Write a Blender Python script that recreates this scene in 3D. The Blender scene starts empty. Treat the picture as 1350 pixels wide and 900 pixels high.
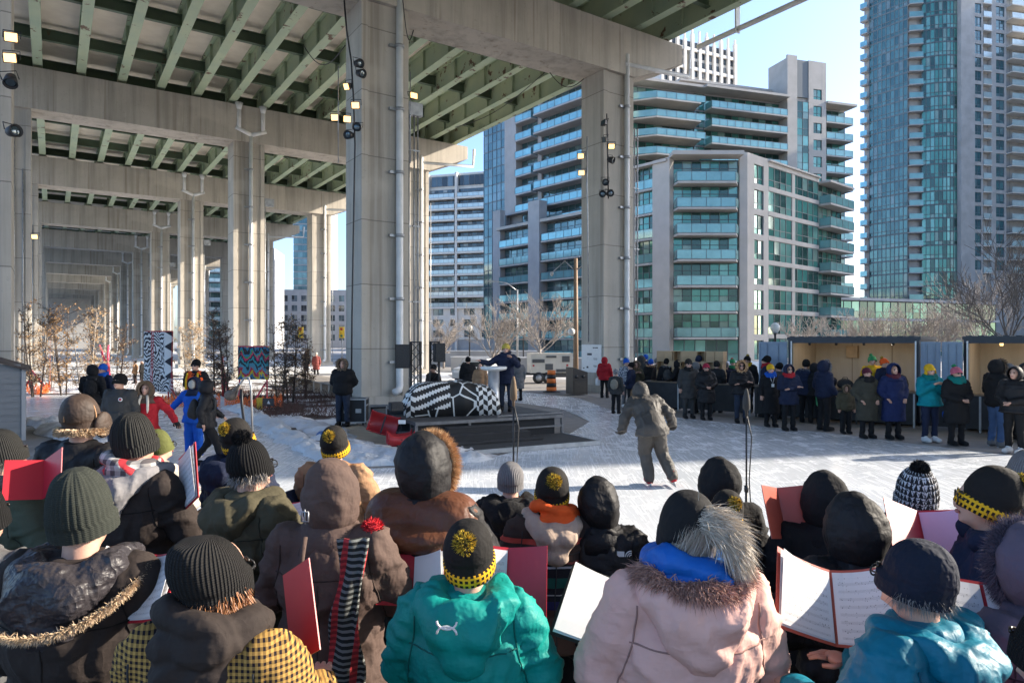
import bpy, bmesh, math, random
from mathutils import Vector, Matrix, noise, Quaternion
SC = bpy.context.scene
COL = SC.collection
random.seed(7)
# ---------------------------------------------------------------- camera, sky, sun, exposure
F, CX, CY, HC = 900.0, 675.0, 450.0, 2.45      # photo pixels
cam = bpy.data.cameras.new('camera'); cam.sensor_width = 36; cam.lens = 24.0
cam.clip_start = 0.05; cam.clip_end = 4000
cam_o = bpy.data.objects.new('camera', cam); COL.objects.link(cam_o)
cam_o.location = (0, 0, HC); cam_o.rotation_euler = (math.radians(90), 0, 0)
SC.camera = cam_o
SUN_EL, SUN_AZ = math.radians(25), math.atan2(.97, .22)     # azimuth from +Y towards +X
w = bpy.data.worlds.new('World'); SC.world = w; w.use_nodes = True
wn = w.node_tree.nodes; wl = w.node_tree.links
sky = wn.new('ShaderNodeTexSky'); sky.sky_type = 'NISHITA'; sky.sun_disc = False
sky.sun_elevation = SUN_EL; sky.sun_rotation = SUN_AZ
sky.air_density = 0.85; sky.dust_density = 1.8; sky.ozone_density = 3.4
bg = wn['Background']; wl.new(sky.outputs[0], bg.inputs[0]); bg.inputs[1].default_value = 0.15
sun = bpy.data.lights.new('sun', 'SUN'); sun.energy = 4.1; sun.angle = math.radians(.53); sun.color = (1, .89, .74)
sun_o = bpy.data.objects.new('sun', sun); COL.objects.link(sun_o)
TOSUN = Vector((math.sin(SUN_AZ)*math.cos(SUN_EL), math.cos(SUN_AZ)*math.cos(SUN_EL), math.sin(SUN_EL)))
sun_o.rotation_euler = (-TOSUN).to_track_quat('-Z', 'Y').to_euler()
sun_o.location = (60, 20, 60)
SC.view_settings.view_transform = 'Standard'; SC.view_settings.look = 'None'
SC.view_settings.gamma = 1; SC.view_settings.exposure = 1.5
SC.cycles.use_denoising = True
SC.cycles.max_bounces = 6; SC.cycles.diffuse_bounces = 4; SC.cycles.glossy_bounces = 3
SC.cycles.transparent_max_bounces = 8; SC.cycles.caustics_reflective = False; SC.cycles.caustics_refractive = False

# ---------------------------------------------------------------- helpers
def P(px, py, Y): return Vector(((px-CX)/F*Y, Y, HC-(py-CY)/F*Y))
def G(px, py, z=0.0):
    Y = F*(HC-z)/(py-CY); return Vector(((px-CX)/F*Y, Y, z))
def V(*a): return Vector(a)
def tag(o, label=None, cat=None, group=None, kind=None):
    if label: o['label'] = label
    if cat: o['category'] = cat
    if group: o['group'] = group
    if kind: o['kind'] = kind
    return o
def thing(name, label, cat, loc=(0, 0, 0), group=None):
    o = bpy.data.objects.new(name, None); COL.objects.link(o); o.location = loc
    o.empty_display_size = .2
    return tag(o, label, cat, group)
def copy_tree(o, parent=None):
    c = o.copy(); COL.objects.link(c)
    if parent: c.parent = parent
    for ch in o.children: copy_tree(ch, c)
    return c
def kids(o): return list(o.children)

class MB:
    def __init__(s): s.v = []; s.f = []; s.m = []; s.sm = []
    def add(s, vs, fs, mi=0, smooth=False):
        b = len(s.v); s.v.extend([tuple(v) for v in vs])
        for f in fs:
            s.f.append([i+b for i in f]); s.m.append(mi); s.sm.append(smooth)
    def obox(s, o, a, b, c, mi=0):
        o, a, b, c = Vector(o), Vector(a), Vector(b), Vector(c)
        if a.cross(b).dot(c) < 0: a, b = b, a
        vs = [o, o+a, o+a+b, o+b, o+c, o+a+c, o+a+b+c, o+b+c]
        s.add(vs, [(3, 2, 1, 0), (4, 5, 6, 7), (0, 1, 5, 4), (1, 2, 6, 5), (2, 3, 7, 6), (3, 0, 4, 7)], mi)
    def box(s, x0, x1, y0, y1, z0, z1, mi=0): s.obox((x0, y0, z0), (x1-x0, 0, 0), (0, y1-y0, 0), (0, 0, z1-z0), mi)
    def cbox(s, c, d, mi=0): s.box(c[0]-d[0]/2, c[0]+d[0]/2, c[1]-d[1]/2, c[1]+d[1]/2, c[2]-d[2]/2, c[2]+d[2]/2, mi)
    def quad(s, a, b, c, d, mi=0): s.add([a, b, c, d], [(0, 1, 2, 3)], mi)
    def bar(s, p, q, wd, ht, mi=0, up=(0, 0, 1)):
        p, q = Vector(p), Vector(q); d = q-p
        u = Vector(up); side = d.cross(u)
        if side.length < 1e-6: side = d.cross(Vector((1, 0, 0)))
        side.normalize(); u = side.cross(d).normalized()
        s.obox(p-side*wd/2-u*ht/2, side*wd, d, u*ht, mi)
    def tube(s, pts, r, n=8, mi=0, caps=True, smooth=True):
        pts = [Vector(p) for p in pts]; k = len(pts)
        rs = r if isinstance(r, (list, tuple)) else [r]*k
        vs = []; nrm = None
        for i, p in enumerate(pts):
            t = (pts[min(i+1, k-1)]-pts[max(i-1, 0)])
            if t.length < 1e-9: t = Vector((0, 0, 1))
            t.normalize()
            if nrm is None:
                nrm = t.orthogonal().normalized()
            else:
                nrm = nrm-t*nrm.dot(t)
                nrm = nrm.normalized() if nrm.length > 1e-6 else t.orthogonal().normalized()
            bn = t.cross(nrm)
            for j in range(n):
                a = 2*math.pi*j/n
                vs.append(p+(nrm*math.cos(a)+bn*math.sin(a))*rs[i])
        fs = []
        for i in range(k-1):
            for j in range(n):
                j2 = (j+1) % n
                fs.append((i*n+j, i*n+j2, (i+1)*n+j2, (i+1)*n+j))
        if caps: fs.append(tuple(range(n-1, -1, -1))); fs.append(tuple((k-1)*n+j for j in range(n)))
        s.add(vs, fs, mi, smooth)
    def lathe(s, c, prof, n=16, mi=0, axis=None, smooth=True, squash=(1, 1)):
        c = Vector(c); q = Quaternion() if axis is None else Vector((0, 0, 1)).rotation_difference(Vector(axis))
        vs = []
        for r, z in prof:
            for j in range(n):
                a = 2*math.pi*j/n
                vs.append(c+q @ Vector((r*math.cos(a)*squash[0], r*math.sin(a)*squash[1], z)))
        fs = []; k = len(prof)
        for i in range(k-1):
            for j in range(n):
                j2 = (j+1) % n; fs.append((i*n+j, i*n+j2, (i+1)*n+j2, (i+1)*n+j))
        fs.append(tuple(range(n-1, -1, -1))); fs.append(tuple((k-1)*n+j for j in range(n)))
        s.add(vs, fs, mi, smooth)
    def ell(s, c, r, n=16, k=10, mi=0, rot=None):
        c = Vector(c); vs = []; M = rot.to_matrix() if rot is not None else None
        for i in range(k+1):
            ph = math.pi*i/k; sn, cs = max(math.sin(ph), 1e-3), -math.cos(ph)
            for j in range(n):
                a = 2*math.pi*j/n; p = Vector((r[0]*sn*math.cos(a), r[1]*sn*math.sin(a), r[2]*cs))
                vs.append(c+(M @ p if M else p))
        fs = [(i*n+j, i*n+(j+1) % n, (i+1)*n+(j+1) % n, (i+1)*n+j) for i in range(k) for j in range(n)]
        fs.append(tuple(range(n-1, -1, -1))); fs.append(tuple(k*n+j for j in range(n)))
        s.add(vs, fs, mi, True)
    def cap(s, p, q, r0, r1, n=12, mi=0, sq=1.0):
        p, q = Vector(p), Vector(q); d = q-p; L = max(d.length, 1e-5)
        prof = []
        for i in range(0, 5): a = math.pi/2*(1-i/4); prof.append((max(r0*math.cos(a), 1e-3), -r0*math.sin(a)))
        for i in range(0, 5): a = math.pi/2*i/4; prof.append((max(r1*math.cos(a), 1e-3), L+r1*math.sin(a)))
        s.lathe(p, prof, n, mi, d/L, True)
    def prism(s, poly, z0, z1, mi=0):
        n = len(poly); vs = [(p[0], p[1], z0) for p in poly]+[(p[0], p[1], z1) for p in poly]
        fs = [tuple(range(n-1, -1, -1)), tuple(range(n, 2*n))]+[(i, (i+1) % n, n+(i+1) % n, n+i) for i in range(n)]
        s.add(vs, fs, mi)
    def mesh(s, name):
        me = bpy.data.meshes.new(name); me.from_pydata(s.v, [], s.f)
        me.polygons.foreach_set('material_index', s.m); me.polygons.foreach_set('use_smooth', s.sm)
        me.update(); return me
    def build(s, name, mats, parent=None, kind=None, off=None, norm=False):
        if off is None and parent is not None: off = parent.location
        if off is not None and Vector(off).length > 0:
            ox, oy, oz = off; s.v = [(x-ox, y-oy, z-oz) for x, y, z in s.v]
        me = s.mesh(name)
        if norm:
            bm = bmesh.new(); bm.from_mesh(me); bmesh.ops.recalc_face_normals(bm, faces=bm.faces); bm.to_mesh(me); bm.free()
        return link(name, me, mats, parent, kind)
def link(name, me, mats, parent=None, kind=None):
    for m in (mats if isinstance(mats, (list, tuple)) else [mats]): me.materials.append(m)
    o = bpy.data.objects.new(name, me); COL.objects.link(o)
    if parent is not None: o.parent = parent
    if kind: o['kind'] = kind
    return o

# ---------------------------------------------------------------- materials
def new_mat(name):
    m = bpy.data.materials.new(name); m.use_nodes = True
    return m, m.node_tree.nodes, m.node_tree.links, m.node_tree.nodes['Principled BSDF']
def nd(n, t, **k):
    x = n.new(t)
    for a, b in k.items(): setattr(x, a, b)
    return x
def rgb(c): return (c[0], c[1], c[2], 1)
def coords(n, l, scale=(1, 1, 1), kind='Object', rot=(0, 0, 0)):
    tc = n.new('ShaderNodeTexCoord'); mp = n.new('ShaderNodeMapping')
    mp.inputs['Scale'].default_value = scale; mp.inputs['Rotation'].default_value = rot
    l.new(tc.outputs[kind], mp.inputs[0]); return mp.outputs[0]
def mixc(n, l, fac, a, b):
    mx = n.new('ShaderNodeMix'); mx.data_type = 'RGBA'
    if hasattr(fac, 'links'): l.new(fac, mx.inputs[0])
    else: mx.inputs[0].default_value = fac
    for s, x in ((6, a), (7, b)):
        if hasattr(x, 'links'): l.new(x, mx.inputs[s])
        else: mx.inputs[s].default_value = rgb(x)
    return mx.outputs[2]
def mth(n, l, op, a, b=0.0, c=None):
    x = n.new('ShaderNodeMath'); x.operation = op
    for i, q in enumerate((a, b) if c is None else (a, b, c)):
        if hasattr(q, 'links'): l.new(q, x.inputs[i])
        else: x.inputs[i].default_value = q
    return x.outputs[0]
def nz(n, l, vec, scale, detail=4, rough=.55):
    t = n.new('ShaderNodeTexNoise'); t.inputs['Scale'].default_value = scale
    t.inputs['Detail'].default_value = detail; t.inputs['Roughness'].default_value = rough
    l.new(vec, t.inputs['Vector']); return t.outputs[0]
def ramp(n, l, fac, lo, hi):
    r = n.new('ShaderNodeMapRange'); r.inputs[1].default_value = lo; r.inputs[2].default_value = hi
    l.new(fac, r.inputs[0]); return r.outputs[0]
def bump(n, l, b, h, strength=.3, dist=.02):
    x = n.new('ShaderNodeBump'); x.inputs['Strength'].default_value = strength; x.inputs['Distance'].default_value = dist
    l.new(h, x.inputs['Height']); l.new(x.outputs[0], b.inputs['Normal'])
def noisy(name, c1, c2, scale=3, rough=.7, bs=.2, bscale=None, stretch=(1, 1, 1), lo=.35, hi=.65, metal=0, bd=.02, spec=None):
    m, n, l, b = new_mat(name); v = coords(n, l, stretch)
    f = ramp(n, l, nz(n, l, v, scale), lo, hi)
    l.new(mixc(n, l, f, c1, c2), b.inputs['Base Color']); b.inputs['Roughness'].default_value = rough
    b.inputs['Metallic'].default_value = metal
    if spec is not None: b.inputs['Specular IOR Level'].default_value = spec
    if bs: bump(n, l, b, nz(n, l, v, bscale or scale*4), bs, bd)
    return m
def plain(name, c, rough=.6, metal=0, emit=None, es=1, var=.12):
    m, n, l, b = new_mat(name)
    v = coords(n, l); f = nz(n, l, v, 9)
    l.new(mixc(n, l, f, [x*(1-var) for x in c], [min(1, x*(1+var)) for x in c]), b.inputs['Base Color'])
    b.inputs['Roughness'].default_value = rough; b.inputs['Metallic'].default_value = metal
    if emit: b.inputs['Emission Color'].default_value = rgb(emit); b.inputs['Emission Strength'].default_value = es
    return m
def concrete(name, c1, c2, joint=2.45, streak=True, joff=.3):
    m, n, l, b = new_mat(name); v = coords(n, l, kind='Object')
    f = ramp(n, l, nz(n, l, v, .5, 6, .65), .3, .7)
    c = mixc(n, l, f, c1, c2)
    v2 = coords(n, l, (1.6, 1.6, .09)); s = ramp(n, l, nz(n, l, v2, 1.0, 6, .65), .47, .70)
    c = mixc(n, l, mth(n, l, 'MULTIPLY', s, .75), c, [x*.52 for x in c1])
    v3 = coords(n, l, (3.5, 3.5, .05)); s3 = ramp(n, l, nz(n, l, v3, 1.0, 4), .6, .68); c = mixc(n, l, mth(n, l, 'MULTIPLY', s3, .4), c, (.16, .12, .085))
    pale = ramp(n, l, nz(n, l, v, .28, 3), .56, .62); c = mixc(n, l, mth(n, l, 'MULTIPLY', pale, .3), c, [min(1, x*1.3) for x in c1])
    spots = ramp(n, l, nz(n, l, v, 7, 2), .66, .7)
    c = mixc(n, l, mth(n, l, 'MULTIPLY', spots, .25), c, [x*.5 for x in c1])
    h = nz(n, l, v, 14, 3)
    if joint:
        g = n.new('ShaderNodeSeparateXYZ'); l.new(coords(n, l), g.inputs[0])
        fr = mth(n, l, 'FRACT', mth(n, l, 'DIVIDE', mth(n, l, 'ADD', g.outputs[2], joff), joint))
        wn_ = n.new('ShaderNodeTexWhiteNoise'); wn_.noise_dimensions = '1D'; l.new(mth(n, l, 'FLOOR', mth(n, l, 'DIVIDE', mth(n, l, 'ADD', g.outputs[2], joff), joint)), wn_.inputs['W'])
        c = mixc(n, l, mth(n, l, 'MULTIPLY', wn_.outputs[0], .35), c, [x*.8 for x in c2])
        ln = mth(n, l, 'LESS_THAN', fr, .016)
        c = mixc(n, l, mth(n, l, 'MULTIPLY', ln, .55), c, (.09, .085, .08))
    l.new(c, b.inputs['Base Color']); b.inputs['Roughness'].default_value = .85
    b.inputs['Specular IOR Level'].default_value = .25
    bump(n, l, b, h, .15, .02); return m
M = {}
M['conc'] = concrete('weathered_concrete', (.55, .505, .44), (.44, .405, .35))
M['cap'] = concrete('cap_concrete', (.53, .485, .42), (.43, .39, .335), joint=None)
M['slab'] = noisy('deck_concrete', (.88, .80, .70), (.74, .66, .57), .8, .9, .1)
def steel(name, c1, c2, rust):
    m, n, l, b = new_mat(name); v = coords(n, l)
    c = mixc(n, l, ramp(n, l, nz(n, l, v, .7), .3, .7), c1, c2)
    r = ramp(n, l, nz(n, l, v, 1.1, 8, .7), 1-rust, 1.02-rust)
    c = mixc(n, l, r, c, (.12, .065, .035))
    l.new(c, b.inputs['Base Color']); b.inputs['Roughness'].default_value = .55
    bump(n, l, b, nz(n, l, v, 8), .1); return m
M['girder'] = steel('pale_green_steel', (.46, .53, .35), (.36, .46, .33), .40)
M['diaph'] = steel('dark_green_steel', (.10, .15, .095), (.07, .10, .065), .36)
M['pipe'] = noisy('white_pipe', (.80, .80, .79), (.68, .68, .67), 2, .4, .03)
M['galv'] = noisy('galvanised_metal', (.42, .43, .44), (.3, .31, .32), 5, .4, .05, metal=.5)
M['black'] = plain('black_paint', (.02, .02, .022), .5)
M['blackmat'] = plain('black_matte', (.03, .03, .032), .85)
M['lamp'] = plain('lamp_glow', (1, .8, .5), .4, emit=(1, .58, .2), es=.95, var=0)
M['white'] = plain('white_paint', (.78, .78, .77), .5)
M['red'] = plain('red_plastic', (.42, .03, .035), .35)
M['yellow'] = plain('yellow_paint', (.75, .5, .04), .5)
M['orange'] = plain('orange_plastic', (.85, .2, .04), .5)
M['pink'] = plain('pink_plastic', (.85, .08, .15), .5)
M['wood'] = noisy('plywood', (.54, .44, .315), (.44, .35, .245), 2.5, .6, .05, stretch=(1, 1, .18))
M['bluedoor'] = noisy('blue_grey_steel', (.26, .33, .42), (.21, .27, .36), 2, .45, .05)
M['navy_steel'] = noisy('navy_steel', (.035, .042, .055), (.025, .03, .04), 2, .5, .05)
M['counter'] = noisy('black_counter', (.018, .018, .02), (.03, .03, .032), 3, .7, .05)
# ground
def ground_mat(name, c1, c2, c3, s1, lo, hi, rough=.9, bs=.3, sp=None):
    m, n, l, b = new_mat(name); v = coords(n, l)
    c = mixc(n, l, ramp(n, l, nz(n, l, v, s1*6, 5), .3, .7), c1, c2)
    f = ramp(n, l, nz(n, l, v, s1, 7, .62), lo, hi)
    c = mixc(n, l, f, c, c3); l.new(c, b.inputs['Base Color']); b.inputs['Roughness'].default_value = rough
    h = mth(n, l, 'ADD', nz(n, l, v, 25, 3), mth(n, l, 'MULTIPLY', f, 1.5)); bump(n, l, b, h, bs, .03)
    if sp is not None: b.inputs['Specular IOR Level'].default_value = sp
    return m
SNOW = (.72, .735, .76)
M['asphalt'] = ground_mat('asphalt', (.20, .19, .18), (.26, .25, .24), (.60, .60, .62), .13, .50, .66)
M['pave'] = ground_mat('concrete_paving', (.20, .19, .18), (.27, .255, .24), (.42, .41, .40), .5, .6, .9, .8)
M['walk'] = ground_mat('pale_sidewalk', (.5, .48, .45), (.42, .4, .38), (.75, .76, .78), .3, .5, .7)
M['bed'] = ground_mat('mulch_and_snow', (.045, .03, .024), (.09, .06, .045), SNOW, .55, .47, .56, .95, .8)
M['bedsnow'] = ground_mat('snowy_bed', (.10, .07, .05), (.18, .13, .09), SNOW, .7, .36, .48, .95, .7)
M['snow'] = noisy('snow', SNOW, (.58, .6, .63), 1.5, .75, .9, 9, bd=.05, lo=.3, hi=.75)
M['dirtysnow'] = noisy('dirty_snow', (.74, .75, .78), (.36, .34, .33), 1.1, .8, .9, 7, bd=.05, lo=.42, hi=.72)
def ice_mat():
    m, n, l, b = new_mat('skated_ice'); v = coords(n, l)
    c = mixc(n, l, ramp(n, l, nz(n, l, v, .35, 6, .6), .3, .75), (.66, .685, .72), (.52, .555, .60))
    f2 = ramp(n, l, nz(n, l, coords(n, l, (1, .55, 1), rot=(0, 0, .5)), .9, 8, .7), .46, .72)
    c = mixc(n, l, mth(n, l, 'MULTIPLY', f2, .55), c, (.44, .475, .52))
    dust = ramp(n, l, nz(n, l, v, 1.7, 8, .75), .54, .66); c = mixc(n, l, mth(n, l, 'MULTIPLY', dust, .7), c, (.80, .81, .83))
    sc = None
    for k, (r, s) in enumerate(((.35, 20), (1.15, 17), (-.6, 23), (1.7, 14))):      # long curved skate scratches
        w0 = coords(n, l, (1, 1, 1)); nn_ = n.new('ShaderNodeTexNoise'); nn_.inputs['Scale'].default_value = .12; nn_.inputs['Detail'].default_value = 0; l.new(w0, nn_.inputs['Vector'])
        ad = n.new('ShaderNodeVectorMath'); ad.operation = 'MULTIPLY_ADD'; l.new(nn_.outputs['Color'], ad.inputs[0]); ad.inputs[1].default_value = (1.6, 1.6, 0); l.new(w0, ad.inputs[2])
        mp = n.new('ShaderNodeMapping'); mp.inputs['Rotation'].default_value = (0, 0, r); mp.inputs['Scale'].default_value = (1, .03, 1); l.new(ad.outputs[0], mp.inputs[0])
        q = ramp(n, l, nz(n, l, mp.outputs[0], s*1.7, 2, .5), .64, .67); sc = q if sc is None else mth(n, l, 'MAXIMUM', sc, q)
    c = mixc(n, l, mth(n, l, 'MULTIPLY', sc, .12), c, (.80, .81, .84))
    l.new(c, b.inputs['Base Color']); b.inputs['Specular IOR Level'].default_value = .5
    l.new(mth(n, l, 'ADD', mth(n, l, 'MULTIPLY', mth(n, l, 'MAXIMUM', dust, sc), .4), .22), b.inputs['Roughness'])
    bump(n, l, b, mth(n, l, 'ADD', nz(n, l, v, 3, 5), mth(n, l, 'ADD', mth(n, l, 'MULTIPLY', sc, -.3), mth(n, l, 'MULTIPLY', dust, .4))), .2, .02); return m
M['ice'] = ice_mat()
# facade glass tones
def glass(name, c, metal=.35, rough=.06):
    m, n, l, b = new_mat(name); v = coords(n, l, (1, 1, 1))
    f = nz(n, l, v, .5, 3)
    l.new(mixc(n, l, f, [x*.6 for x in c], [min(1, x*1.35) for x in c]), b.inputs['Base Color'])
    b.inputs['Metallic'].default_value = metal; b.inputs['Roughness'].default_value = rough
    b.inputs['Specular IOR Level'].default_value = .8
    bump(n, l, b, nz(n, l, v, .35, 2), .03, .2); return m
GL = [plain('mullion', (.10, .12, .13), .4), glass('teal_glass', (.075, .25, .215)), glass('dark_glass', (.035, .095, .085)),
      glass('pale_teal_glass', (.16, .36, .32)), glass('curtained_glass', (.20, .31, .27), .15)]
GB = [plain('mullion_blue', (.12, .16, .2), .4), glass('blue_glass', (.105, .185, .205), .4), glass('dark_blue_glass', (.075, .155, .18), .4),
      glass('pale_blue_glass', (.14, .245, .27), .4), glass('curtain_blue_glass', (.155, .24, .27), .25)]
GSL = [plain("mullion_slate", (.16, .19, .2), .5), glass('slate_teal_glass', (.075, .165, .165), .4), glass('slate_dark_glass', (.055, .125, .13), .4), glass('slate_pale_glass', (.10, .205, .20), .4), glass('slate_blind_glass', (.16, .22, .215), .25)]
GD = [plain('mullion_grey', (.2, .2, .2), .5), glass('grey_glass', (.07, .10, .12)), glass('black_glass', (.03, .04, .05)),
      glass('grey_pale_glass', (.14, .19, .22)), glass('grey_curtain_glass', (.3, .3, .28), .1)]
M['rail'] = glass('balcony_glass', (.19, .37, .37), .3, .1)
M['railblue'] = glass('balcony_blue_glass', (.20, .42, .47), .35, .1)
M['railwhite'] = glass('balcony_pale_glass', (.5, .6, .62), .2, .15)
M['cream'] = noisy('cream_precast', (.47, .44, .405), (.41, .385, .35), .6, .8, .05)
M['greywall'] = noisy('grey_precast', (.40, .40, .405), (.34, .34, .345), .6, .8, .05)
M['slabedge'] = noisy('slab_edge', (.46, .44, .41), (.39, .37, .345), .6, .8, .05)
M['whitewall'] = noisy('white_precast', (.74, .70, .64), (.66, .62, .56), .5, .8, .05)
M['tower_conc'] = noisy('tower_concrete', (.46, .45, .44), (.37, .36, .35), .5, .8, .05)
B_ = lambda t, s: Vector((-5.35+.8296*t-.5583*s, 27+.5583*t+.8296*s, 0))
# ---------------------------------------------------------------- ground, ice, paths
def sheet(name, poly, z, mat, kind='structure'):
    mb = MB(); mb.add([(p[0], p[1], z) for p in poly], [tuple(range(len(poly)))])
    o = mb.build(name, mat, kind=kind)
    bm = bmesh.new(); bm.from_mesh(o.data); bmesh.ops.recalc_face_normals(bm, faces=bm.faces)
    for f in bm.faces:
        if f.normal.z < 0: f.normal_flip()
    bm.to_mesh(o.data); bm.free(); return o
sheet('ground', [(-900, -300), (900, -300), (900, 1500), (-900, 1500)], 0, M['asphalt'])
g2 = lambda L: [tuple(G(x, y)[:2]) for x, y in L]
pave = g2([(-60, 700), (-60, 612), (40, 604), (70, 570), (200, 560)])+[(-3, 20.0)]+g2([(640, 519), (640, 500), (780, 500), (1420, 512)])+[(30, 26), (24, 1), (14, -8), (-14, -8)]
sheet('pavement', pave, .004, M['pave'])
sheet('sidewalk', g2([(262, 500), (470, 500), (470, 490), (240, 490)]), .012, M['walk'])
sheet('snow_field', [tuple(B_(t, s)[:2]) for t, s in ((-40, 12), (9, 9), (14, 20), (14, 235), (-40, 235))], .004, ground_mat('trodden_snow', (.52, .51, .5), (.44, .43, .42), SNOW, .25, .42, .58, .9))
bed = g2([(-80, 524), (0, 521), (120, 519), (235, 520), (290, 534), (335, 553), (380, 582), (430, 586), (470, 560), (470, 530), (470, 503), (250, 502), (232, 494), (-80, 490)])
sheet('planting_bed', bed, .008, M['bed'])
sheet('snowy_bed', g2([(-60, 521), (0, 520), (120, 518), (232, 517), (262, 512), (240, 498), (-60, 494)]), .012, M['bedsnow'])
ice_pts = g2([(-60, 526), (0, 524), (120, 520), (235, 521), (290, 535), (330, 553), (372, 582), (412, 606), (470, 619), (560, 616), (640, 606), (700, 590), (750, 573), (778, 556), (742, 540), (690, 532), (640, 528), (640, 516), (690, 517), (762, 525), (800, 539), (832, 544), (950, 557), (1100, 572), (1200, 585), (1352, 603), (1520, 628), (1560, 700)])
ice_pts += [(5, 7.4), (-5, 7.4), (-7, 9.5)]+g2([(60, 660), (120, 600), (85, 572), (25, 556), (-60, 556)])
sheet('skating_ice', ice_pts, .016, M['ice'])
# plywood floor mats beside the stage
sheet('plywood_mat', g2([(432, 572), (470, 560), (560, 590), (560, 604), (520, 606)]), .02, M['wood'])
def bank(name, pts, wd, ht, mat, seed, n=90, kind='structure'):
    pts = [Vector(p) for p in pts]; seg = [(pts[i+1]-pts[i]).length for i in range(len(pts)-1)]; T = sum(seg)
    K = 12; vs = []; fs = []
    for i in range(n+1):
        d = T*i/n; j = 0
        while j < len(seg)-1 and d > seg[j]: d -= seg[j]; j += 1
        t = (pts[j+1]-pts[j]).normalized(); p = pts[j]+t*min(d, seg[j]); sd = Vector((-t.y, t.x, 0))
        for k in range(K+1):
            a = k/K*2-1
            q = p+sd*(a*wd*(.75+.5*noise.noise(Vector((i*.16, seed, a)))))
            e = max(0, 1-a*a)
            h = ht*e**.7*(.55+.9*abs(noise.noise(Vector((q.x*1.3, q.y*1.3, seed))))+.5*noise.noise(Vector((q.x*4, q.y*4, seed)))+.35*noise.noise(Vector((q.x*9, q.y*9, seed))))
            vs.append((q.x, q.y, .005+max(0, h)*min(1, i/4, (n-i)/4)))
    W = K+1
    for i in range(n):
        for k in range(K): fs.append((i*W+k, i*W+k+1, (i+1)*W+k+1, (i+1)*W+k))
    mb = MB(); mb.add(vs, fs, 0, True); return mb.build(name, mat, kind=kind)
bank('snow_bank', [G(x, y) for x, y in ((282, 528), (330, 546), (372, 572), (412, 594), (460, 609), (540, 612), (600, 607), (650, 603))], .50, .2, M['snow'], 1.3, 200)
bank('snow_bank', [G(x, y) for x, y in ((370, 552), (425, 566), (462, 590), (560, 604), (640, 596))], .7, .15, M['dirtysnow'], 4.1, 110)
bank('snow_bank', [G(x, y) for x, y in ((-60, 522), (60, 518), (160, 516), (240, 519), (290, 530))], .5, .2, M['snow'], 2.2, 110)
bank('snow_bank', [G(x, y) for x, y in ((20, 556), (60, 560), (95, 575), (120, 600), (60, 640))], .6, .22, M['dirtysnow'], 7.7, 60)

# ---------------------------------------------------------------- the elevated highway
U, W_ = Vector((-.5583, .8296, 0)), Vector((.8296, .5583, 0))
C0 = Vector((-5.35, 27.0, 0))
def B(t, s, z): return C0+W_*t+U*s+Vector((0, 0, z))
def vbox(mb, t0, t1, s0, s1, z0, z1, mi=0): mb.obox(B(t0, s0, z0), W_*(t1-t0), U*(s1-s0), (0, 0, z1-z0), mi)
hw = thing('elevated_highway', 'elevated highway deck on pale green steel girders crossing overhead', 'highway deck', B(0, 0, 17.85))
S0, S1 = -46, 256
mb = MB(); vbox(mb, -17.1, 17.1, S0, S1, 19.3, 19.65); vbox(mb, -17.35, -17.1, S0, S1, 19.0, 20.9); vbox(mb, 17.1, 17.35, S0, S1, 19.0, 20.9)
mb.build('deck_slab', M['slab'], hw)
GT = [(k+.5)*2.06 for k in range(-8, 8)]
for t in GT:
    mb = MB()
    vbox(mb, t-.03, t+.03, S0, S1, 17.95, 19.15); vbox(mb, t-.23, t+.23, S0, S1, 17.9, 17.95); vbox(mb, t-.2, t+.2, S0, S1, 19.15, 19.298)
    for s in range(-44, 120, 3):
        for a in (-.2, .05): vbox(mb, t+a, t+a+.15, s, s+.03, 17.95, 19.15)
    mb.build('girder', M['girder'], hw)
for k in range(-2, 8):
    for fr in (.06, .32, .58, .84):
        s = 22*k+22*fr
        if not S0+2 < s < 200: continue
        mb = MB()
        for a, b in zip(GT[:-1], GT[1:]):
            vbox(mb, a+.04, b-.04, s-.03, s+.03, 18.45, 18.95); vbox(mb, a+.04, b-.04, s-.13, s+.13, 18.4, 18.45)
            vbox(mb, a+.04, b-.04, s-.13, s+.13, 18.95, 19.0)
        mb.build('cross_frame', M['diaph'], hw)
mb = MB(); mb.tube([B(17.0, -1.5, 17.62), B(17.0, -44, 17.62)], .13, 10)
for s in range(-44, -1, 4): vbox(mb, 16.85, 17.15, s, s+.08, 17.45, 19.3)
mb.build('drainpipe', M['pipe'], hw)

def drain(t, s, z0, z1, th, r=.13, fork=None, elbow=True):
    """vertical drain pipe clamped on the front face of a column"""
    mb = MB(); d = s-.95
    pts = [B(t, d, z1), B(t, d, z0+.5)]
    pts += [B(t, d-.02, z0+.3), B(t-.08, d-.1, z0+.12), B(t-.3, d-.2, z0+.05)] if elbow else [B(t, d, z0)]
    mb.tube(pts, r, 10)
    z = z0+1.2
    while z < z1-.5:
        mb.tube([B(t, d, z-.06), B(t, d, z+.06)], r*1.3, 10, 1); vbox(mb, t-.4, t, s-.92, s-.78, z-.05, z+.05, 1); z += 2.45
    if fork:
        for a in (-1, 1):
            mb.tube([B(t, d, z1-.02), B(t+a*.95, d, z1+.35)], r*1.3, 8)
            mb.tube([B(t+a*.75, d, z1+.26), B(t+a*.75, d, fork)], r*1.25, 8)
            mb.tube([B(t+a*.75, d, fork-.35), B(t+a*.75, d, fork+.1)], [r*1.25, r*2.2], 8)
        vbox(mb, t-1.1, t+1.1, d-.04, d+.04, fork-.7, fork-.6, 1)
    o = mb.build('drainpipe', [M['pipe'], M['galv']], th)
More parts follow.
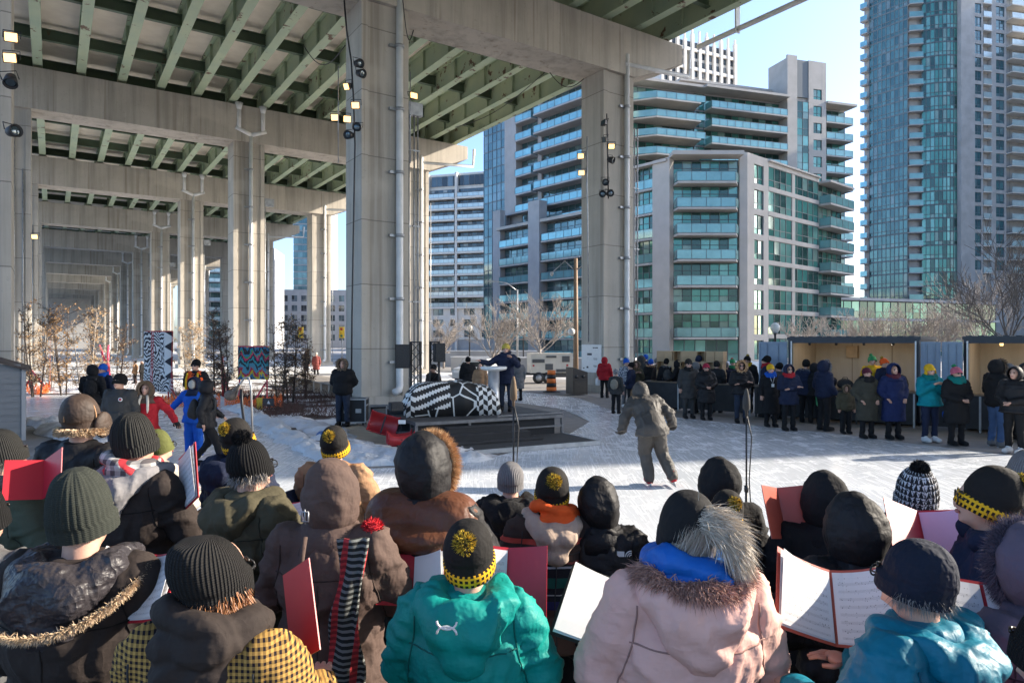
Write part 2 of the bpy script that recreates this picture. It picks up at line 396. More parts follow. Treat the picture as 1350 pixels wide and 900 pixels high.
def bent(k, s, rows=(-1, 0, 1)):
    sz = ('leftmost', 'centre', 'right hand')
    lab = ['nearest concrete bent with crossbeam behind the stage', 'second concrete bent, its crossbeam low over the left half',
           'third concrete bent back under the highway', 'fourth concrete bent back under the highway', 'fifth concrete bent back under the highway',
           'sixth concrete bent back under the highway', 'seventh concrete bent back under the highway', 'eighth concrete bent back under the highway',
           'ninth concrete bent back, near the far end', 'tenth concrete bent back, near the far end', 'farthest concrete bent at the end of the highway', 'concrete bent behind the choir'][k]
    th = thing('highway_bent', lab, 'concrete bent', B(0, s, 0), 'concrete bents carrying the highway')
    mb = MB()
    prof = [(-16.4, 16.75), (-13.1, 15.4), (13.1, 15.4), (16.4, 16.75), (16.4, 17.72), (-16.4, 17.72)]
    n = 6; vs = [B(t, s-1.0, z) for t, z in prof]+[B(t, s+1.0, z) for t, z in prof]
    mb.add(vs, [tuple(range(n)), tuple(range(2*n-1, n-1, -1))]+[(i, n+i, n+(i+1) % n, (i+1) % n) for i in range(n)])
    for t in GT: vbox(mb, t-.3, t+.3, s-.45, s+.45, 17.722, 17.897)
    mb.build('crossbeam', M['cap'], th, norm=True)
    for r in rows:
        t = 12.1*r-(.5 if r < 0 else 0); mb = MB()
        vbox(mb, t-.97, t+.97, s-.78, s+.78, 0, 15.398)
        vbox(mb, t-.97, t-.72, s-.86, s-.782, 0, 15.397); vbox(mb, t+.72, t+.97, s-.86, s-.782, 0, 15.397)
        vbox(mb, t-1.15, t+1.15, s-.98, s+.98, 0, .35)
        mb.build('column', M['conc'], th)
    if k <= 7:
        drain(.55 if k == 0 else .1, s, .45 if k == 0 else .2, 17.3 if k == 0 else 15.9, th, .14 if k == 0 else .12, None if k == 0 else 17.75)
        if 1 in rows:
            drain(12.4 if k else 12.55, s, .4, 16.4, th, .13, elbow=k > 0)
            mb = MB(); mb.tube([B(12.4, s-.95, 15.9), B(16.9, s-.95, 16.25), B(17, s-.95, 17.6)], .12, 8)
            mb.build('drainpipe', M['pipe'], th)
        for t in (([.95+.12, .95+.34, .95+.5] if k == 0 else [1.05])+[13.3, 13.5][:2 if k == 0 else 1]):
            mb = MB(); mb.tube([B(t, s-.7, .2), B(t, s-.7, 11.5 if t < 5 else 13)], .035, 6)
            for z in range(1, 11, 3): vbox(mb, t-.08, t+.08, s-.75, s-.65, z, z+.05)
            mb.build('conduit', M['galv'], th)
        mb = MB()
        vbox(mb, 1.0, 1.6, s-.85, s-.6, 11.4, 11.9)
        mb.build('junction_box', M['galv'], th)
        if k > 0:
            for t0 in (-12.6,):
                mb = MB(); mb.tube([B(t0+.2, s-.9, .3), B(t0+.2, s-.9, 14.5)], .05, 6); mb.tube([B(t0+.6, s-.9, .3), B(t0+.6, s-.9, 12)], .04, 6)
                mb.build('conduit', M['galv'], th)
    return th
for k in range(11): bent(k, 22*k)
bent(11, -36)
for r in (0, 1):      # raised concrete plinth the near columns stand on
    pass
ab = MB(); vbox(ab, -18, 18, 256.2, 258, 0, 20)
tag(ab.build('abutment_wall', M['greywall']), 'blue grey wall closing the far end under the highway', 'wall')

# ---------------------------------------------------------------- buildings
class Fac:
    def __init__(s, th, p0, d, flip=False):
        s.th = th; s.p = Vector((p0[0], p0[1], 0)); s.d = Vector((d[0], d[1], 0)).normalized()
        s.o = Vector((s.d.y, -s.d.x, 0)) if not flip else Vector((-s.d.y, s.d.x, 0)); s.rnd = random.Random(int(p0[0]*13+p0[1]))
    def pt(s, a, o, z): return s.p+s.d*a+s.o*o+Vector((0, 0, z))
    def box(s, mb, a0, a1, o0, o1, z0, z1, mi=0): mb.obox(s.pt(a0, o0, z0), s.d*(a1-a0), s.o*(o1-o0), (0, 0, z1-z0), mi)
    def panes(s, mb, a0, a1, o, z0, z1, n, wts=(4, 3, 2, 1.5), tr=.34, mw=.07):
        w = (a1-a0)/n
        for i in range(n):
            x0, x1 = a0+i*w, a0+(i+1)*w
            zs = [z0, z0+(z1-z0)*tr, z1] if tr else [z0, z1]
            base = s.rnd.choices((1, 2, 3, 4), wts)[0]
            for q, (za, zb) in enumerate(zip(zs[:-1], zs[1:])):
                mi = base if s.rnd.random() < .7 else s.rnd.choices((1, 2, 3, 4), wts)[0]
                t = s.rnd.uniform(-.012, .012)
                pts = [s.pt(x0, o-t, za), s.pt(x1, o+t, za), s.pt(x1, o+t, zb), s.pt(x0, o-t, zb)]
                mb.add(pts if s.d.cross(Vector((0, 0, 1))).dot(s.o) > 0 else pts[::-1], [(0, 1, 2, 3)], mi)
                s.box(mb, x0, x1, o-.02, o+.05, zb-mw/2, zb+mw/2, 0)
            s.box(mb, x0-mw/2, x0+mw/2, o-.02, o+.07, z0, z1, 0)
        s.box(mb, a1-mw/2, a1+mw/2, o-.02, o+.07, z0, z1, 0)
    def win(s, a0, a1, z0, z1, n, mats, o=-.18, name='window', **k):
        mb = MB(); s.panes(mb, a0, a1, o, z0, z1, n, **k); return mb.build(name, mats, s.th)
    def balcony(s, a0, a1, z, mats, depth=1.5, rail=None, h=1.05, slab=None, back=-.35, cant=0, fh=2.9, n=None, th=.24, divider=False):
        mb = MB()
        if cant:
            poly = [s.pt(a0, back, 0), s.pt(a1, back, 0), s.pt(a1-cant*.2, depth, 0), s.pt(a0+cant, depth, 0)]
            if s.d.cross(Vector((0, 0, 1))).dot(s.o) < 0: poly = poly[::-1]
            mb.prism([p[:2] for p in poly], z-th, z)
        else: s.box(mb, a0, a1, back, depth, z-th, z)
        b = mb.build('balcony', slab or M['slabedge'], s.th)
        mb = MB(); e = .05
        c0 = a0+cant if cant else a0
        s.box(mb, c0+e, a1-e, depth-.08, depth-.05, z+.06, z+h)
        if cant:
            p, q = s.pt(a0+e, 0, z+.06), s.pt(c0+e, depth-.08, z+.06); mb.bar((p+q)/2*1-(q-p)/2+Vector((0, 0, h/2)), q+Vector((0, 0, h/2)), .03, h-.06)
        else: s.box(mb, a0+e, a0+e+.03, 0, depth-.08, z+.06, z+h)
        s.box(mb, a1-e-.03, a1-e, 0, depth-.08, z+.06, z+h)
        s.box(mb, c0+e, a1-e, depth-.1, depth-.03, z+h, z+h+.06, 1)
        k = max(2, int((a1-c0)/1.5))
        for i in range(k+1): x = c0+e+(a1-c0-2*e)*i/k; s.box(mb, x-.025, x+.025, depth-.05, depth-.02, z, z+h, 1)
        r = mb.build('railing', [rail or M['rail'], GL[0]], s.th); r.parent = b
        mb = MB(); s.panes(mb, a0+.05, a1-.05, back+.02, z+.02, z+fh-th-.02, n or max(3, int((a1-a0)/1.35)), wts=(4, 4, 1.5, 1.2), tr=.68)
        mb.build('window', mats, s.th)
    def wall(s, a0, a1, z0, z1, mat, o0=-.4, o1=0.0, wins=None, zf=None, sill=.75, head=.3, mats=None, n=2, fh=2.9):
        """wall with punched openings: wins=[(a,b)..] at every floor z in zf"""
        mb = MB()
        if not wins: s.box(mb, a0, a1, o0, o1, z0, z1)
        else:
            xs = [a0]+[x for w in wins for x in w]+[a1]
            for i in range(0, len(xs), 2): s.box(mb, xs[i], xs[i+1], o0, o1, z0, z1)
            for (x0, x1) in wins:
                edges = [z0]+[q for z in zf for q in (z+sill, z+fh-head)]+[z1]
                for i in range(0, len(edges), 2): s.box(mb, x0, x1, o0, o1-.004, edges[i], edges[i+1])
        w = mb.build('wall', mat, s.th)
        if wins:
            for (x0, x1) in wins:
                for z in zf: s.win(x0, x1, z+sill, z+fh-head, n, mats, o=o1-.2, tr=.3)
        return w
def solid(th, poly, z0, z1, mat, name='wall'):
    mb = MB(); mb.prism([tuple(p[:2]) for p in poly], z0, z1); return mb.build(name, mat, th, norm=True)

# --- eight storey condominium whose corner faces us, with its taller wing on the left
E_, F_ = Vector((-.652, .758, 0)), Vector((.758, .652, 0))
K = Vector((26.9, 78, 0)); fh = 2.92
cm = thing('condominium', 'cream precast condominium with teal glass balconies behind the wooden crates', 'apartment building', K)
fe = Fac(cm, K, E_, flip=True); ff = Fac(cm, K, F_, flip=False)
if fe.o.dot(F_) > 0: fe.o = -fe.o
if ff.o.dot(E_) > 0: ff.o = -ff.o
top = 8*fh
core = [K+F_*.45+E_*.45, K+F_*24.5+E_*.45, K+F_*24.5+E_*16, K+F_*7+E_*26, K+F_*7+E_*45.3, K+F_*.45+E_*45.3]
DI = plain('dark_interior', (.05, .06, .06), .9)
solid(cm, [K+F_*.45+E_*19, K+F_*3.5+E_*19, K+F_*3.5+E_*45.3, K+F_*.45+E_*45.3], 0, 7*fh+.1, DI, 'core')
core = [K+V(-.3, .47, 0), K+F_*24.5+E_*.45, K+F_*24.5+E_*16, K+F_*14+E_*19, K+F_*.45+E_*18.9, V(13.6, 85.2, 0), V(18.55, 78.47, 0)]
solid(cm, core, 0, top-.1, DI, 'core')
zf = [i*fh for i in range(8)]
# right-hand street face
ff.wall(0, 4.7, 0, top+.7, M['cream'], wins=[(1.5, 3.6)], zf=zf, mats=GL, sill=.35, head=.35, fh=fh)
for z in zf:
    ff.win(4.75, 17.5, z+.45, z+fh-.12, 9, GL, o=-.12, wts=(4, 3, 3, 1.5))
    ff.balcony(17.7, 24.8, z, GL, depth=1.5, fh=fh)
mb = MB()
for z in zf+[top]: ff.box(mb, 4.7, 17.6, -.4, .02, z-.1, z+.42)
ff.box(mb, 17.6, 24.9, -.4, 1.5, top-.25, top); ff.box(mb, 4.6, 17.65, -.4, .3, top+.42, top+.62)
for a in (10.9,): ff.box(mb, a-.35, a+.35, -.3, -.05, 0, top)
mb.build('floor_edge', M['cream'], cm)
# canted corner with the deep balconies, then the left-hand face
CK = Vector((18.2, 78, 0)); fk = Fac(cm, K, (-1, 0, 0)); fk.o = Vector((0, -1, 0)); fj = Fac(cm, CK, E_); fj.o = -F_
for i, z in enumerate(zf):
    if z > 0: fk.balcony(.95, 8.45, z, GL, depth=1.5, fh=fh, back=-.42, n=7, cant=.8)
    else: fk.win(.95, 8.4, .2, fh-.3, 6, GL, o=-.3)
    fj.balcony(2.45, 5.3, z+.001, GL, depth=.1, fh=fh, back=-.42, n=3)
    if i < 7:
        fe.balcony(19, 33.5, z, GB, depth=1.0, fh=fh, rail=M['railblue'], back=-.42)
        fe.balcony(36.2, 43.4, z, GB, depth=1.0, fh=fh, rail=M['railblue'], back=-.42)
fk.wall(0, .9, 0, top+.7, M['cream']); fj.wall(0, 2.4, 0, top+.1, M['cream'], o1=.35); fj.wall(5.35, 7.6, 0, top+.1, M['cream'], o1=.3); fe.wall(16.7, 18.9, 0, top+.2, M['cream'], o1=.6)
fe.wall(33.6, 36.1, 0, top+.4, M['greywall'], o1=1.2); fe.wall(43.5, 45.4, 0, top+.4, M['greywall'], o1=.6)
mb = MB(); fk.box(mb, .92, 8.9, -.4, 1.7, top+.0, top+.45); fj.box(mb, .3, 7.4, -.4, .6, top-.32, top-.02); fe.box(mb, 16.6, 19, -.4, .9, top-.3, top+.1); fe.box(mb, 18.95, 44, -.4, 1.1, top-fh-.05, top-fh+.4)
mb.build('roof', M['cream'], cm)
# taller wing, set back
z2 = [top-fh+i*fh for i in range(9)]
solid(cm, [K+F_*3.6+E_*23.2, K+F_*6.5+E_*23.6, K+F_*18+E_*45, K+F_*18+E_*51.5, K+F_*3.6+E_*51.5], 0, z2[-1]+fh, M['greywall'], 'core')
fw = Fac(cm, K+F_*3.0, E_, flip=True); fw.o = -F_
for z in z2:
    fw.balcony(23.3, 37.6, z+.12, GB, depth=1.8, fh=fh, rail=M['railblue'], back=-.42, slab=M['greywall'])
    fw.balcony(38.6, 42.6, z+.12, GB, depth=1.3, fh=fh, rail=M['railblue'], back=-.42, slab=M['greywall'])
fw.wall(42.7, 45.6, top, z2[-1]+fh, M['greywall'], o1=.9); fw.wall(37.65, 38.55, top, z2[-1]+fh, M['greywall'], o1=-.1)
for i in range(1, 16):
    z = i*fh; fw.win(45.7, 51.5, z+.06, z+fh-.06, 5, GB, o=.6 if z > 0 else .3, tr=.5)
fw.wall(45.6, 51.6, 0, z2[-1]+fh, M['greywall'], o1=.5)

# --- taller slab behind it
rr = Vector((.954, .3, 0)); R0 = Vector((20.4, 110, 0))
rb = thing('condominium', 'taller cream condominium with stacked balconies and a plain lift core on its roof', 'apartment building', R0)
fr = Fac(rb, R0, rr, flip=False)
if fr.o.y > 0: fr.o = -fr.o
Rz = [i*2.92 for i in range(5, 15)]
solid(rb, [fr.pt(0, -.45, 0), fr.pt(40.5, -.45, 0), fr.pt(40.5, -16, 0), fr.pt(0, -16, 0)], 0, 43.8, M['greywall'], 'core')
for z in Rz:
    fr.balcony(-3, 10.4, z, GL, depth=3.2, cant=4.5, back=-.42)
    fr.balcony(12.3, 27.3, z, GL, depth=2.0, back=-.42)
    fr.win(10.4, 12.3, z+.1, z+2.7, 2, GL, o=-.3)
for i in range(1, 15): fr.balcony(35.7, 41.5, i*2.92, GL, depth=1.6, back=-.42)
mb = MB(); fr.box(mb, 11, 27.3, -6, 2.6, 43.85, 44.25); fr.box(mb, -3, 11, -6, 2.0, 43.85, 44.25); fr.box(mb, 35.6, 42, -6, 2, 43.9, 44.3); fr.box(mb, 9, 27.3, -9, -2.2, 46.4, 46.8)
mb.build('roof', M['cream'], rb)
fr.win(9.5, 27, 44.3, 46.3, 11, GD, o=-3, tr=None)
fc = Fac(rb, fr.pt(27.5, 1.6, 0), rr); fc.o = fr.o
solid(rb, [fc.pt(0, -.42, 0), fc.pt(8.1, -.42, 0), fc.pt(8.1, -5, 0), fc.pt(0, -5, 0)], 0, 51.0, M['cream'], 'core')
zc = Rz+[15*2.92]
fc.wall(0, 2.0, 0, 51.5, M['cream']); fc.wall(4.4, 8.1, 0, 51, M['cream'], wins=[(5.4, 7.2)], zf=zc, mats=GL, sill=.6, head=.5)
fc.wall(2.0, 4.4, 44.5, 50.9, GL[0], o1=-.1)
for z in Rz: fc.win(2.0, 4.4, z, z+2.9, 2, GL, o=-.1, tr=.4)

# --- glass tower at the right edge
T0 = Vector((82.9, 143, 0))
tw = thing('glass_tower', 'tall blue glass tower with rounded corner at the right edge', 'skyscraper', T0)
TF = 2.8; NT = 29
A_ = Vector((77.5, 151, 0)); arc = [Vector((85.6, 142.6, 0)), Vector((87.6, 141.5, 0)), Vector((89.8, 141.0, 0)), Vector((92.0, 141.1, 0))]
body = [A_+V(.4, 0, 0), T0+V(.4, .4, 0), V(86.2, 143.3, 0), V(88.2, 142.2, 0), V(90, 141.7, 0), V(92, 141.7, 0), V(94.8, 142.2, 0), V(125, 149.5, 0), V(121, 172, 0), V(93, 172, 0)]
solid(tw, body, 0, NT*TF, M['tower_conc'], 'core')
fl = Fac(tw, A_, T0-A_)
if fl.o.x > 0: fl.o = -fl.o
L = (T0-A_).length
for i in range(NT):
    z = i*TF; mb = MB(); fl.panes(mb, 1.6, L, .05, z, z+TF, 9, wts=(5, 3, 2.5, 1), tr=.3, mw=.13); fl.box(mb, 1.6, L, .0, .09, z-.16, z+.16)
    mb.build('window', GSL, tw)
    mb = MB()
    for a, b in zip(arc[:-1], arc[1:]):
        q = Fac(tw, a, b-a); q.rnd = random.Random(i*31+int(a.x*7)); q.o = Vector((q.d.y, -q.d.x, 0)); q.panes(mb, 0, (b-a).length, 0, z, z+TF, 3, wts=(4, 3, 2, 1), tr=.3, mw=.12); q.box(mb, 0, (b-a).length, 0, .06, z-.14, z+.14)
    mb.build('window', GL, tw)
for i in range(1, NT):
    z = i*TF
    q = Fac(tw, T0, arc[0]-T0); q.o = Vector((q.d.y, -q.d.x, 0))
    mb = MB(); q.box(mb, 0, 2.7, -.5, .9, z-.2, z); b = mb.build('balcony', M['tower_conc'], tw)
    mb = MB(); q.box(mb, 0, 2.7, .8, .84, z, z+1.05); mb.build('railing', M['rail'], tw).parent = b
    q2 = Fac(tw, A_, T0-A_); q2.o = fl.o
    mb = MB(); q2.box(mb, 0, 1.5, -.3, 1.0, z-.2, z); b = mb.build('balcony', M['tower_conc'], tw)
    mb = MB(); q2.box(mb, 0, 1.5, .9, .94, z, z+1.05); mb.build('railing', M['railblue'], tw).parent = b
fg = Fac(tw, (94.9, 141.3), (.97, .24)); fg.o = Vector((.24, -.97, 0))
tz = [i*TF for i in range(6, NT-1)]
fg.wall(-2.9, .6, 0, NT*TF, M['tower_conc'], o0=-1.2, o1=.5)
fg.wall(.6, 3.1, 0, NT*TF, M['tower_conc'], o0=-.9, o1=.1, wins=[(.9, 2.7)], zf=tz, mats=GB, sill=.5, head=.25, fh=TF)
fg.wall(5.3, 9.2, 0, NT*TF, M['tower_conc'], o0=-.9, o1=.1, wins=[(6.5, 8.7)], zf=tz, mats=GB, sill=.5, head=.25, fh=TF)
mb = MB()
for z in tz:
    for a, b, o1, fl_ in ((3.1, 5.3, .3, 'recess'), (9.4, 16.5, 1.3, 'wide')):
        m1 = MB(); fg.box(m1, a, b, -.9, o1, z-.2, z); bl = m1.build('balcony', M['whitewall'], tw)
        m1 = MB(); fg.box(m1, a+.05, b-.05, o1-.1, o1-.05, z+.05, z+1.1); m1.build('railing', M['railwhite'], tw).parent = bl
    m1 = MB(); fg.panes(m1, 9.4, 16.5, -.9, z, z+TF-.2, 4, wts=(1, 5, 1, 1)); m1.build('window', GD, tw)
fg.wall(16.6, 30, 0, NT*TF, M['tower_conc'], o0=-1, o1=.1)
# low glass podium in front of the tower
pod = thing('glass_podium', 'low green glass podium between the condominium and the tower', 'low building', (50, 100, 0))
fp = Fac(pod, (46.5, 98), (.93, .36)); fp.o = Vector((.36, -.93, 0))
solid(pod, [fp.pt(0, -.4, 0), fp.pt(34, -.4, 0), fp.pt(34, -14, 0), fp.pt(0, -14, 0)], 0, 8.4, M['greywall'], 'core')
for i in range(3): fp.win(0, 34, i*2.8+.3, i*2.8+2.7, 22, GL, o=-.1, tr=.4, wts=(3, 6, .3, .5))
mb = MB(); fp.box(mb, -.5, 34.5, -.5, .6, 8.4, 8.8); fp.box(mb, -.5, 34.5, -.5, .5, 5.5, 5.85); mb.build('roof', M['tower_conc'], pod)

# --- ornate pale tower far behind
gt = thing('ornate_tower', 'pale ribbed tower with a crown of pinnacles showing over the condominium roof', 'skyscraper', (51, 220, 0))
go = Fac(gt, (47, 214), (.90, .43)); go.o = Vector((.43, -.90, 0))
solid(gt, [go.pt(0, -.4, 0), go.pt(30, -.4, 0), go.pt(30, -24, 0), go.pt(0, -24, 0)], 0, 97, M['whitewall'], 'core')
mb = MB()
for i in range(11):
    a = i*3; go.box(mb, a-.5, a+.5, -.5, .5, 60, 99 if i % 2 else 101); go.box(mb, a-.25, a+.25, -.3, .3, 99, 102.5)
for z in (66, 72, 78, 84, 90, 96): go.box(mb, -.5, 30.5, -.4, .35, z-.5, z+.5)
mb.build('pilaster', M['whitewall'], gt)
for z in range(81, 97, 3):
    for i in range(10): go.win(i*3+.7, i*3+2.3, z+.6, z+2.6, 2, GD, o=-.3, wts=(2, 5, 0.5, 1), tr=None)

# --- sunlit white residential block
wb = thing('residential_block', 'sunlit white apartment block with long rows of balconies behind the bare trees', 'apartment building', (-20, 182, 0))
fb = Fac(wb, (-33, 190), (.96, -.28)); fb.o = Vector((-.28, -.96, 0))
solid(wb, [fb.pt(0, -.45, 0), fb.pt(29, -.45, 0), fb.pt(29, -18, 0), fb.pt(0, -18, 0)], 0, 48, M['whitewall'], 'core')
for i in range(1, 15):
    z = i*2.95
    if i > 3:
        for a in (2.5, 10.9, 19.3):
            fb.balcony(a, a+7.6, z, GD, depth=1.2, rail=M['railwhite'], slab=M['whitewall'], n=6, th=.5, back=-.42)
    else:
        fb.wall(.1, 28.9, z, z+2.95, M['whitewall'], o0=-.42, o1=.3, wins=[(3, 6), (8, 10), (12, 15), (17, 19), (21, 24), (26, 28)], zf=[z], mats=GD, sill=.7, head=.4)
for a in (1.2, 10.2, 18.6, 27.0): fb.wall(a, a+.6, 0, 48, M['whitewall'], o1=1.0)
for z in (45,): fb.win(2, 27, z-.4, z+2.3, 16, GD, o=-.2, tr=None)
fb.wall(0, 29, 0, 2.9, M['greywall'], o1=.2)
# --- blocks seen far away between the left columns
lb = thing('office_block', 'grey office block with square windows seen between the left columns', 'office building', (-80, 245, 0))
fo = Fac(lb, (-92, 250), (.99, .1)); fo.o = Vector((.1, -.99, 0))
solid(lb, [fo.pt(0, -.4, 0), fo.pt(34, -.4, 0), fo.pt(34, -18, 0), fo.pt(0, -18, 0)], 0, 20, M['greywall'], 'core')
fo.wall(0, 34, 0, 21.5, M['greywall'], o0=-.4, o1=.1, wins=[(i*3.4+.8, i*3.4+2.8) for i in range(10)], zf=[2+i*3.6 for i in range(5)], mats=GD, sill=.8, head=.6, fh=3.6)
lt = thing('glass_tower', 'slim grey glass tower rising over the far office block', 'skyscraper', (-82, 300, 0))
fq = Fac(lt, (-96, 300), (.99, .1)); fq.o = Vector((.1, -.99, 0))
solid(lt, [fq.pt(0, -.2, 0), fq.pt(16, -.2, 0), fq.pt(16, -20, 0), fq.pt(0, -20, 0)], 0, 86, M['greywall'], 'core')
for i in range(6, 28): fq.win(0, 11.5, i*3+.35, i*3+2.8, 6, GB, o=-.05, tr=None, wts=(2, 4, 2, 1))
fq.wall(11.5, 16, 0, 86, M['tower_conc'], o0=-.2, o1=.3)
sb = thing('condominium', 'grey condominium with pale balconies glimpsed between the second and third bents', 'apartment building', (-95, 210, 0))
fs_ = Fac(sb, (-101, 212), (.99, .15)); fs_.o = Vector((.15, -.99, 0))
solid(sb, [fs_.pt(0, -.45, 0), fs_.pt(26, -.45, 0), fs_.pt(26, -18, 0), fs_.pt(0, -18, 0)], 0, 32, M['greywall'], 'core')
for i in range(1, 10): fs_.balcony(.5, 12, i*3, GB, depth=1.8, rail=M['railwhite'], back=-.42); fs_.balcony(14, 25, i*3, GB, depth=1.4, rail=M['railwhite'], back=-.42)
# --- unseen block added on the right to throw shade over stage and containers
ob = thing('shading_slab', 'apartment slab standing beyond the right edge that shades the stage', 'apartment building', (62, 44, 0))
nn = Vector((-TOSUN.y, TOSUN.x, 0)).normalized(); ss = Vector((TOSUN.x, TOSUN.y, 0)).normalized()
N0, N1 = 12.6, 33.0
qs = [nn*N0+ss*70, nn*N1+ss*70, nn*N1+ss*84, nn*N0+ss*84]
solid(ob, qs, 0, 62, M['cream'])
fz = Fac(ob, qs[0], nn); fz.o = -ss
for i in range(1, 20):
    mb = MB(); fz.box(mb, .5, N1-N0-.5, .05, 1.2, i*3-.2, i*3); mb.build('balcony', M['slabedge'], ob)
    fz.win(1, N1-N0-1, i*3+.3, i*3+2.6, 12, GL, o=.04)

ob2 = thing('shading_slab', 'second apartment slab beyond the right edge that shades the condominium front', 'apartment building', (130, 120, 0))  # added out of view to keep direct sun off the condominium
qs = [nn*69+ss*150, nn*119+ss*160, nn*119+ss*175, nn*69+ss*175]
solid(ob2, qs, 0, 74, M['cream'])
fz = Fac(ob2, qs[0], qs[1]-qs[0])
if fz.o.dot(ss) > 0: fz.o = -fz.o
for i in range(1, 24): fz.win(1, 49, i*3+.3, i*3+2.6, 20, GL, o=.04)
# ---------------------------------------------------------------- stage and what stands on it
SA, SB = Vector((.89, .456, 0)), Vector((-.456, .89, 0)); SO = Vector((1.33, 17.6, 0))
def St(a, b, z): return SO-SA*a+SB*b+Vector((0, 0, z))
def sbox(mb, a0, a1, b0, b1, z0, z1, mi=0): mb.obox(St(a0, b0, z0), -SA*(a1-a0), SB*(b1-b0), (0, 0, z1-z0), mi)
stg = thing('stage', 'low black stage platform with aluminium edge rail and front steps', 'stage', St(2.5, 1.8, 0))
mb = MB(); sbox(mb, .04, 4.0, .04, 3.6, .5, .58); mb.build('deck', noisy('stage_deck', (.035, .035, .037), (.07, .07, .072), 2, .6, .1), stg)
mb = MB()
for a, b in ((0, 0), (0, 3.55), (3.94, 0), (2.6, .0), (1.3, 0)): sbox(mb, a, a+.06, b, b+.06, 0, .66 if a == 0 else .5)
sbox(mb, 0.06, 4.0, -.03, .03, .5, .575); sbox(mb, 0, 1.9, -.02, .02, .60, .64); sbox(mb, -.02, .03, 0, 3.6, .5, .575); sbox(mb, 0.06, 1.4, -.01, .02, .27, .31)
mb.build('edge_rail', noisy('dull_aluminium', (.2, .2, .205), (.13, .13, .135), 5, .5, .05, metal=.4), stg)
mb = MB(); sbox(mb, .2, 4.0, .12, .16, .03, .5); mb.build('skirt', M['blackmat'], stg)
for i, (z, b0) in enumerate(((.44, -.32), (.30, -.62), (.16, -.94))):
    mb = MB(); sbox(mb, 1.45-.15*i, 3.3+.05*i, b0, b0+.30, z-.16, z); sbox(mb, 1.45-.15*i, 3.3+.05*i, b0-.012, b0+.02, z-.025, z+.003, 1)
    mb.build('step', [M['blackmat'], M['counter']], stg)
lp = thing('platform', 'flat black riser with silver edging lying before the stage steps', 'platform', St(2.3, -1.2, 0))
mb = MB(); sbox(mb, .1, 4.5, -1.65, -.05, .02, .11); mb.build('deck', ground_mat('gritty_riser', (.03, .03, .03), (.05, .05, .05), (.35, .36, .38), 1.5, .6, .75), lp)
mb = MB(); sbox(mb, .05, 4.55, -1.70, -1.652, .02, .12); mb.build('edge_rail', M['galv'], lp); mb = MB(); sbox(mb, .05, .098, -1.65, -.05, .02, .12); mb.build('edge_rail', M['galv'], lp)
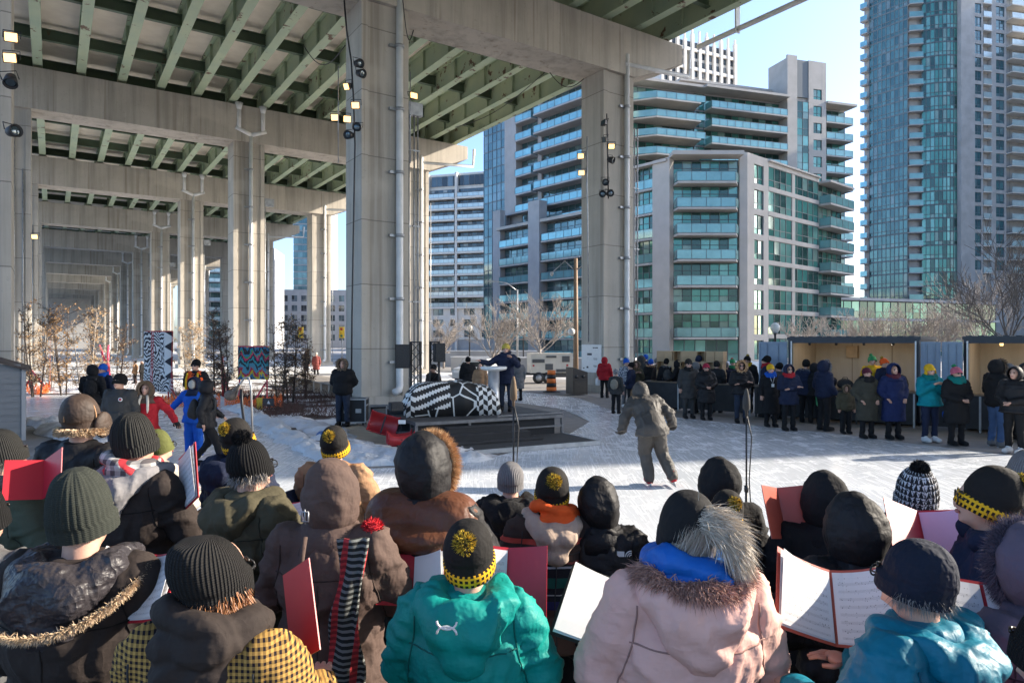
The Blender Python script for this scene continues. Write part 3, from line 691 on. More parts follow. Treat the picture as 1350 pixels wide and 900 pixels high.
# draped equipment
def drape():
    mb = MB(); nx, ny = 56, 30; W, D = 2.4, 1.1
    vs = []
    for j in range(ny+1):
        for i in range(nx+1):
            u, v = i/nx*2-1, j/ny*2-1
            x = u*W/2; y = v*D/2
            e = max(abs(u)**3.2, abs(v)**2.4)
            hgt = .84*(1-.32*max(0, u-.2)**1.2-.1*max(0, -u-.5))
            h = hgt*max(0, 1-e**2.6)**.55
            f = noise.noise(Vector((x*2.2, y*2.2, 3)))*.07+noise.noise(Vector((x*6, y*6, 7)))*.03
            fl = 1+.12*noise.noise(Vector((u*4, v*4, 1)))*e
            h = max(.0, h+f*min(1, h*3)); 
            vs.append((x*fl+.02*noise.noise(Vector((x*5, h*6, 2))), y*fl, h))
    Wd = nx+1
    mb.add(vs, [(j*Wd+i, j*Wd+i+1, (j+1)*Wd+i+1, (j+1)*Wd+i) for j in range(ny) for i in range(nx)], 0, True)
    m, n, l, b = new_mat('bold_monochrome_cloth'); tc = n.new('ShaderNodeTexCoord'); sx = n.new('ShaderNodeSeparateXYZ'); l.new(tc.outputs['Object'], sx.inputs[0])
    x, z = sx.outputs[0], sx.outputs[2]; y = sx.outputs[1]
    zz = mth(n, l, 'ADD', z, mth(n, l, 'MULTIPLY', y, .55))
    # jagged white feather stripes on the left
    saw = mth(n, l, 'PINGPONG', mth(n, l, 'ADD', x, mth(n, l, 'MULTIPLY', zz, .5)), .045)
    st = mth(n, l, 'SUBTRACT', mth(n, l, 'SUBTRACT', zz, mth(n, l, 'MULTIPLY', x, .42)), mth(n, l, 'MULTIPLY', saw, 1.1))
    fe_ = mth(n, l, 'LESS_THAN', mth(n, l, 'FRACT', mth(n, l, 'DIVIDE', st, .25)), .42)
    # slanted checks on the right
    cx = mth(n, l, 'FLOOR', mth(n, l, 'DIVIDE', x, .115)); sk = mth(n, l, 'ADD', zz, mth(n, l, 'MULTIPLY', mth(n, l, 'PINGPONG', x, .115), .6))
    cz = mth(n, l, 'FLOOR', mth(n, l, 'DIVIDE', sk, .13)); ch = mth(n, l, 'MODULO', mth(n, l, 'ABSOLUTE', mth(n, l, 'ADD', cx, cz)), 2)
    # big cell outlines in the middle
    vo = n.new('ShaderNodeTexVoronoi'); vo.feature = 'DISTANCE_TO_EDGE'; vo.inputs['Scale'].default_value = 2.1; l.new(tc.outputs['Object'], vo.inputs['Vector'])
    ce = mth(n, l, 'LESS_THAN', vo.outputs['Distance'], .035)
    r1 = mth(n, l, 'GREATER_THAN', x, .52); r2 = mth(n, l, 'GREATER_THAN', x, -.15)
    r0 = mth(n, l, 'LESS_THAN', x, -1.05)
    low = mth(n, l, 'LESS_THAN', zz, -.12)
    mixv = lambda f, a, c: mth(n, l, 'ADD', mth(n, l, 'MULTIPLY', mth(n, l, 'SUBTRACT', 1.0, f), a), mth(n, l, 'MULTIPLY', f, c))
    left = mixv(low, fe_, ce); val = mixv(r2, left, mixv(r1, ce, ch)); val = mixv(r0, val, ch)
    l.new(mixc(n, l, val, (.012, .012, .013), (.72, .72, .70)), b.inputs['Base Color']); b.inputs['Roughness'].default_value = .6
    o = mb.build('draped_cloth', m); o.location = St(2.55, 1.3, .585); o.rotation_euler = (0, 0, math.radians(16))
    md = o.modifiers.new('thickness', 'SOLIDIFY'); md.thickness = .012
    return tag(o, 'black and white patterned cloth heaped over equipment on the stage', 'draped cloth')
drape()
le = thing('lectern', 'silver cylindrical lectern with a round white top at the stage edge', 'lectern', V(P(651, 540, 17.9).x, 17.9, .585))
lz = .585; lc = P(651, 540, 17.9); lc.z = lz
mb = MB(); mb.lathe(lc, [(.2, 0), (.2, .03), (.15, .05), (.15, 1.08), (.17, 1.1)], 20); mb.build('column', noisy('brushed_silver', (.55, .56, .58), (.45, .46, .48), 3, .3, .03, stretch=(1, 1, .1), metal=.5), le)
mb = MB(); mb.lathe(lc+V(0, 0, 1.1), [(.2, 0), (.33, .03), (.35, .07), (.35, .1), (.3, .11)], 28); mb.build('top', M['white'], le)
le.location = lc
def truss(name_label, base, h, w=.3):
    th = thing('truss_tower', name_label, 'truss', base); r = .022; q = w/2; b = Vector(base)
    cs = [(-q, -q), (q, -q), (q, q), (-q, q)]
    for x, y in cs:
        mb = MB(); mb.tube([b+V(x, y, .03), b+V(x, y, h)], r, 8); mb.build('chord', M['black'], th)
    mb = MB(); k = int(h/.3)
    for f in range(4):
        (x0, y0), (x1, y1) = cs[f], cs[(f+1) % 4]
        for i in range(k):
            z0, z1 = h*i/k, h*(i+1)/k
            if i % 2: z0, z1 = z1, z0
            mb.tube([b+V(x0, y0, z0), b+V(x1, y1, z1)], .012, 6)
        for z in (.05, h-.02): mb.tube([b+V(x0, y0, z), b+V(x1, y1, z)], .02, 6)
    mb.build('bracing', M['black'], th)
    mb = MB(); mb.box(b.x-q-.1, b.x+q+.1, b.y-q-.1, b.y+q+.1, 0+b.z, b.z+.03); mb.build('base_plate', M['black'], th)
    return th
def speaker(label, c, w, h, d, rz):
    th = thing('loudspeaker', label, 'loudspeaker')
    bm = MB(); bm.cbox((0, 0, h/2), (w, d, h)); bm.build('cabinet', M['blackmat'], th)
    g = MB(); g.cbox((0, -d/2-.008, h/2), (w*.9, .014, h*.93)); g.build('grille', noisy('speaker_grille', (.02, .02, .02), (.05, .05, .05), 60, .7, .3), th)
    g = MB(); g.tube([(0, d/2, h*.5), (0, d/2+.25, h*.5)], .025, 8); g.tube([(0, d/2+.2, h*.2), (0, d/2+.2, h*.8)], .02, 8); g.build('bracket', M['black'], th)
    th.location = c; th.rotation_euler = (0, 0, rz); return th
tb = G(548, 562); truss('black box truss tower at the left stage corner carrying a loudspeaker', tb, 2.45, .28)
speaker('big black loudspeaker hung on the left truss tower', P(531, 485, tb.y-.05), .42, .68, .4, .15)
tb2 = P(573, 545, 20.2); tb2.z = 0.0
truss('black box truss tower behind the draped cloth', tb2, 2.45, .26)
speaker('smaller black loudspeaker on the rear truss tower', P(579, 477, 20.0), .3, .55, .35, .3)
speaker('small black stage monitor beside the foot of the concrete column', P(522, 541, 16.6), .3, .2, .3, .4)
# flight case
def road_case(label, c, w, d, h, rz, mats):
    th = thing('flight_case', label, 'flight case')
    b = MB(); b.cbox((0, 0, .1+h/2), (w-.02, d-.02, h-.02)); b.build('box', mats, th)
    e = MB(); q = .035
    for x in (-w/2, w/2):
        for y in (-d/2, d/2): e.cbox((x*.985, y*.985, .1+h/2), (q, q, h))
        for z in (.1, .1+h*.72, .1+h): e.cbox((x*.99, 0, z), (q*.8, d, q))
    for y in (-d/2, d/2):
        for z in (.1, .1+h): e.cbox((0, y*.99, z), (w, q*.8, q))
    e.build('edging', M['galv'], th)
    for x in (-.16, .16):
        e = MB(); e.cbox((x*w/.7, -d/2-.004, .1+h*.5), (.16, .02, .12)); e.cbox((x*w/.7, -d/2-.02, .1+h*.5), (.1, .02, .02)); e.build('handle', M['galv'], th)
    for x in (-w/2+.08, w/2-.08):
        for y in (-d/2+.08, d/2-.08):
            e = MB(); e.lathe((x-.02, y, .05), [(.05, 0), (.05, .04)], 12, 0, (1, 0, 0)); e.build('caster', M['black'], th)
    th.location = c; th.rotation_euler = (0, 0, rz); return th
road_case('silver edged black flight case on casters beside the concrete column', G(464, 562)+V(0, .3, .02), .74, .6, .66, .05, M['blackmat'])
road_case('black amplifier case with a white label between the red sleds and the stage', G(523, 576)+V(0, .3, .02), .62, .5, .62, .15, M['counter'])
road_case('low black cable trunk between the flight case and the concrete column', G(497, 556)+V(0, .3, .02), .6, .45, .35, .3, M['blackmat'])
road_case('tall black equipment trunk right behind the left truss tower', G(553, 556)+V(0, .6, .0), .5, .5, .8, .2, M['blackmat'])
mb = MB(); q = G(530, 548); q = P(530, 556, 15.75); mb.cbox(q, (.17, .012, .09)); tag(mb.build('label_plate', M['white'], off=(0, 0, 0)), 'white label plate on the black amplifier case by the stage', 'label')
def sled(label, c, L, w, h, rz):
    th = thing('red_sled', label, 'sled'); n = 14; vs = []
    prof = [(-L/2, h*.55), (-L/2+.03, .08), (-L*.3, 0), (0, 0), (L*.25, 0.02), (L*.42, h*.3), (L/2, h)]
    mb = MB()
    for side in (0,):
        rows = []
        for x, z in prof:
            rows.append([(x, -w/2, z+h*.75 if False else z+.28), (x, -w/2+.03, z+.02), (x, 0, z), (x, w/2-.03, z+.02), (x, w/2, z+.28)])
        vs = [p for r in rows for p in r]; mb.add(vs, [(i*5+j, i*5+j+1, (i+1)*5+j+1, (i+1)*5+j) for i in range(len(prof)-1) for j in range(4)], 0, True)
    o = mb.build('shell', M['red'], th); s = o.modifiers.new('thickness', 'SOLIDIFY'); s.thickness = .02
    m2 = MB(); m2.tube([(L/2, -w*.3, h+.1), (L/2+.1, 0, h+.16), (L/2, w*.3, h+.1)], .015, 6); m2.cbox((0, 0, .2), (.04, w, .02)); m2.build('strap', M['black'], th)
    th.location = c; th.rotation_euler = rz; return th
sled('red plastic rescue sled tipped on its side by the stage', G(503, 584)+V(-.05, .4, .36), .72, .5, .2, (1.25, .3, .15))
sled('red plastic sled lying flat in front of the black amplifier case', G(527, 592)+V(0, .1, .03), .6, .45, .12, (0, 0, .3))

# ---------------------------------------------------------------- concrete column sign, bin, generator, barrel
C1 = C0+W_*12.1
def onC1(u, z): return C1-W_*.985+U*u+Vector((0, 0, z))
pn = thing('notice_sign', 'white printed notice panel on the side of the right hand column', 'sign', onC1(0, .9))
mb = MB(); mb.obox(onC1(-.74, .95), -W_*.03, U*1.46, (0, 0, 1.35)); mb.build('board', M['white'], pn)
mb = MB(); rnd = random.Random(3)
for x, z, wd, h in ((.5, 2.12, .2, .05), (.27, 2.12, .14, .05), (.05, 1.78, .34, .10), (.45, 1.62, .3, .02), (.45, 1.57, .25, .02), (.42, 1.27, .26, .025), (.4, 1.22, .2, .02), (-.2, 1.15, .14, .09), (-.5, 1.12, .1, .05)):
    mb.obox(onC1(-x, z)-W_*.031, -W_*.004, U*wd, (0, 0, h))
mb.build('printing', plain('print_ink', (.05, .05, .06), .6), pn)
bn = thing('litter_bin', 'dark brown recycling bin with a sloping top beside the column sign', 'litter bin', G(765, 521))
bp = G(765, 521); mb = MB(); ax = Vector((.93, .37, 0)); ay = Vector((-.37, .93, 0))
def bpt(x, y, z): return bp+ax*x+ay*y+Vector((0, 0, z))
vs = [bpt(-.38, 0, .04), bpt(.38, 0, .04), bpt(.38, .7, .04), bpt(-.38, .7, .04), bpt(-.38, 0, 1.28), bpt(.38, 0, 1.05), bpt(.38, .7, 1.05), bpt(-.38, .7, 1.28)]
mb.add(vs, [(3, 2, 1, 0), (4, 5, 6, 7), (0, 1, 5, 4), (1, 2, 6, 5), (2, 3, 7, 6), (3, 0, 4, 7)]); mb.build('body', plain('bin_brown', (.05, .042, .036), .5), bn)
for x in (-.2, .16):
    mb = MB(); mb.lathe(bpt(x, -.012, .86), [(.085, 0), (.085, .012)], 16, 0, ay); mb.build('opening', M['black'], bn)
mb = MB(); mb.obox(bpt(-.3, -.012, .15), ax*.6, ay*.01, (0, 0, .5)); mb.build('door', plain('bin_door', (.065, .055, .045), .5), bn)
gn = thing('generator_trailer', 'beige white generator on a two axle trailer parked behind the traffic barrel', 'generator', G(728, 506))
g0 = Vector((1.1, 39.5, 0)); gx = Vector((.985, .17, 0)); gy = Vector((-.17, .985, 0))
def gb(mb, x0, x1, y0, y1, z0, z1, mi=0): mb.obox(g0+gx*x0+gy*y0+V(0, 0, z0), gx*(x1-x0), gy*(y1-y0), (0, 0, z1-z0), mi)
cr = noisy('generator_cream', (.66, .61, .52), (.56, .52, .45), 1.5, .45, .03)
mb = MB(); gb(mb, 0, 2.5, 0, 1.2, .62, 1.72); gb(mb, -.02, 2.52, -.02, 1.22, 1.72, 1.76); gb(mb, .05, 2.45, -.025, .0, .66, .7); mb.build('housing', cr, gn)
for a in ((.08, .8, 1.22, 1.42), (.9, 1.5, 1.5, 1.62), (1.85, 2.3, 1.25, 1.6), (1.5, 2.45, .66, .84), (.85, 1.3, .8, 1.15)):
    mb = MB(); gb(mb, a[0], a[1], -.03, -.001, a[2], a[3])
    for i in range(6): z = a[2]+(a[3]-a[2])*(i+.5)/6; gb(mb, a[0], a[1], -.045, -.03, z-.008, z+.008)
    mb.build('vent', plain('vent_grey', (.12, .12, .12), .6), gn)
mb = MB(); gb(mb, -.6, 2.5, .1, .2, .5, .6); gb(mb, -.6, 2.5, 1.0, 1.1, .5, .6); gb(mb, 1.4, 2.5, -.05, -.0, .38, .5); mb.build('chassis', M['black'], gn)
for x in (.45, 1.0):
    mb = MB(); c = g0+gx*x-gy*.05+V(0, 0, .34); mb.lathe(c, [(.2, 0), (.33, .02), (.34, .1), (.33, .18), (.2, .2)], 20, 0, gy); wh = mb.build('wheel', M['black'], gn)
    mb = MB(); mb.lathe(c-gy*.012, [(.05, -.02), (.18, 0), (.18, .02)], 16, 0, gy); mb.build('rim', M['galv'], gn).parent = wh
mb = MB(); gb(mb, .1, .2, -.006, 0.0, 1.0, 1.1); gb(mb, 2.1, 2.22, -.006, 0, 1.0, 1.12); mb.build('sticker', M['red'], gn)
tbp = G(727, 517); tr = thing('traffic_barrel', 'orange and black banded traffic barrel on the pavement', 'traffic barrel', tbp)
mb = MB(); mb.lathe(tbp+V(0, 0, .06), [(.25, 0), (.24, .2), (.23, .2)], 20, 0); 
for i in range(5): mb.lathe(tbp+V(0, 0, .06+.2*i), [(.25-.012*i, 0), (.245-.012*i, .2)], 20, i % 2)
mb.build('drum', [M['orange'], M['black']], tr)
mb = MB(); mb.lathe(tbp, [(.42, 0), (.42, .04), (.27, .09)], 20); mb.build('base', M['black'], tr)
# ---------------------------------------------------------------- poles, lamps, signals
def globe_lamp(label, base, h, group='globe street lamps'):
    th = thing('street_lamp', label, 'street lamp', base, group); b = Vector(base)
    mb = MB(); mb.tube([b, b+V(0, 0, h-.4), b+V(0, 0, h-.25)], [.07, .05, .12], 10); mb.build('post', M['black'], th)
    mb = MB(); mb.ell(b+V(0, 0, h), (.24, .24, .25), 18, 12); mb.build('globe', plain('globe_glass', (.7, .68, .62), .15), th)
    mb = MB(); mb.lathe(b+V(0, 0, h-.28), [(.14, 0), (.15, .07), (.1, .09)], 14); mb.build('collar', M['galv'], th)
pb = Vector((3.42, 36.6, 0))
pl = thing('utility_pole', 'tall brown pole with curved lamp arms in front of the condominium', 'utility pole', pb)
mb = MB(); mb.tube([pb, pb+V(0, 0, 6.9)], [.15, .1], 12); mb.build('pole', noisy('brown_pole', (.30, .2, .13), (.24, .16, .1), 2, .7, .1, stretch=(1, 1, .1)), pl)
for sx in (-1, 1):
    mb = MB(); mb.tube([pb+V(0, 0, 6.2), pb+V(sx*.6, -.1, 6.75), pb+V(sx*1.3, -.2, 6.75 if sx > 0 else 6.1)], .03, 6); mb.ell(pb+V(sx*1.3, -.2, 6.72 if sx > 0 else 6.05), (.1, .1, .12), 10, 6); mb.build('lamp_arm', M['galv'], pl)
mb = MB(); mb.tube([pb+V(-.05, 0, 2.75), pb+V(-.22, -.1, 2.75)], .03, 6); mb.ell(pb+V(-.24, -.1, 2.97), (.2, .2, .2), 16, 10, 1); mb.build('globe', [M['galv'], plain('pole_globe', (.72, .7, .66), .15)], pl)
globe_lamp('globe street lamp rising behind the blue container door', Vector((13.3, 34.5, 0)), 3.15)
globe_lamp('globe street lamp in the sun left of the bare trees', Vector((-3.6, 58, 0)), 3.6)
globe_lamp('globe street lamp between the conductor and the two bare trees', Vector((1.0, 60, 0)), 3.3)
sp = Vector((.4, 52, 0)); st_ = thing('street_pole', 'slim grey street pole between the two bare trees', 'street pole', sp)
mb = MB(); mb.tube([sp, sp+V(0, 0, 6.4)], [.09, .06], 10); mb.build('pole', M['galv'], st_)
mb = MB(); mb.tube([sp+V(0, 0, 6.3), sp+V(-.8, 0, 6.9), sp+V(-1.9, 0, 7.05)], .03, 6); mb.cbox(sp+V(-2.0, 0, 7.02), (.5, .2, .1)); mb.build('lamp_arm', M['galv'], st_)
def signal(label, px, Y):
    b = P(px, 450, Y); b.z = 0
    th = thing('traffic_signal', label, 'traffic signal', b, 'traffic signals')
    mb = MB(); mb.tube([b, b+V(0, 0, 3.0)], .06, 8); mb.build('post', M['galv'], th)
    mb = MB(); mb.cbox(b+V(0, -.1, 3.4), (.5, .3, 1.15)); mb.build('housing', M['yellow'], th)
    for i, m in enumerate((M['red'], M['yellow'], plain('signal_green', (.05, .2, .1), .4))):
        mb = MB(); mb.lathe(b+V(0, -.3, 3.05+.35*(2-i)), [(.13, 0), (.13, .06)], 12, 0, (0, 1, 0)); mb.build('lens', m, th)
signal('yellow traffic signal between the two left hand rows of columns', 397, 72)
signal('yellow traffic signal right beside the big concrete column', 451, 72)
def low_wall(name, lab, p, q, w, h, mat, cat='low wall'):
    p, q = Vector(p), Vector(q); d = (q-p).normalized(); sd = Vector((-d.y, d.x, 0))
    mb = MB(); mb.obox(p, q-p, sd*w, (0, 0, h)); mb.obox(p-sd*.04-d*.03+V(0, 0, h), (q-p)+d*.06, sd*(w+.08), (0, 0, .08), 1)
    return tag(mb.build(name, [mat, M['snow']]), lab, cat)
low_wall('planter_wall', 'long grey concrete planter wall topped with snow below the bare trees', (-5, 56.0, 0), (9, 50, 0), .5, 1.15, M['greywall'])
low_wall('planter_wall', 'low concrete planter wall behind the generator', (-9, 66, 0), (3, 66, 0), .5, 1.5, M['greywall'])
# boardwalk beside the sidewalk
bwA, bwB = Vector((-12.6, 38.0, 0)), Vector((-7.1, 28.4, 0)); bd = (bwB-bwA).normalized(); bs_ = Vector((-bd.y, bd.x, 0))
bw = thing('boardwalk', 'raised grey plank boardwalk behind the shrubs left of the big column', 'boardwalk', bwA)
mb = MB(); L = (bwB-bwA).length; k = 8
for i in range(k): mb.obox(bwA+bs_*(i*.2)+V(0, 0, .52), bd*L, bs_*.18, (0, 0, .06))
mb.build('planks', noisy('grey_planks', (.30, .27, .24), (.22, .2, .18), 3, .8, .1), bw)
for i in range(8):
    mb = MB(); mb.obox(bwA+bd*(L*i/8+.3)+bs_*.1+V(0, 0, .0), bd*.25, bs_*1.3, (0, 0, .52)); mb.build('leg', M['cap'], bw)

# ---------------------------------------------------------------- containers, counters and crates
CD = Vector((.757, -.653, 0)); CN = Vector((-.653, -.757, 0)); CP = Vector((9.24, 21.8, 0))
def Cn(t, d, z): return CP+CD*t+CN*d+Vector((0, 0, z))
def cbx(mb, t0, t1, d0, d1, z0, z1, mi=0): mb.obox(Cn(t0, d0, z0), CD*(t1-t0), CN*(d1-d0), (0, 0, z1-z0), mi)
CT = 2.56
def container(label, t0, t1, o0, o1):
    th = thing('shipping_container', label, 'container', Cn((t0+t1)/2, -1.2, 0), 'converted shipping containers')
    mb = MB(); cbx(mb, t0, t1, -2.44, 0, .1, .16); cbx(mb, t0, t1, -2.44, -2.4, .16, CT-.06); cbx(mb, t0, t0+.04, -2.4, 0, .16, CT-.06); cbx(mb, t1-.04, t1, -2.4, 0, .16, CT-.06)
    if o0 > t0+.1: cbx(mb, t0+.04, o0-.06, -.04, 0, .16, CT-.06)
    k = int((t1-t0)/.14)
    for i in range(k): cbx(mb, t0+.14*i+.03, t0+.14*i+.1, -2.47, -2.44, .2, CT-.1)
    mb.build('shell', M['navy_steel'], th)
    mb = MB(); cbx(mb, t0-.03, t1+.03, -2.5, .05, CT-.06, CT+.03)
    for i in range(int((t1-t0)/.28)): cbx(mb, t0+.28*i+.05, t0+.28*i+.19, -2.45, 0, CT+.03, CT+.055)
    mb.build('roof', M['navy_steel'], th)
    mb = MB(); cbx(mb, o0, o1, -2.39, -2.36, .16, CT-.07); cbx(mb, o0, o0+.03, -2.36, -.05, .16, CT-.07); cbx(mb, o1-.03, o1, -2.36, -.05, .16, CT-.07); cbx(mb, o0+.03, o1-.03, -2.36, -.02, CT-.1, CT-.07)
    for i in range(1, int((o1-o0)/1.2)+1): cbx(mb, o0+1.2*i-.01, o0+1.2*i+.01, -2.36, -2.352, .16, CT-.1, 1)
    mb.build('lining', [M['wood'], plain('plywood_joint', (.25, .17, .1), .7)], th)
    mb = MB()
    for t in (t0, o0-.06 if o0 > t0 + .1 else t0, o1, t1-.06): cbx(mb, t, t+.06, -.03, .03, .1, CT-.06)
    cbx(mb, t0, t1, -.03, .035, CT-.16, CT-.058); cbx(mb, t0, t1, -.03, .035, .1, .2)
    mb.build('frame', M['galv'] if False else M['navy_steel'], th)
    mb = MB(); cbx(mb, o0-.02, o0+.02, .036, .05, .2, CT-.1); mb.build('trim', M['white'], th); mb = MB(); cbx(mb, o1-.02, o1+.02, .036, .05, .2, CT-.1); mb.build('trim', M['white'], th)
    for i in range(4):
        mb = MB(); c = Cn(o0+(o1-o0)*(i+.6)/4.4, -.25, CT-.17); mb.lathe(c, [(.035, -.06), (.045, 0), (.02, .05)], 10); mb.build('spotlight', M['black'], th)
    return th
def door(th, t0, d0, t1, d1):
    p, q = Cn(t0, d0, .18), Cn(t1, d1, .18); d = q-p; nrm = Vector((-d.y, d.x, 0)).normalized()*.035
    if nrm.dot(CN) < 0: nrm = -nrm
    mb = MB(); mb.obox(p, d, nrm, (0, 0, CT-.3)); o = mb.build('door', M['bluedoor'], th)
    mb = MB(); e = .05
    for a, b in ((.0, e), (1-e, 1)): mb.obox(p+d*a+nrm, d*(b-a), nrm*.6, (0, 0, CT-.3))
    for z in (0, .42, .84, 1.26, 1.68, 2.2): mb.obox(p+nrm+d*e+V(0, 0, z), d*(1-2*e), nrm*.6, (0, 0, .055))
    mb.build('rib', M['bluedoor'], th).parent = o; 
    mb = MB()
    for a in (.3, .7): mb.tube([p+d*a+nrm*2+V(0, 0, .05), p+d*a+nrm*2+V(0, 0, 2.2)], .014, 6)
    mb.build('lock_rod', M['bluedoor'], th).parent = o
ct1 = container('blue grey steel container with plywood lining and the left door folded out', -.4, 3.3, -.3, 3.2)
door(ct1, -.42, .03, -1.36, -.05)
door(ct1, 3.34, .12, 3.82, .05)
ct2 = container('second steel container with plywood lining at the right edge', 4.36, 10.2, 4.45, 9.9)
door(ct2, 3.86, .05, 4.36, .12)
def counter(label, t0, t1, d, h=1.02):
    th = thing('serving_counter', label, 'counter', Cn((t0+t1)/2, d, 0), 'black serving counters')
    mb = MB(); cbx(mb, t0, t1, d-.05, d, .1, h-.04); k = max(2, int((t1-t0)/1.2))
    mb.build('front_panel', M['counter'], th)
    mb = MB(); cbx(mb, t0-.02, t1+.02, d-.6, d+.04, h-.039, h); mb.build('top', plain('counter_wood', (.16, .11, .07), .5), th)
    for i in range(k+1):
        mb = MB(); t = t0+.03+(t1-t0-.1)*i/k; cbx(mb, t, t+.05, d+.001, d+.02, 0, h-.05); mb.build('leg', M['galv'] if i % 2 else M['black'], th)
counter('long black serving counter before the first container', -1.3, 3.3, .55)
counter('black serving counter before the second container', 3.45, 10, .5)
counter('black serving counter under the stacked wooden crates', -5.4, -1.45, .45)
rnd = random.Random(11)
MCR = noisy('crate_wood', (.50, .34, .19), (.37, .25, .14), 3, .65, .08, stretch=(.3, 1, 1))
def crate_mesh(w, h, d):
    mb = MB(); t = .018
    mb.box(-w/2, w/2, -d/2, d/2, 0, t); mb.box(-w/2, w/2, -d/2, d/2, h-t, h); mb.box(-w/2, -w/2+t, -d/2, d/2, t, h-t); mb.box(w/2-t, w/2, -d/2, d/2, t, h-t); mb.box(-w/2+t, w/2-t, d/2-t, d/2, t, h-t)
    return mb
cme = crate_mesh(.31, .36, .3).mesh('crate'); cme.materials.append(MCR)
cmc = crate_mesh(.31, .36, .3); cmc.box(-.137, .137, -.147, -.135, .018, .342); cmc = cmc.mesh('crate_closed'); cmc.materials.append(MCR)
names = {0: 'bottom', 1: 'middle', 2: 'top'}
cz = {}
for r in range(3):
    for c in range(8 if r == 2 else 8):
        if r < 2 and c < 4: pass
        t = -4.95+c*.318+(.0 if r != 1 else -.02); closed = (c+r) % 3 != 1
        o = bpy.data.objects.new('wooden_crate', cmc if closed else cme); COL.objects.link(o)
        o.location = Cn(t+.02*rnd.uniform(-1, 1), -.05, 1.021+r*.362); o.rotation_euler = (0, 0, math.atan2(CD.y, CD.x)+rnd.uniform(-.02, .02))
        tag(o, ('closed front' if closed else 'open fronted')+' plywood crate, %s row of the crate wall, %s' % (names[r], ['leftmost', 'second from its left end', 'third from its left end', 'fourth from its left end', 'fourth from its right end', 'third from its right end', 'second from its right end', 'rightmost'][c]), 'crate', 'plywood crates stacked on the counter')
# things on the counters
def bag(label, c, r, mat):
    mb = MB(); mb.ell(Vector(c)+V(0, 0, r[2]*.8), r, 12, 8)
    for i, v in enumerate(mb.v):
        f = 1+.15*noise.noise(Vector(v)*6); mb.v[i] = (c[0]+(v[0]-c[0])*f, c[1]+(v[1]-c[1])*f, max(c[2], c[2]+(v[2]-c[2])*f))
    o = mb.build('bag', mat, norm=True)
    h = MB(); h.tube([Vector(c)+V(-.1, 0, r[2]*1.5), Vector(c)+V(-.06, 0, r[2]*2.1), Vector(c)+V(.06, 0, r[2]*2.1), Vector(c)+V(.1, 0, r[2]*1.5)], .012, 6); h.build('handle', mat, o)
    tag(o, label, 'bag')
navy = plain('navy_nylon', (.02, .03, .06), .6)
bag('dark grey bag on the counter beneath the plywood wall light', Cn(.9, .2, 1.021), (.22, .18, .2), navy)
bag('black bag heaped on the counter beside the man in yellow', Cn(1.35, .2, 1.021), (.25, .18, .16), M['blackmat'])
bag('large black bag piled at the right end of the first counter', Cn(2.75, .15, 1.021), (.32, .22, .26), M['blackmat'])
wbx = MB(); cbx(wbx, .75, 1.1, -2.35, -2.2, 1.9, 2.3); tag(wbx.build('wall_box', MCR), 'small plywood box fixed on the container back wall', 'box')
sgn = MB(); cbx(sgn, 5.0, 5.45, .5, .515, 1.03, 1.3); tag(sgn.build('notice_board', M['greywall']), 'small grey notice board on the second counter', 'sign')
# parked van behind the crates and a parked car behind the stage
def car(label, c, rz, body, L=4.3, w=1.75, h=1.45):
    th = thing('parked_car', label, 'car')
    prof = [(-L/2, .35), (-L/2, .8), (-L/2+.15, .92), (-L*.28, .98), (-L*.13, h), (L*.2, h), (L*.36, .98), (L/2-.05, .88), (L/2, .6), (L/2, .35)]
    mb = MB(); n = len(prof); f = lambda z: 1 if z < 1.0 else .84
    vs = [(x, -w/2*f(z), z) for x, z in prof]+[(x, w/2*f(z), z) for x, z in prof]
    mb.add(vs, [tuple(range(n)), tuple(range(2*n-1, n-1, -1))]+[(i, (i+1) % n, n+(i+1) % n, n+i) for i in range(n)])
    o = mb.build('body', body, th, norm=True); bv = o.modifiers.new('bevel', 'BEVEL'); bv.width = .05; bv.segments = 2
    for s in (-1, 1):
        mb = MB(); y = s*w/2*.93
        mb.add([(-L*.25, y, 1.0), (L*.32, y, 1.0), (L*.19, y*.92, h-.1), (-L*.12, y*.92, h-.1)], [(0, 1, 2, 3)]); ow = mb.build('window', GD[2], th); sd = ow.modifiers.new('t', 'SOLIDIFY'); sd.thickness = .02; sd.offset = 0
        for x in (-L*.31, L*.31):
            mb = MB(); mb.lathe((x, s*w/2-s*.18, .32), [(.2, 0), (.32, .02), (.32, .18), (.2, .2)], 18, 0, (0, s, 0)); wo = mb.build('wheel', M['black'], th)
            mb = MB(); mb.lathe((x, s*w/2+s*.01, .32), [(.05, .02), (.19, .0), (.19, .02)], 14, 0, (0, s, 0)); mb.build('rim', M['galv'], th).parent = wo
    for x0, x1, z0, z1 in ((-L*.275, -L*.135, 1.0, h-.06), (L*.355, L*.205, 1.0, h-.06)):
        mb = MB(); mb.add([(x0, -w*.4, z0), (x0, w*.4, z0), (x1, w*.36, z1), (x1, -w*.36, z1)], [(0, 1, 2, 3)]); ow = mb.build('windscreen', GD[2], th); sd = ow.modifiers.new('t', 'SOLIDIFY'); sd.thickness = .04; sd.offset = 0
    for y in (-.6, .6):
        mb = MB(); mb.cbox((-L/2-.005, y, .75), (.04, .3, .14)); mb.build('headlight', M['white'], th)
    th.location = c; th.rotation_euler = (0, 0, rz)
car('silver parked car half hidden behind the draped cloth', (-2.0, 40.5, 0), 1.3, noisy('car_silver', (.5, .51, .52), (.46, .47, .48), 2, .3, 0, metal=.3))
car('white parked car glimpsed between the crates and the container', (11.5, 34, 0), .3, M['white'])

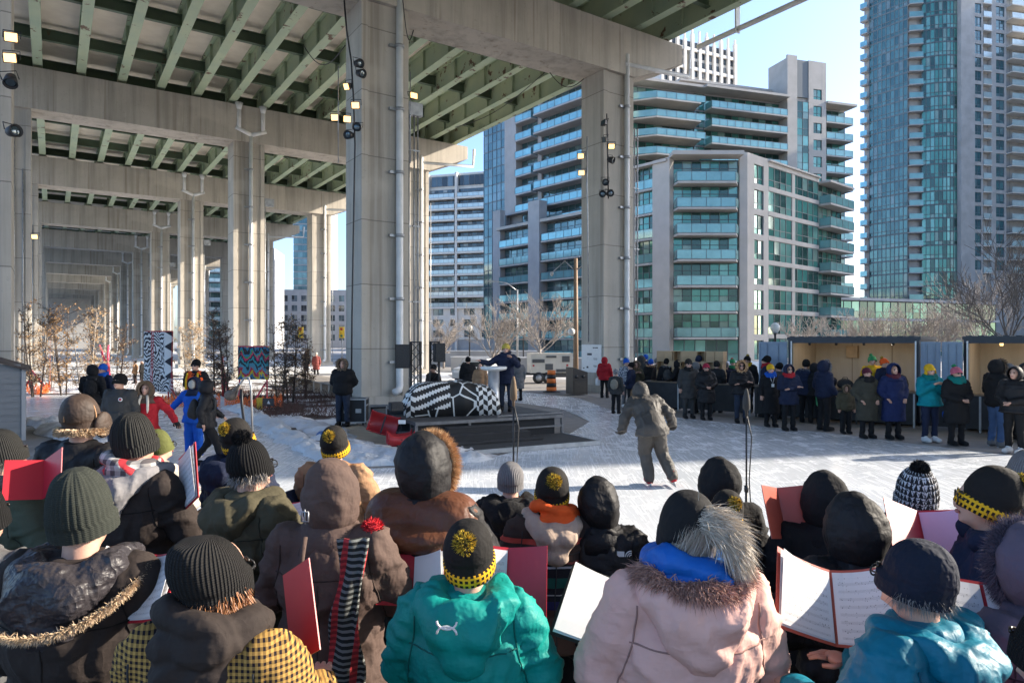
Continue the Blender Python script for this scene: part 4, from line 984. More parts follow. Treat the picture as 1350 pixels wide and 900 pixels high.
# ---------------------------------------------------------------- shed, banners, frames
sh = thing('clapboard_shed', 'grey clapboard shed with a pitched roof at the left edge', 'shed', (0, 0, 0))
gm = noisy('grey_clapboard', (.21, .215, .22), (.17, .175, .18), 2, .6, .08, stretch=(.2, .2, 3))
X0, X1, Y0, Y1 = -3.4, 0, 0, 2.4
mb = MB(); mb.box(X0+.02, X1-.02, Y0+.02, Y1, 0, 1.72)
z = 0.02
while z < 2.3:
    zt = z+.16; xa = max(0, (z-1.7)/.36) if z > 1.7 else 0
    if X1-X0-2*xa > .3:
        vs = [(X0+xa, Y0-.02, z), (X1-xa, Y0-.02, z), (X1-xa, Y0, zt), (X0+xa, Y0, zt), (X0+xa, Y0+.03, z), (X1-xa, Y0+.03, z), (X1-xa, Y0+.03, zt), (X0+xa, Y0+.03, zt)]
        mb.add(vs, [(0, 1, 2, 3), (4, 0, 3, 7), (1, 5, 6, 2), (4, 5, 1, 0), (3, 2, 6, 7)])
    z += .155
mb.build('wall', gm, sh)
mb = MB(); mb.box(X1-.05, X1+.035, Y0-.04, Y0+.06, 0, 1.76); mb.build('corner_trim', M['greywall'], sh)
mb = MB(); ap = ((X0+X1)/2, 2.36); e = 1.76
for x in (X1+.1, X0-.1):
    mb.add([(ap[0], Y0-.12, ap[1]), (x, Y0-.12, e-.05), (x, Y1+.1, e-.05), (ap[0], Y1+.1, ap[1]), (ap[0], Y0-.12, ap[1]+.06), (x, Y0-.12, e+.01), (x, Y1+.1, e+.01), (ap[0], Y1+.1, ap[1]+.06)], [(0, 1, 2, 3), (4, 5, 6, 7), (0, 1, 5, 4), (1, 2, 6, 5), (2, 3, 7, 6)])
mb.build('roof', noisy('brown_shingle', (.10, .08, .07), (.07, .055, .05), 6, .9, .3), sh, norm=True)
sh.location = (-12.15, 17.0, 0); sh.rotation_euler = (0, 0, math.atan2(W_.y, W_.x))

def banner(label, px0, px1, py0, py1, Y, mat, flare, sag, props):
    a, b = P(px0, py1, Y), P(px1, py0, Y); w = b.x-a.x; h = b.z-a.z; c = Vector(((a.x+b.x)/2, Y, 0))
    th = thing('art_banner', label, 'banner', c, 'painted fabric banners among the shrubs')
    mb = MB(); nx, ny = 14, 18; vs = []
    for j in range(ny+1):
        for i in range(nx+1):
            u, v = i/nx-.5, j/ny
            fl = 1+flare*max(0, .4-v)
            vs.append((c.x+u*w*fl, Y+.06*math.sin(u*9+v*3)*(1-v*.6)-.15*max(0, .35-v), a.z+h*v+sag*math.sin(i/nx*math.pi)*(v > .9)*-1))
    mb.add(vs, [(j*(nx+1)+i, j*(nx+1)+i+1, (j+1)*(nx+1)+i+1, (j+1)*(nx+1)+i) for j in range(ny) for i in range(nx)], 0, True)
    o = mb.build('fabric', mat, th); sd = o.modifiers.new('t', 'SOLIDIFY'); sd.thickness = .01; sd.offset = -1
    for p, q in props:
        mb = MB(); mb.tube([P(p[0], p[1], Y-p[2]) if len(p) > 2 else P(p[0], p[1], Y+.08), P(q[0], q[1], Y-q[2]) if len(q) > 2 else P(q[0], q[1], Y+.08)], .035, 8); mb.build('prop', M['pink'] if 'zigzag' in label else M['red'], th)
def zig_mat(mono):
    m, n, l, b = new_mat('painted_banner'); tc = n.new('ShaderNodeTexCoord'); sx = n.new('ShaderNodeSeparateXYZ'); l.new(tc.outputs['Generated'], sx.inputs[0])
    x, z = sx.outputs[0], sx.outputs[2]
    if mono:
        zz = mth(n, l, 'PINGPONG', mth(n, l, 'ADD', x, mth(n, l, 'MULTIPLY', mth(n, l, 'FLOOR', mth(n, l, 'MULTIPLY', z, 3)), .17)), .33)
        s = mth(n, l, 'ADD', mth(n, l, 'MULTIPLY', z, 13), mth(n, l, 'ADD', mth(n, l, 'MULTIPLY', zz, 7), mth(n, l, 'MULTIPLY', nz(n, l, tc.outputs['Generated'], 3.5, 1), 5)))
        v = mth(n, l, 'GREATER_THAN', mth(n, l, 'FRACT', s), .5)
        tri = mth(n, l, 'MULTIPLY', mth(n, l, 'GREATER_THAN', x, .68), mth(n, l, 'GREATER_THAN', mth(n, l, 'PINGPONG', mth(n, l, 'MULTIPLY', z, 4), .5), mth(n, l, 'MULTIPLY', mth(n, l, 'SUBTRACT', x, .68), 1.4)))
        r3 = mth(n, l, 'MULTIPLY', mth(n, l, 'GREATER_THAN', x, .68), mth(n, l, 'GREATER_THAN', z, .22))
        v = mth(n, l, 'ADD', mth(n, l, 'MULTIPLY', v, mth(n, l, 'SUBTRACT', 1.0, r3)), mth(n, l, 'MULTIPLY', r3, mth(n, l, 'MULTIPLY', tri, .0 if False else 1.0)))
        c = mixc(n, l, v, (.02, .02, .03), (.72, .72, .72))
        rl = mth(n, l, 'LESS_THAN', mth(n, l, 'ABSOLUTE', mth(n, l, 'SUBTRACT', mth(n, l, 'PINGPONG', x, .31), .29)), .012)
        c = mixc(n, l, mth(n, l, 'MULTIPLY', rl, .8), c, (.5, .04, .05))
    else:
        zz = mth(n, l, 'PINGPONG', mth(n, l, 'ADD', x, mth(n, l, 'MULTIPLY', nz(n, l, tc.outputs['Generated'], 4), .4)), .16)
        s = mth(n, l, 'FRACT', mth(n, l, 'ADD', mth(n, l, 'MULTIPLY', z, 1.0), mth(n, l, 'MULTIPLY', zz, 1.6)))
        cr_ = n.new('ShaderNodeValToRGB'); cr_.color_ramp.interpolation = 'CONSTANT'; l.new(s, cr_.inputs[0])
        cols = [(0, (.03, .03, .04)), (.10, (.05, .22, .38)), (.2, (.75, .6, .03)), (.3, (.6, .04, .08)), (.4, (.1, .35, .45)), (.52, (.03, .03, .04)), (.62, (.05, .35, .4)), (.72, (.03, .03, .04)), (.8, (.7, .05, .15)), (.88, (.05, .4, .15)), (.94, (.05, .25, .45))]
        e = cr_.color_ramp.elements
        while len(e) < len(cols): e.new(.5)
        for q, (p_, c_) in zip(e, cols): q.position = p_; q.color = rgb(c_)
        c = cr_.outputs[0]
    l.new(c, b.inputs['Base Color']); b.inputs['Roughness'].default_value = .7
    return m
banner('tall black and white wavy patterned fabric banner on red props', 190, 228, 437, 516, 28.5, zig_mat(True), .35, .02, [((226, 512), (244, 545, 1.2)), ((196, 510), (208, 540, .9)), ((222, 515), (222, 541, .4)), ((192, 437), (228, 437))])
banner('multicoloured zigzag fabric banner on pink props', 314, 355, 457, 500, 28.0, zig_mat(False), .1, .02, [((352, 500), (352, 537, .2)), ((350, 505), (330, 537, 1.2)), ((316, 500), (314, 530, .2)), ((314, 457), (355, 457))])
def netting(label, pts, h):
    mb = MB(); n = 60; vs = []
    pts = [Vector(p) for p in pts]
    for i in range(n+1):
        f = i/n*(len(pts)-1); j = min(int(f), len(pts)-2); p = pts[j].lerp(pts[j+1], f-j)
        for k in range(6):
            vs.append(p+V(.06*noise.noise(Vector((i*.7, k, 1))), .12*noise.noise(Vector((i*.5, k*2, 5))), .03+h*k/5*(.75+.5*noise.noise(Vector((i*.35, 3, 1))))))
    mb.add(vs, [(i*6+k, i*6+k+1, (i+1)*6+k+1, (i+1)*6+k) for i in range(n) for k in range(5)])
    o = mb.build('safety_netting', M['orange']); wf = o.modifiers.new('w', 'WIREFRAME'); wf.thickness = .028
    tag(o, label, 'netting', 'orange safety netting')
netting('orange safety netting strung below the black and white banner', [G(205, 537), G(245, 536), G(290, 537)], .5)
netting('orange safety netting strung below the multicoloured banner', [G(296, 538), G(330, 540), G(372, 537)], .5)
netting('orange safety netting sagging around the shrubs at far left', [G(22, 517), G(48, 521), G(66, 518)], .55)
def frame(label, segs, mat=None):
    c = segs[0][0]; th = thing('plastic_frame', label, 'frame', G(c[0], c[1]), 'bright plastic frames among the shrubs')
    for p, q in segs:
        mb = MB(); mb.tube([P(*p), P(*q)], .05, 8); mb.build('bar', mat or M['red'], th)
frame('red frame of leaning bars among the orange brown shrubs', [((40, 510, 31), (40, 487, 31)), ((40, 487, 31), (58, 508, 30.3)), ((30, 512, 31), (40, 500, 31))])
frame('tall pink frame standing behind the person with the blue hat', [((141, 505, 32), (143, 455, 32)), ((143, 490, 32), (131, 455, 32)), ((146, 508, 31.5), (143, 480, 32))], M['pink'])
frame('red and blue frame with small flags left of the multicoloured banner', [((294, 532, 29), (293, 470, 29)), ((293, 480, 29), (302, 520, 28.5)), ((303, 535, 28.5), (297, 495, 29))])
sgb = thing('site_sign', 'small yellow and grey site sign leaning in the planting bed', 'sign', G(346, 540))
mb = MB(); mb.cbox(P(342, 532, 24.3), (.2, .03, .42)); mb.build('post_panel', M['yellow'], sgb)
mb = MB(); mb.cbox(P(354, 530, 24.2), (.38, .03, .28)); mb.build('panel', plain('dark_sign', (.05, .055, .06), .5), sgb)
mb = MB(); q = P(354, 530, 24.17); mb.add([q+V(-.06, 0, -.06), q+V(.06, 0, -.06), q+V(0, 0, .07)], [(0, 1, 2)]); w_ = mb.build('symbol', M['white'], sgb); w_.modifiers.new('t', 'SOLIDIFY').thickness = .004
mb = MB(); 
for x in (344, 352): mb.tube([P(x, 535, 24.3), G(x, 545)+V(0, 1.1, 0)], .015, 6)
mb.build('leg', M['black'], sgb)
tp = MB(); tp.ell(G(432, 577)+V(0, 0, .05), (.32, .2, .13), 14, 8)
for i, v in enumerate(tp.v): tp.v[i] = (v[0]+.1*noise.noise(Vector(v)*5), v[1], max(.02, v[2]+.1*noise.noise(Vector(v)*7)))
tag(tp.build('tarpaulin', plain('blue_tarp', (.02, .13, .4), .4)), 'crumpled blue tarpaulin in the snow beside the plywood mat', 'tarpaulin')

# ---------------------------------------------------------------- trees and shrubs
def branches(mb, p, d, L, r, depth, rnd, tips, spread=.6, up=.25, nb=(2, 3), minr=.006):
    k = 4; pts = [p]; q = p.copy(); dd = d.copy()
    for i in range(k):
        dd = (dd+Vector((rnd.gauss(0, .12), rnd.gauss(0, .12), rnd.gauss(0, .06)+up*.12))).normalized(); q = q+dd*L/k; pts.append(q.copy())
    mb.tube(pts, [max(minr, r*(1-.5*i/k)) for i in range(k+1)], 5 if depth < 3 else 4, 0, False)
    if depth <= 0: tips.append((q, dd)); return
    for j in range(1, k+1):
        for _ in range(rnd.randint(*nb) if j == k else (rnd.random() < .75)):
            t = dd.orthogonal().normalized(); t.rotate(Quaternion(dd, rnd.uniform(0, 6.28)))
            nd_ = (dd*(1-spread*.5)+t*spread+Vector((0, 0, up))).normalized()
            branches(mb, pts[j], nd_, L*rnd.uniform(.55, .8), max(minr, r*.5), depth-1, rnd, tips, spread, up, nb, minr)
BARK = noisy('grey_bark', (.42, .37, .33), (.30, .26, .225), 6, .9, .3)
BARKM = noisy('brown_bark', (.20, .165, .14), (.13, .105, .09), 6, .9, .3)
BARKD = noisy('dark_bark', (.10, .075, .06), (.06, .045, .04), 6, .9, .3)
def bare_tree(label, base, h, seed, cat='tree', mat=None, spread=1.15, depth=4, r=.11, trunk=.3, group='bare winter trees', minr=.012):
    rnd = random.Random(seed); th = thing('bare_tree', label, cat, base, group); b = Vector(base)
    mb = MB(); tz = h*trunk; top = b+V(rnd.uniform(-.1, .1), 0, tz)
    mb.tube([b, b+V(0, 0, tz*.5), top], [r, r*.85, r*.75], 8); mb.build('trunk', mat or BARK, th)
    mb = MB(); tips = []
    for i in range(7):
        a = i*2.4+rnd.uniform(-.3, .3); branches(mb, top-V(0, 0, tz*.09*i*trunk*2), Vector((math.cos(a)*spread, math.sin(a)*spread, 1.0 if i > 1 else 2.2)).normalized(), (h-tz)*(.36 if i > 1 else .45), r*.55, depth-1, rnd, tips, .6, .3, (2, 3), minr)
    mb.build('crown', mat or BARK, th)
bare_tree('frosty bare tree left of the conductor in front of the white block', (-1.4, 50, 0), 5.6, 3, trunk=.25)
bare_tree('frosty bare tree rising just behind the generator', (1.95, 48, 0), 6.3, 5, trunk=.35)
bare_tree('small bare tree far back beside the globe lamps', (-6.2, 62, 0), 5.0, 8, trunk=.35)
tl = ['bare tree behind the left blue container door', 'bare tree above the middle of the first container', 'bare tree above the double doors of the containers', 'tall dark bare tree at the right edge', 'bare tree between the two containers, set far back', 'low bare tree right beside the condominium balconies', 'bare tree just left of the tall tree at the right edge']
for i, (px, Y, h, s) in enumerate(((1062, 46, 4.2, 21), (1145, 48, 5.2, 22), (1222, 44, 5.2, 23), (1330, 36, 8.6, 24), (1250, 52, 5.8, 25), (1105, 54, 4.6, 26), (1290, 42, 7.4, 27))):
    b = P(px, 450, Y); b.z = 0
    bare_tree(tl[i], b, h, s, mat=BARK if i != 3 else BARKM, spread=.85, depth=4, minr=.010 if i in (3, 6) else .012, r=.09)
def leafmat(n_, c1, c2): return noisy(n_, c1, c2, 3, .8, 0)
LEAF = [leafmat('rust_leaves', (.46, .27, .12), (.36, .22, .11)), leafmat('brown_leaves', (.15, .085, .05), (.10, .06, .04)), leafmat('tan_leaves', (.46, .33, .20), (.34, .24, .14))]
def leafy(label, base, h, wd, seed, lm, nleaf=900, ls=.05, group='young trees holding brown leaves', stems=3):
    wd *= 1.3; rnd = random.Random(seed); th = thing('young_tree', label, 'young tree', base, group); b = Vector(base)
    mt = MB(); mc = MB(); lf = MB(); nodes = []
    for s in range(stems):
        a = rnd.uniform(0, 6.28); o = Vector((math.cos(a), math.sin(a), 0))*wd*.15
        top = b+o*1.6+V(0, 0, h*rnd.uniform(.85, 1)); pts = [b+o*.5, b+o+V(rnd.uniform(-.05, .05), 0, h*.4), top]
        mt.tube(pts, [.035, .025, .008], 6)
        for i in range(int(h*9)):
            f = rnd.uniform(.12, 1); q = (pts[0].lerp(pts[1], f*2) if f < .5 else pts[1].lerp(pts[2], f*2-1))
            a2 = rnd.uniform(0, 6.28); L = wd*.5*rnd.uniform(.25, 1.25)*(1.1-f*.6)
            e = q+Vector((math.cos(a2)*L, math.sin(a2)*L, L*rnd.uniform(.2, .9))); mid = q.lerp(e, .5)+V(0, 0, -.03)
            mc.tube([q, mid, e], [.012, .008, .004], 4, 0, False); nodes += [(q, mid), (mid, e), (mid, e)]
            for _ in range(4):
                e2 = mid+Vector((rnd.gauss(0, .12), rnd.gauss(0, .12), rnd.gauss(.08, .1))); mc.tube([mid, e2], [.006, .003], 3, 0, False); nodes.append((mid, e2))
    for i in range(nleaf):
        p, q = rnd.choice(nodes); c = p.lerp(q, rnd.random())
        if noise.noise(c*1.6+Vector((seed, 0, 0))) < -.12: continue
        c = c+Vector((rnd.gauss(0, .05), rnd.gauss(0, .05), rnd.gauss(0, .05)))
        u = Vector((rnd.gauss(0, 1), rnd.gauss(0, 1), rnd.gauss(0, 1))).normalized(); v = u.orthogonal().normalized(); s = ls*rnd.uniform(.6, 1.4)
        lf.add([c-u*s, c+v*s*.5, c+u*s, c-v*s*.5], [(0, 1, 2, 3)], 0 if rnd.random() < .75 else 1)
    mt.build('trunk', BARKD if lm != 2 else BARK, th); mc.build('branches', BARKD if lm != 2 else BARK, th); lf.build('crown', [LEAF[lm], LEAF[(lm+1) % 3]], th)
yt = [(48, 30, 4.2, 1.6, 0, 'rust leaved young tree nearest the left hand column'), (66, 36, 3.6, 1.8, 2, 'tan leaved young tree behind the rust leaved one at far left'), (86, 31, 4.3, 1.7, 0, 'bright orange brown young tree, the tallest left of the man with the backpack'),
      (112, 30, 3.9, 1.6, 2, 'tan young tree standing just right of the bright orange one'), (128, 33, 4.1, 1.7, 1, 'dark brown young tree above the person in the blue hat'), (152, 34, 3.4, 1.6, 1, 'dark sparse young tree near the pink frame'),
      (250, 33, 3.5, 1.7, 2, 'pale young tree just right of the tall banner'), (284, 29.5, 3.9, 1.5, 1, 'dark young tree behind the man in the orange vest'), (302, 28, 3.4, 1.4, 1, 'sparse dark young tree left of the multicoloured banner'),
      (368, 26.5, 3.3, 1.3, 1, 'dark leaved young tree right of the multicoloured banner'), (384, 27, 3.6, 1.3, 1, 'dark sparse young tree in the bed left of the big column'), (402, 29, 2.6, 1.0, 1, 'small dark young tree nearest the plank boardwalk')]
for i, (px, Y, h, wd, lm, lab) in enumerate(yt):
    b = P(px, 450, Y); b.z = 0
    leafy(lab, b, h, wd, 40+i, lm, 1500 if lm != 1 else 800, .045)
# low twiggy cover in the planting beds (nobody could count the stems)
rnd = random.Random(5); mb = MB()
for i in range(1500):
    px = rnd.uniform(225, 470); py = rnd.uniform(516, 552 if px > 330 else 530)
    if px < 300 and py > 528: continue
    p = G(px, py)
    if (p-C0).length < 1.9: continue
    for _ in range(2):
        e = p+Vector((rnd.gauss(0, .15), rnd.gauss(0, .15), rnd.uniform(.05, .4))); mb.tube([p, p.lerp(e, .6)+V(.02, 0, .02), e], [.008, .006, .003], 3, 0, False)
for i in range(500):
    p = G(rnd.uniform(20, 235), rnd.uniform(496, 516)); e = p+Vector((rnd.gauss(0, .2), rnd.gauss(0, .2), rnd.uniform(.1, .5))); mb.tube([p, e], [.01, .004], 3, 0, False)
o = mb.build('ground_cover', noisy('red_twigs', (.10, .045, .04), (.07, .04, .03), 4, .9, 0)); tag(o, 'low dark red twigs covering the planting beds', 'ground cover', kind='stuff')

# ---------------------------------------------------------------- lights, cables and microphones
def floodlight(label, px, py, Y, lit=True, par=False, aim=(0, -1, -.35)):
    c = P(px, py, Y); a = Vector(aim).normalized()
    th = thing('par_can' if par else 'floodlight', label, 'spotlight' if par else 'floodlight', c, 'black spotlights on the columns' if par else 'floodlights on the columns')
    q = Vector((0, -1, 0)).rotation_difference(a); R = lambda v: c+q @ Vector(v)
    mb = MB()
    if par:
        mb.lathe(R((0, .22, 0)), [(.06, 0), (.12, .05), (.15, .2), (.17, .34), (.15, .345), (.13, .28)], 16, 0, q @ Vector((0, -1, 0)))
        mb.build('body', M['black'], th)
        mb = MB(); mb.lathe(R((0, -.07, 0)), [(.125, 0), (.1, .012)], 14, 0, q @ Vector((0, -1, 0))); mb.build('lens', GD[1], th)
    else:
        s = .16
        vs = [R(v) for v in ((-s, -.05, -s*.8), (s, -.05, -s*.8), (s, -.05, s*.8), (-s, -.05, s*.8), (-s*.6, .14, -s*.5), (s*.6, .14, -s*.5), (s*.6, .14, s*.5), (-s*.6, .14, s*.5))]
        mb.add(vs, [(0, 1, 2, 3), (7, 6, 5, 4), (0, 4, 5, 1), (1, 5, 6, 2), (2, 6, 7, 3), (3, 7, 4, 0)]); mb.build('housing', M['black'], th, norm=True)
        mb = MB(); vs = [R((x*s*.84, -.056, z*s*.66)) for x, z in ((-1, -1), (1, -1), (1, 1), (-1, 1))]; mb.add(vs+[v-a*-.008 for v in vs], [(0, 1, 2, 3), (7, 6, 5, 4)]); mb.build('lamp', M['lamp'] if lit else GD[1], th)
    mb = MB(); s = .19; mb.tube([R((-s, .05, 0)), R((-s, .12, .2)), R((s, .12, .2)), R((s, .05, 0))], .014, 6); mb.build('yoke', M['black'], th)
Lc = 25.3
floodlight('lit floodlight aimed left, highest on the big near column', 458, 114, Lc, aim=(-.6, -.6, -.4))
floodlight('lit floodlight facing straight out on the big near column', 469, 139, Lc)
floodlight('lit floodlight hanging lowest to the left of the near column', 442, 155, Lc)
floodlight('lit floodlight aimed sideways beside the lowest lamp of the near column', 457, 157, Lc, aim=(.5, -.7, -.3))
floodlight('lit floodlight alone to the right of the near column', 545, 127, 26.2, aim=(.5, -.8, .1))
floodlight('black spotlight at the top of the cable on the near column', 473, 84, Lc, par=True, aim=(.7, -.6, -.2))
floodlight('black spotlight just under the topmost one on the near column', 476, 97, Lc, par=True, aim=(.8, -.5, -.3))
floodlight('round ribbed spotlight facing us on the near column', 471, 168, Lc, par=True, aim=(0, -1, -.1))
floodlight('black spotlight lowest on the near column', 460, 178, Lc, par=True, aim=(-.4, -.9, -.2))
floodlight('lit floodlight highest on the left edge column', 15, 50, 17.6, aim=(.4, -.8, -.1))
floodlight('lit floodlight just below the highest one at the left edge', 14, 77, 17.6, aim=(.3, -.9, -.2))
floodlight('black spotlight tilted steeply down at the left edge', 14, 107, 17.6, par=True, aim=(.3, -.5, -.8))
floodlight('black spotlight halfway down the left edge column', 18, 173, 17.6, par=True, aim=(.9, -.4, 0))
floodlight('small lit floodlight on the second bent at left', 46, 312, 36, aim=(.3, -.9, -.2))
R1 = 32.0
floodlight('unlit silver floodlight at the top of the right hand column', 796, 162, R1, lit=False, aim=(-.8, -.5, .2))
floodlight('unlit floodlight below the top one on the right hand column', 797, 184, R1, lit=False, aim=(-.9, -.4, -.3))
floodlight('lit floodlight on the right hand column', 806, 193, R1)
floodlight('black spotlight aimed right on the right hand column', 806, 211, R1, par=True, aim=(.8, -.5, -.4))
floodlight('black spotlight facing us near the foot of the right hand cluster', 798, 240, R1, par=True)
floodlight('lower left spotlight of the right hand column', 795, 256, R1, par=True, aim=(-.3, -.9, -.1))
floodlight('lower right spotlight of the right hand column', 804, 255, R1, par=True, aim=(.3, -.9, -.1))
floodlight('upper lit floodlight on the pole left of the right hand column', 766, 206, R1, aim=(-.3, -.9, -.2))
floodlight('lower lit floodlight on the pole left of the right hand column', 767, 228, R1, aim=(-.3, -.9, -.2))
def cable(label, pts, r=.02, nm='cable', mat=None):
    mb = MB(); mb.tube(pts, r, 6); tag(mb.build(nm, mat or M['black']), label, nm.replace('_', ' '), None)
cable('black power cable hanging down the big near column', [P(453, -8, Lc), P(457, 40, Lc), P(463, 80, Lc), P(466, 130, Lc), P(468, 190, Lc+.1), P(466, 300, Lc+.1), P(464, 420, Lc+.1), P(463, 540, Lc+.1)], .035)
cable('black power cable down the right hand column cluster', [P(800, 150, R1), P(801, 200, R1), P(802, 262, R1)], .03)
cable('grey rod holding the two lamps left of the right hand column', [P(774, 180, R1), P(774, 240, R1), P(775, 300, R1), P(776, 450, R1+.3)], .035, 'rod', M['galv'])
cable('thin rod hanging from the girders at left of the near column', [P(446, 88, 25.2), P(446, 215, 25.2)], .02, 'rod', M['galv'])
cable('thin rod hanging from the girders right of the near column', [P(541, 95, 26.2), P(541, 215, 26.2)], .02, 'rod', M['galv'])
def sagc(label, a, b, s): cable(label, [Vector(a).lerp(Vector(b), i/14)-V(0, 0, s*math.sin(math.pi*i/14)) for i in range(15)], .02)
sagc('black cable sagging under the outer girders', P(600, 168, 40), P(722, 92, 33), .5)
sagc('black cable looped below the outermost girder', P(722, 92, 33), P(770, 104, 31.8), .6)
sagc('black cable dropping between the near girders', P(530, -10, 26), P(545, 40, 26.5), 1.0)
sagc('black cable slung under the girders left of the near column', P(400, 60, 30), P(455, 60, 26), .8)
def mic(label, px, top, Y, lean=0, r=.03, mat=None, ws=(.034, .15)):
    b = P(px, top, Y); base = Vector((b.x, Y, 0))
    th = thing('microphone_stand', label, 'microphone', base, 'microphones on stands before the choir')
    mb = MB(); mb.tube([base, base+V(0, 0, 1.1)], .014, 8); mb.tube([base+V(0, 0, 1.05), base+V(lean, 0, b.z-.25)], .009, 8); mb.lathe(base+V(0, 0, 1.04), [(.02, 0), (.022, .03), (.02, .06)], 10); mb.build('pole', M['black'], th)
    for i in range(3):
        a = i*2.09+.4; mb = MB(); mb.tube([base+V(0, 0, .32), base+V(.35*math.cos(a), .35*math.sin(a), .02)], .011, 6); mb.build('leg', M['black'], th)
    mb = MB(); t = base+V(lean, 0, b.z-.28); mb.lathe(t, [(.012, 0), (.014, .05), (ws[0], .07), (ws[0], .07+ws[1]*.55), (ws[0]*.65, .07+ws[1]*1.1), (ws[0]*.3, .07+ws[1]*1.45)], 14); mb.build('windshield', mat or plain('grey_foam', (.05, .048, .045), .9), th)
    mb = MB(); mb.tube([t+V(0, 0, .03), t+V(.05, 0, -.2), t+V(.03, .01, -.6), t+V(.05, 0, -1.0)], .006, 6); mb.build('lead', M['black'], th)
mic('microphone with a brown foam windshield in front of the conductor', 677, 497, 6.6, mat=plain('brown_foam', (.16, .11, .07), .9), ws=(.035, .15))
mic('microphone with a dark grey windshield between the skater and the containers', 984, 509, 6.4, ws=(.034, .13))
bs = Vector((-2.28, 5.8, 0)); bt = thing('boom_microphone', 'boom microphone with a fluffy tip arching over the path at left', 'microphone', bs)
mb = MB(); mb.tube([bs, P(327, 600, 5.8), P(319, 535, 5.8), P(318, 513, 5.8)], .012, 8); mb.tube([P(312, 520, 5.8), P(316, 507, 5.8), P(322, 498, 5.8), P(328, 497, 5.8), P(331, 510, 5.8), P(333, 585, 5.8)], .009, 8, 1); mb.build('pole', [M['black'], M['galv']], bt)
mb = MB(); mb.ell(P(304, 521, 5.8), (.055, .045, .045), 14, 10); mb.tube([P(307, 520, 5.8), P(316, 507, 5.8)], [.03, .014], 8); mb.build('windshield', noisy('grey_fluff', (.2, .17, .14), (.12, .1, .09), 30, .95, .6), bt)
for i in range(3):
    a = i*2.09; mb = MB(); mb.tube([bs+V(0, 0, .3), bs+V(.3*math.cos(a), .3*math.sin(a), .02)], .011, 6); mb.build('leg', M['black'], bt)

for q in (ct1, ct2):
    for ch in q.children:
        if ch.name.startswith('spotlight'): ch.data.materials.clear(); ch.data.materials.append(M['lamp'] if q is ct2 else M['black'])
for t, e_ in ((.9, 4), (2.4, 4), (5.8, 6), (7.6, 6)):      # second container's lit spotlights; fill light added in the first, its spotlights unlit
    l_ = bpy.data.lights.new('spotlight_glow', 'POINT'); l_.energy = e_; l_.color = (1, .9, .76); l_.shadow_soft_size = .06
    lo = bpy.data.objects.new('spotlight_glow', l_); COL.objects.link(lo); lo.location = Cn(t, -.45, CT-.3)
# ---------------------------------------------------------------- people: cloth materials
def cloth(name, c, c2=None, rough=.85, sc=6, bs=.25, weave=260):
    m, n, l, b = new_mat(name); v = coords(n, l); c2 = c2 or [x*.72 for x in c]
    l.new(mixc(n, l, ramp(n, l, nz(n, l, v, sc, 5), .3, .7), c, c2), b.inputs['Base Color']); b.inputs['Roughness'].default_value = rough
    b.inputs['Specular IOR Level'].default_value = .3
    cr = mth(n, l, 'ABSOLUTE', mth(n, l, 'SUBTRACT', nz(n, l, coords(n, l, (1, 1, .55)), 9, 3, .6), .5)); cr2 = mth(n, l, 'ABSOLUTE', mth(n, l, 'SUBTRACT', nz(n, l, coords(n, l, (.7, .7, 1.4), rot=(.5, .3, .2)), 17, 2, .5), .5))
    h = mth(n, l, 'ADD', mth(n, l, 'MULTIPLY', cr, -3.2), mth(n, l, 'MULTIPLY', cr2, -1.3)); h = mth(n, l, 'ADD', h, mth(n, l, 'MULTIPLY', nz(n, l, v, weave, 1), .06)); bump(n, l, b, h, bs*1.1, .02)
    try: b.inputs['Sheen Weight'].default_value = .0
    except Exception: pass
    return m
def knit(name, c, c2=None, ribs=46, bs=.7):
    """knitted fabric: vertical ribs round the head axis plus fine stitch rows"""
    m, n, l, b = new_mat(name); tc = n.new('ShaderNodeTexCoord'); sx = n.new('ShaderNodeSeparateXYZ'); l.new(tc.outputs['Object'], sx.inputs[0])
    an = mth(n, l, 'ARCTAN2', sx.outputs[0], sx.outputs[1])
    r = mth(n, l, 'SINE', mth(n, l, 'MULTIPLY', an, ribs)); st = mth(n, l, 'SINE', mth(n, l, 'MULTIPLY', sx.outputs[2], 900))
    h = mth(n, l, 'ADD', r, mth(n, l, 'MULTIPLY', st, .3))
    c2 = c2 or [x*.55 for x in c]; f = ramp(n, l, mth(n, l, 'ADD', h, mth(n, l, 'MULTIPLY', nz(n, l, tc.outputs['Object'], 40), 2)), -.6, 2.4)
    l.new(mixc(n, l, f, c2, c), b.inputs['Base Color']); b.inputs['Roughness'].default_value = .95; b.inputs['Specular IOR Level'].default_value = .15
    bump(n, l, b, h, bs, .004); return m
def pattern(name, fn, rough=.9):
    m, n, l, b = new_mat(name); tc = n.new('ShaderNodeTexCoord'); sx = n.new('ShaderNodeSeparateXYZ'); l.new(tc.outputs['Object'], sx.inputs[0])
    l.new(fn(n, l, sx.outputs[0], sx.outputs[1], sx.outputs[2], tc.outputs['Object']), b.inputs['Base Color'])
    b.inputs['Roughness'].default_value = rough; b.inputs['Specular IOR Level'].default_value = .2
    bump(n, l, b, nz(n, l, tc.outputs['Object'], 20, 4), .3, .012); return m
def f_hound(n, l, x, y, z, o):
    s = .0155; a = mth(n, l, 'FRACT', mth(n, l, 'DIVIDE', mth(n, l, 'ADD', x, mth(n, l, 'MULTIPLY', y, .6)), s)); c = mth(n, l, 'FRACT', mth(n, l, 'DIVIDE', z, s))
    k = mth(n, l, 'ADD', mth(n, l, 'LESS_THAN', a, .5), mth(n, l, 'LESS_THAN', c, .5))
    d = mth(n, l, 'MULTIPLY', k, .5)
    return mixc(n, l, d, (.46, .27, .075), (.016, .012, .016))
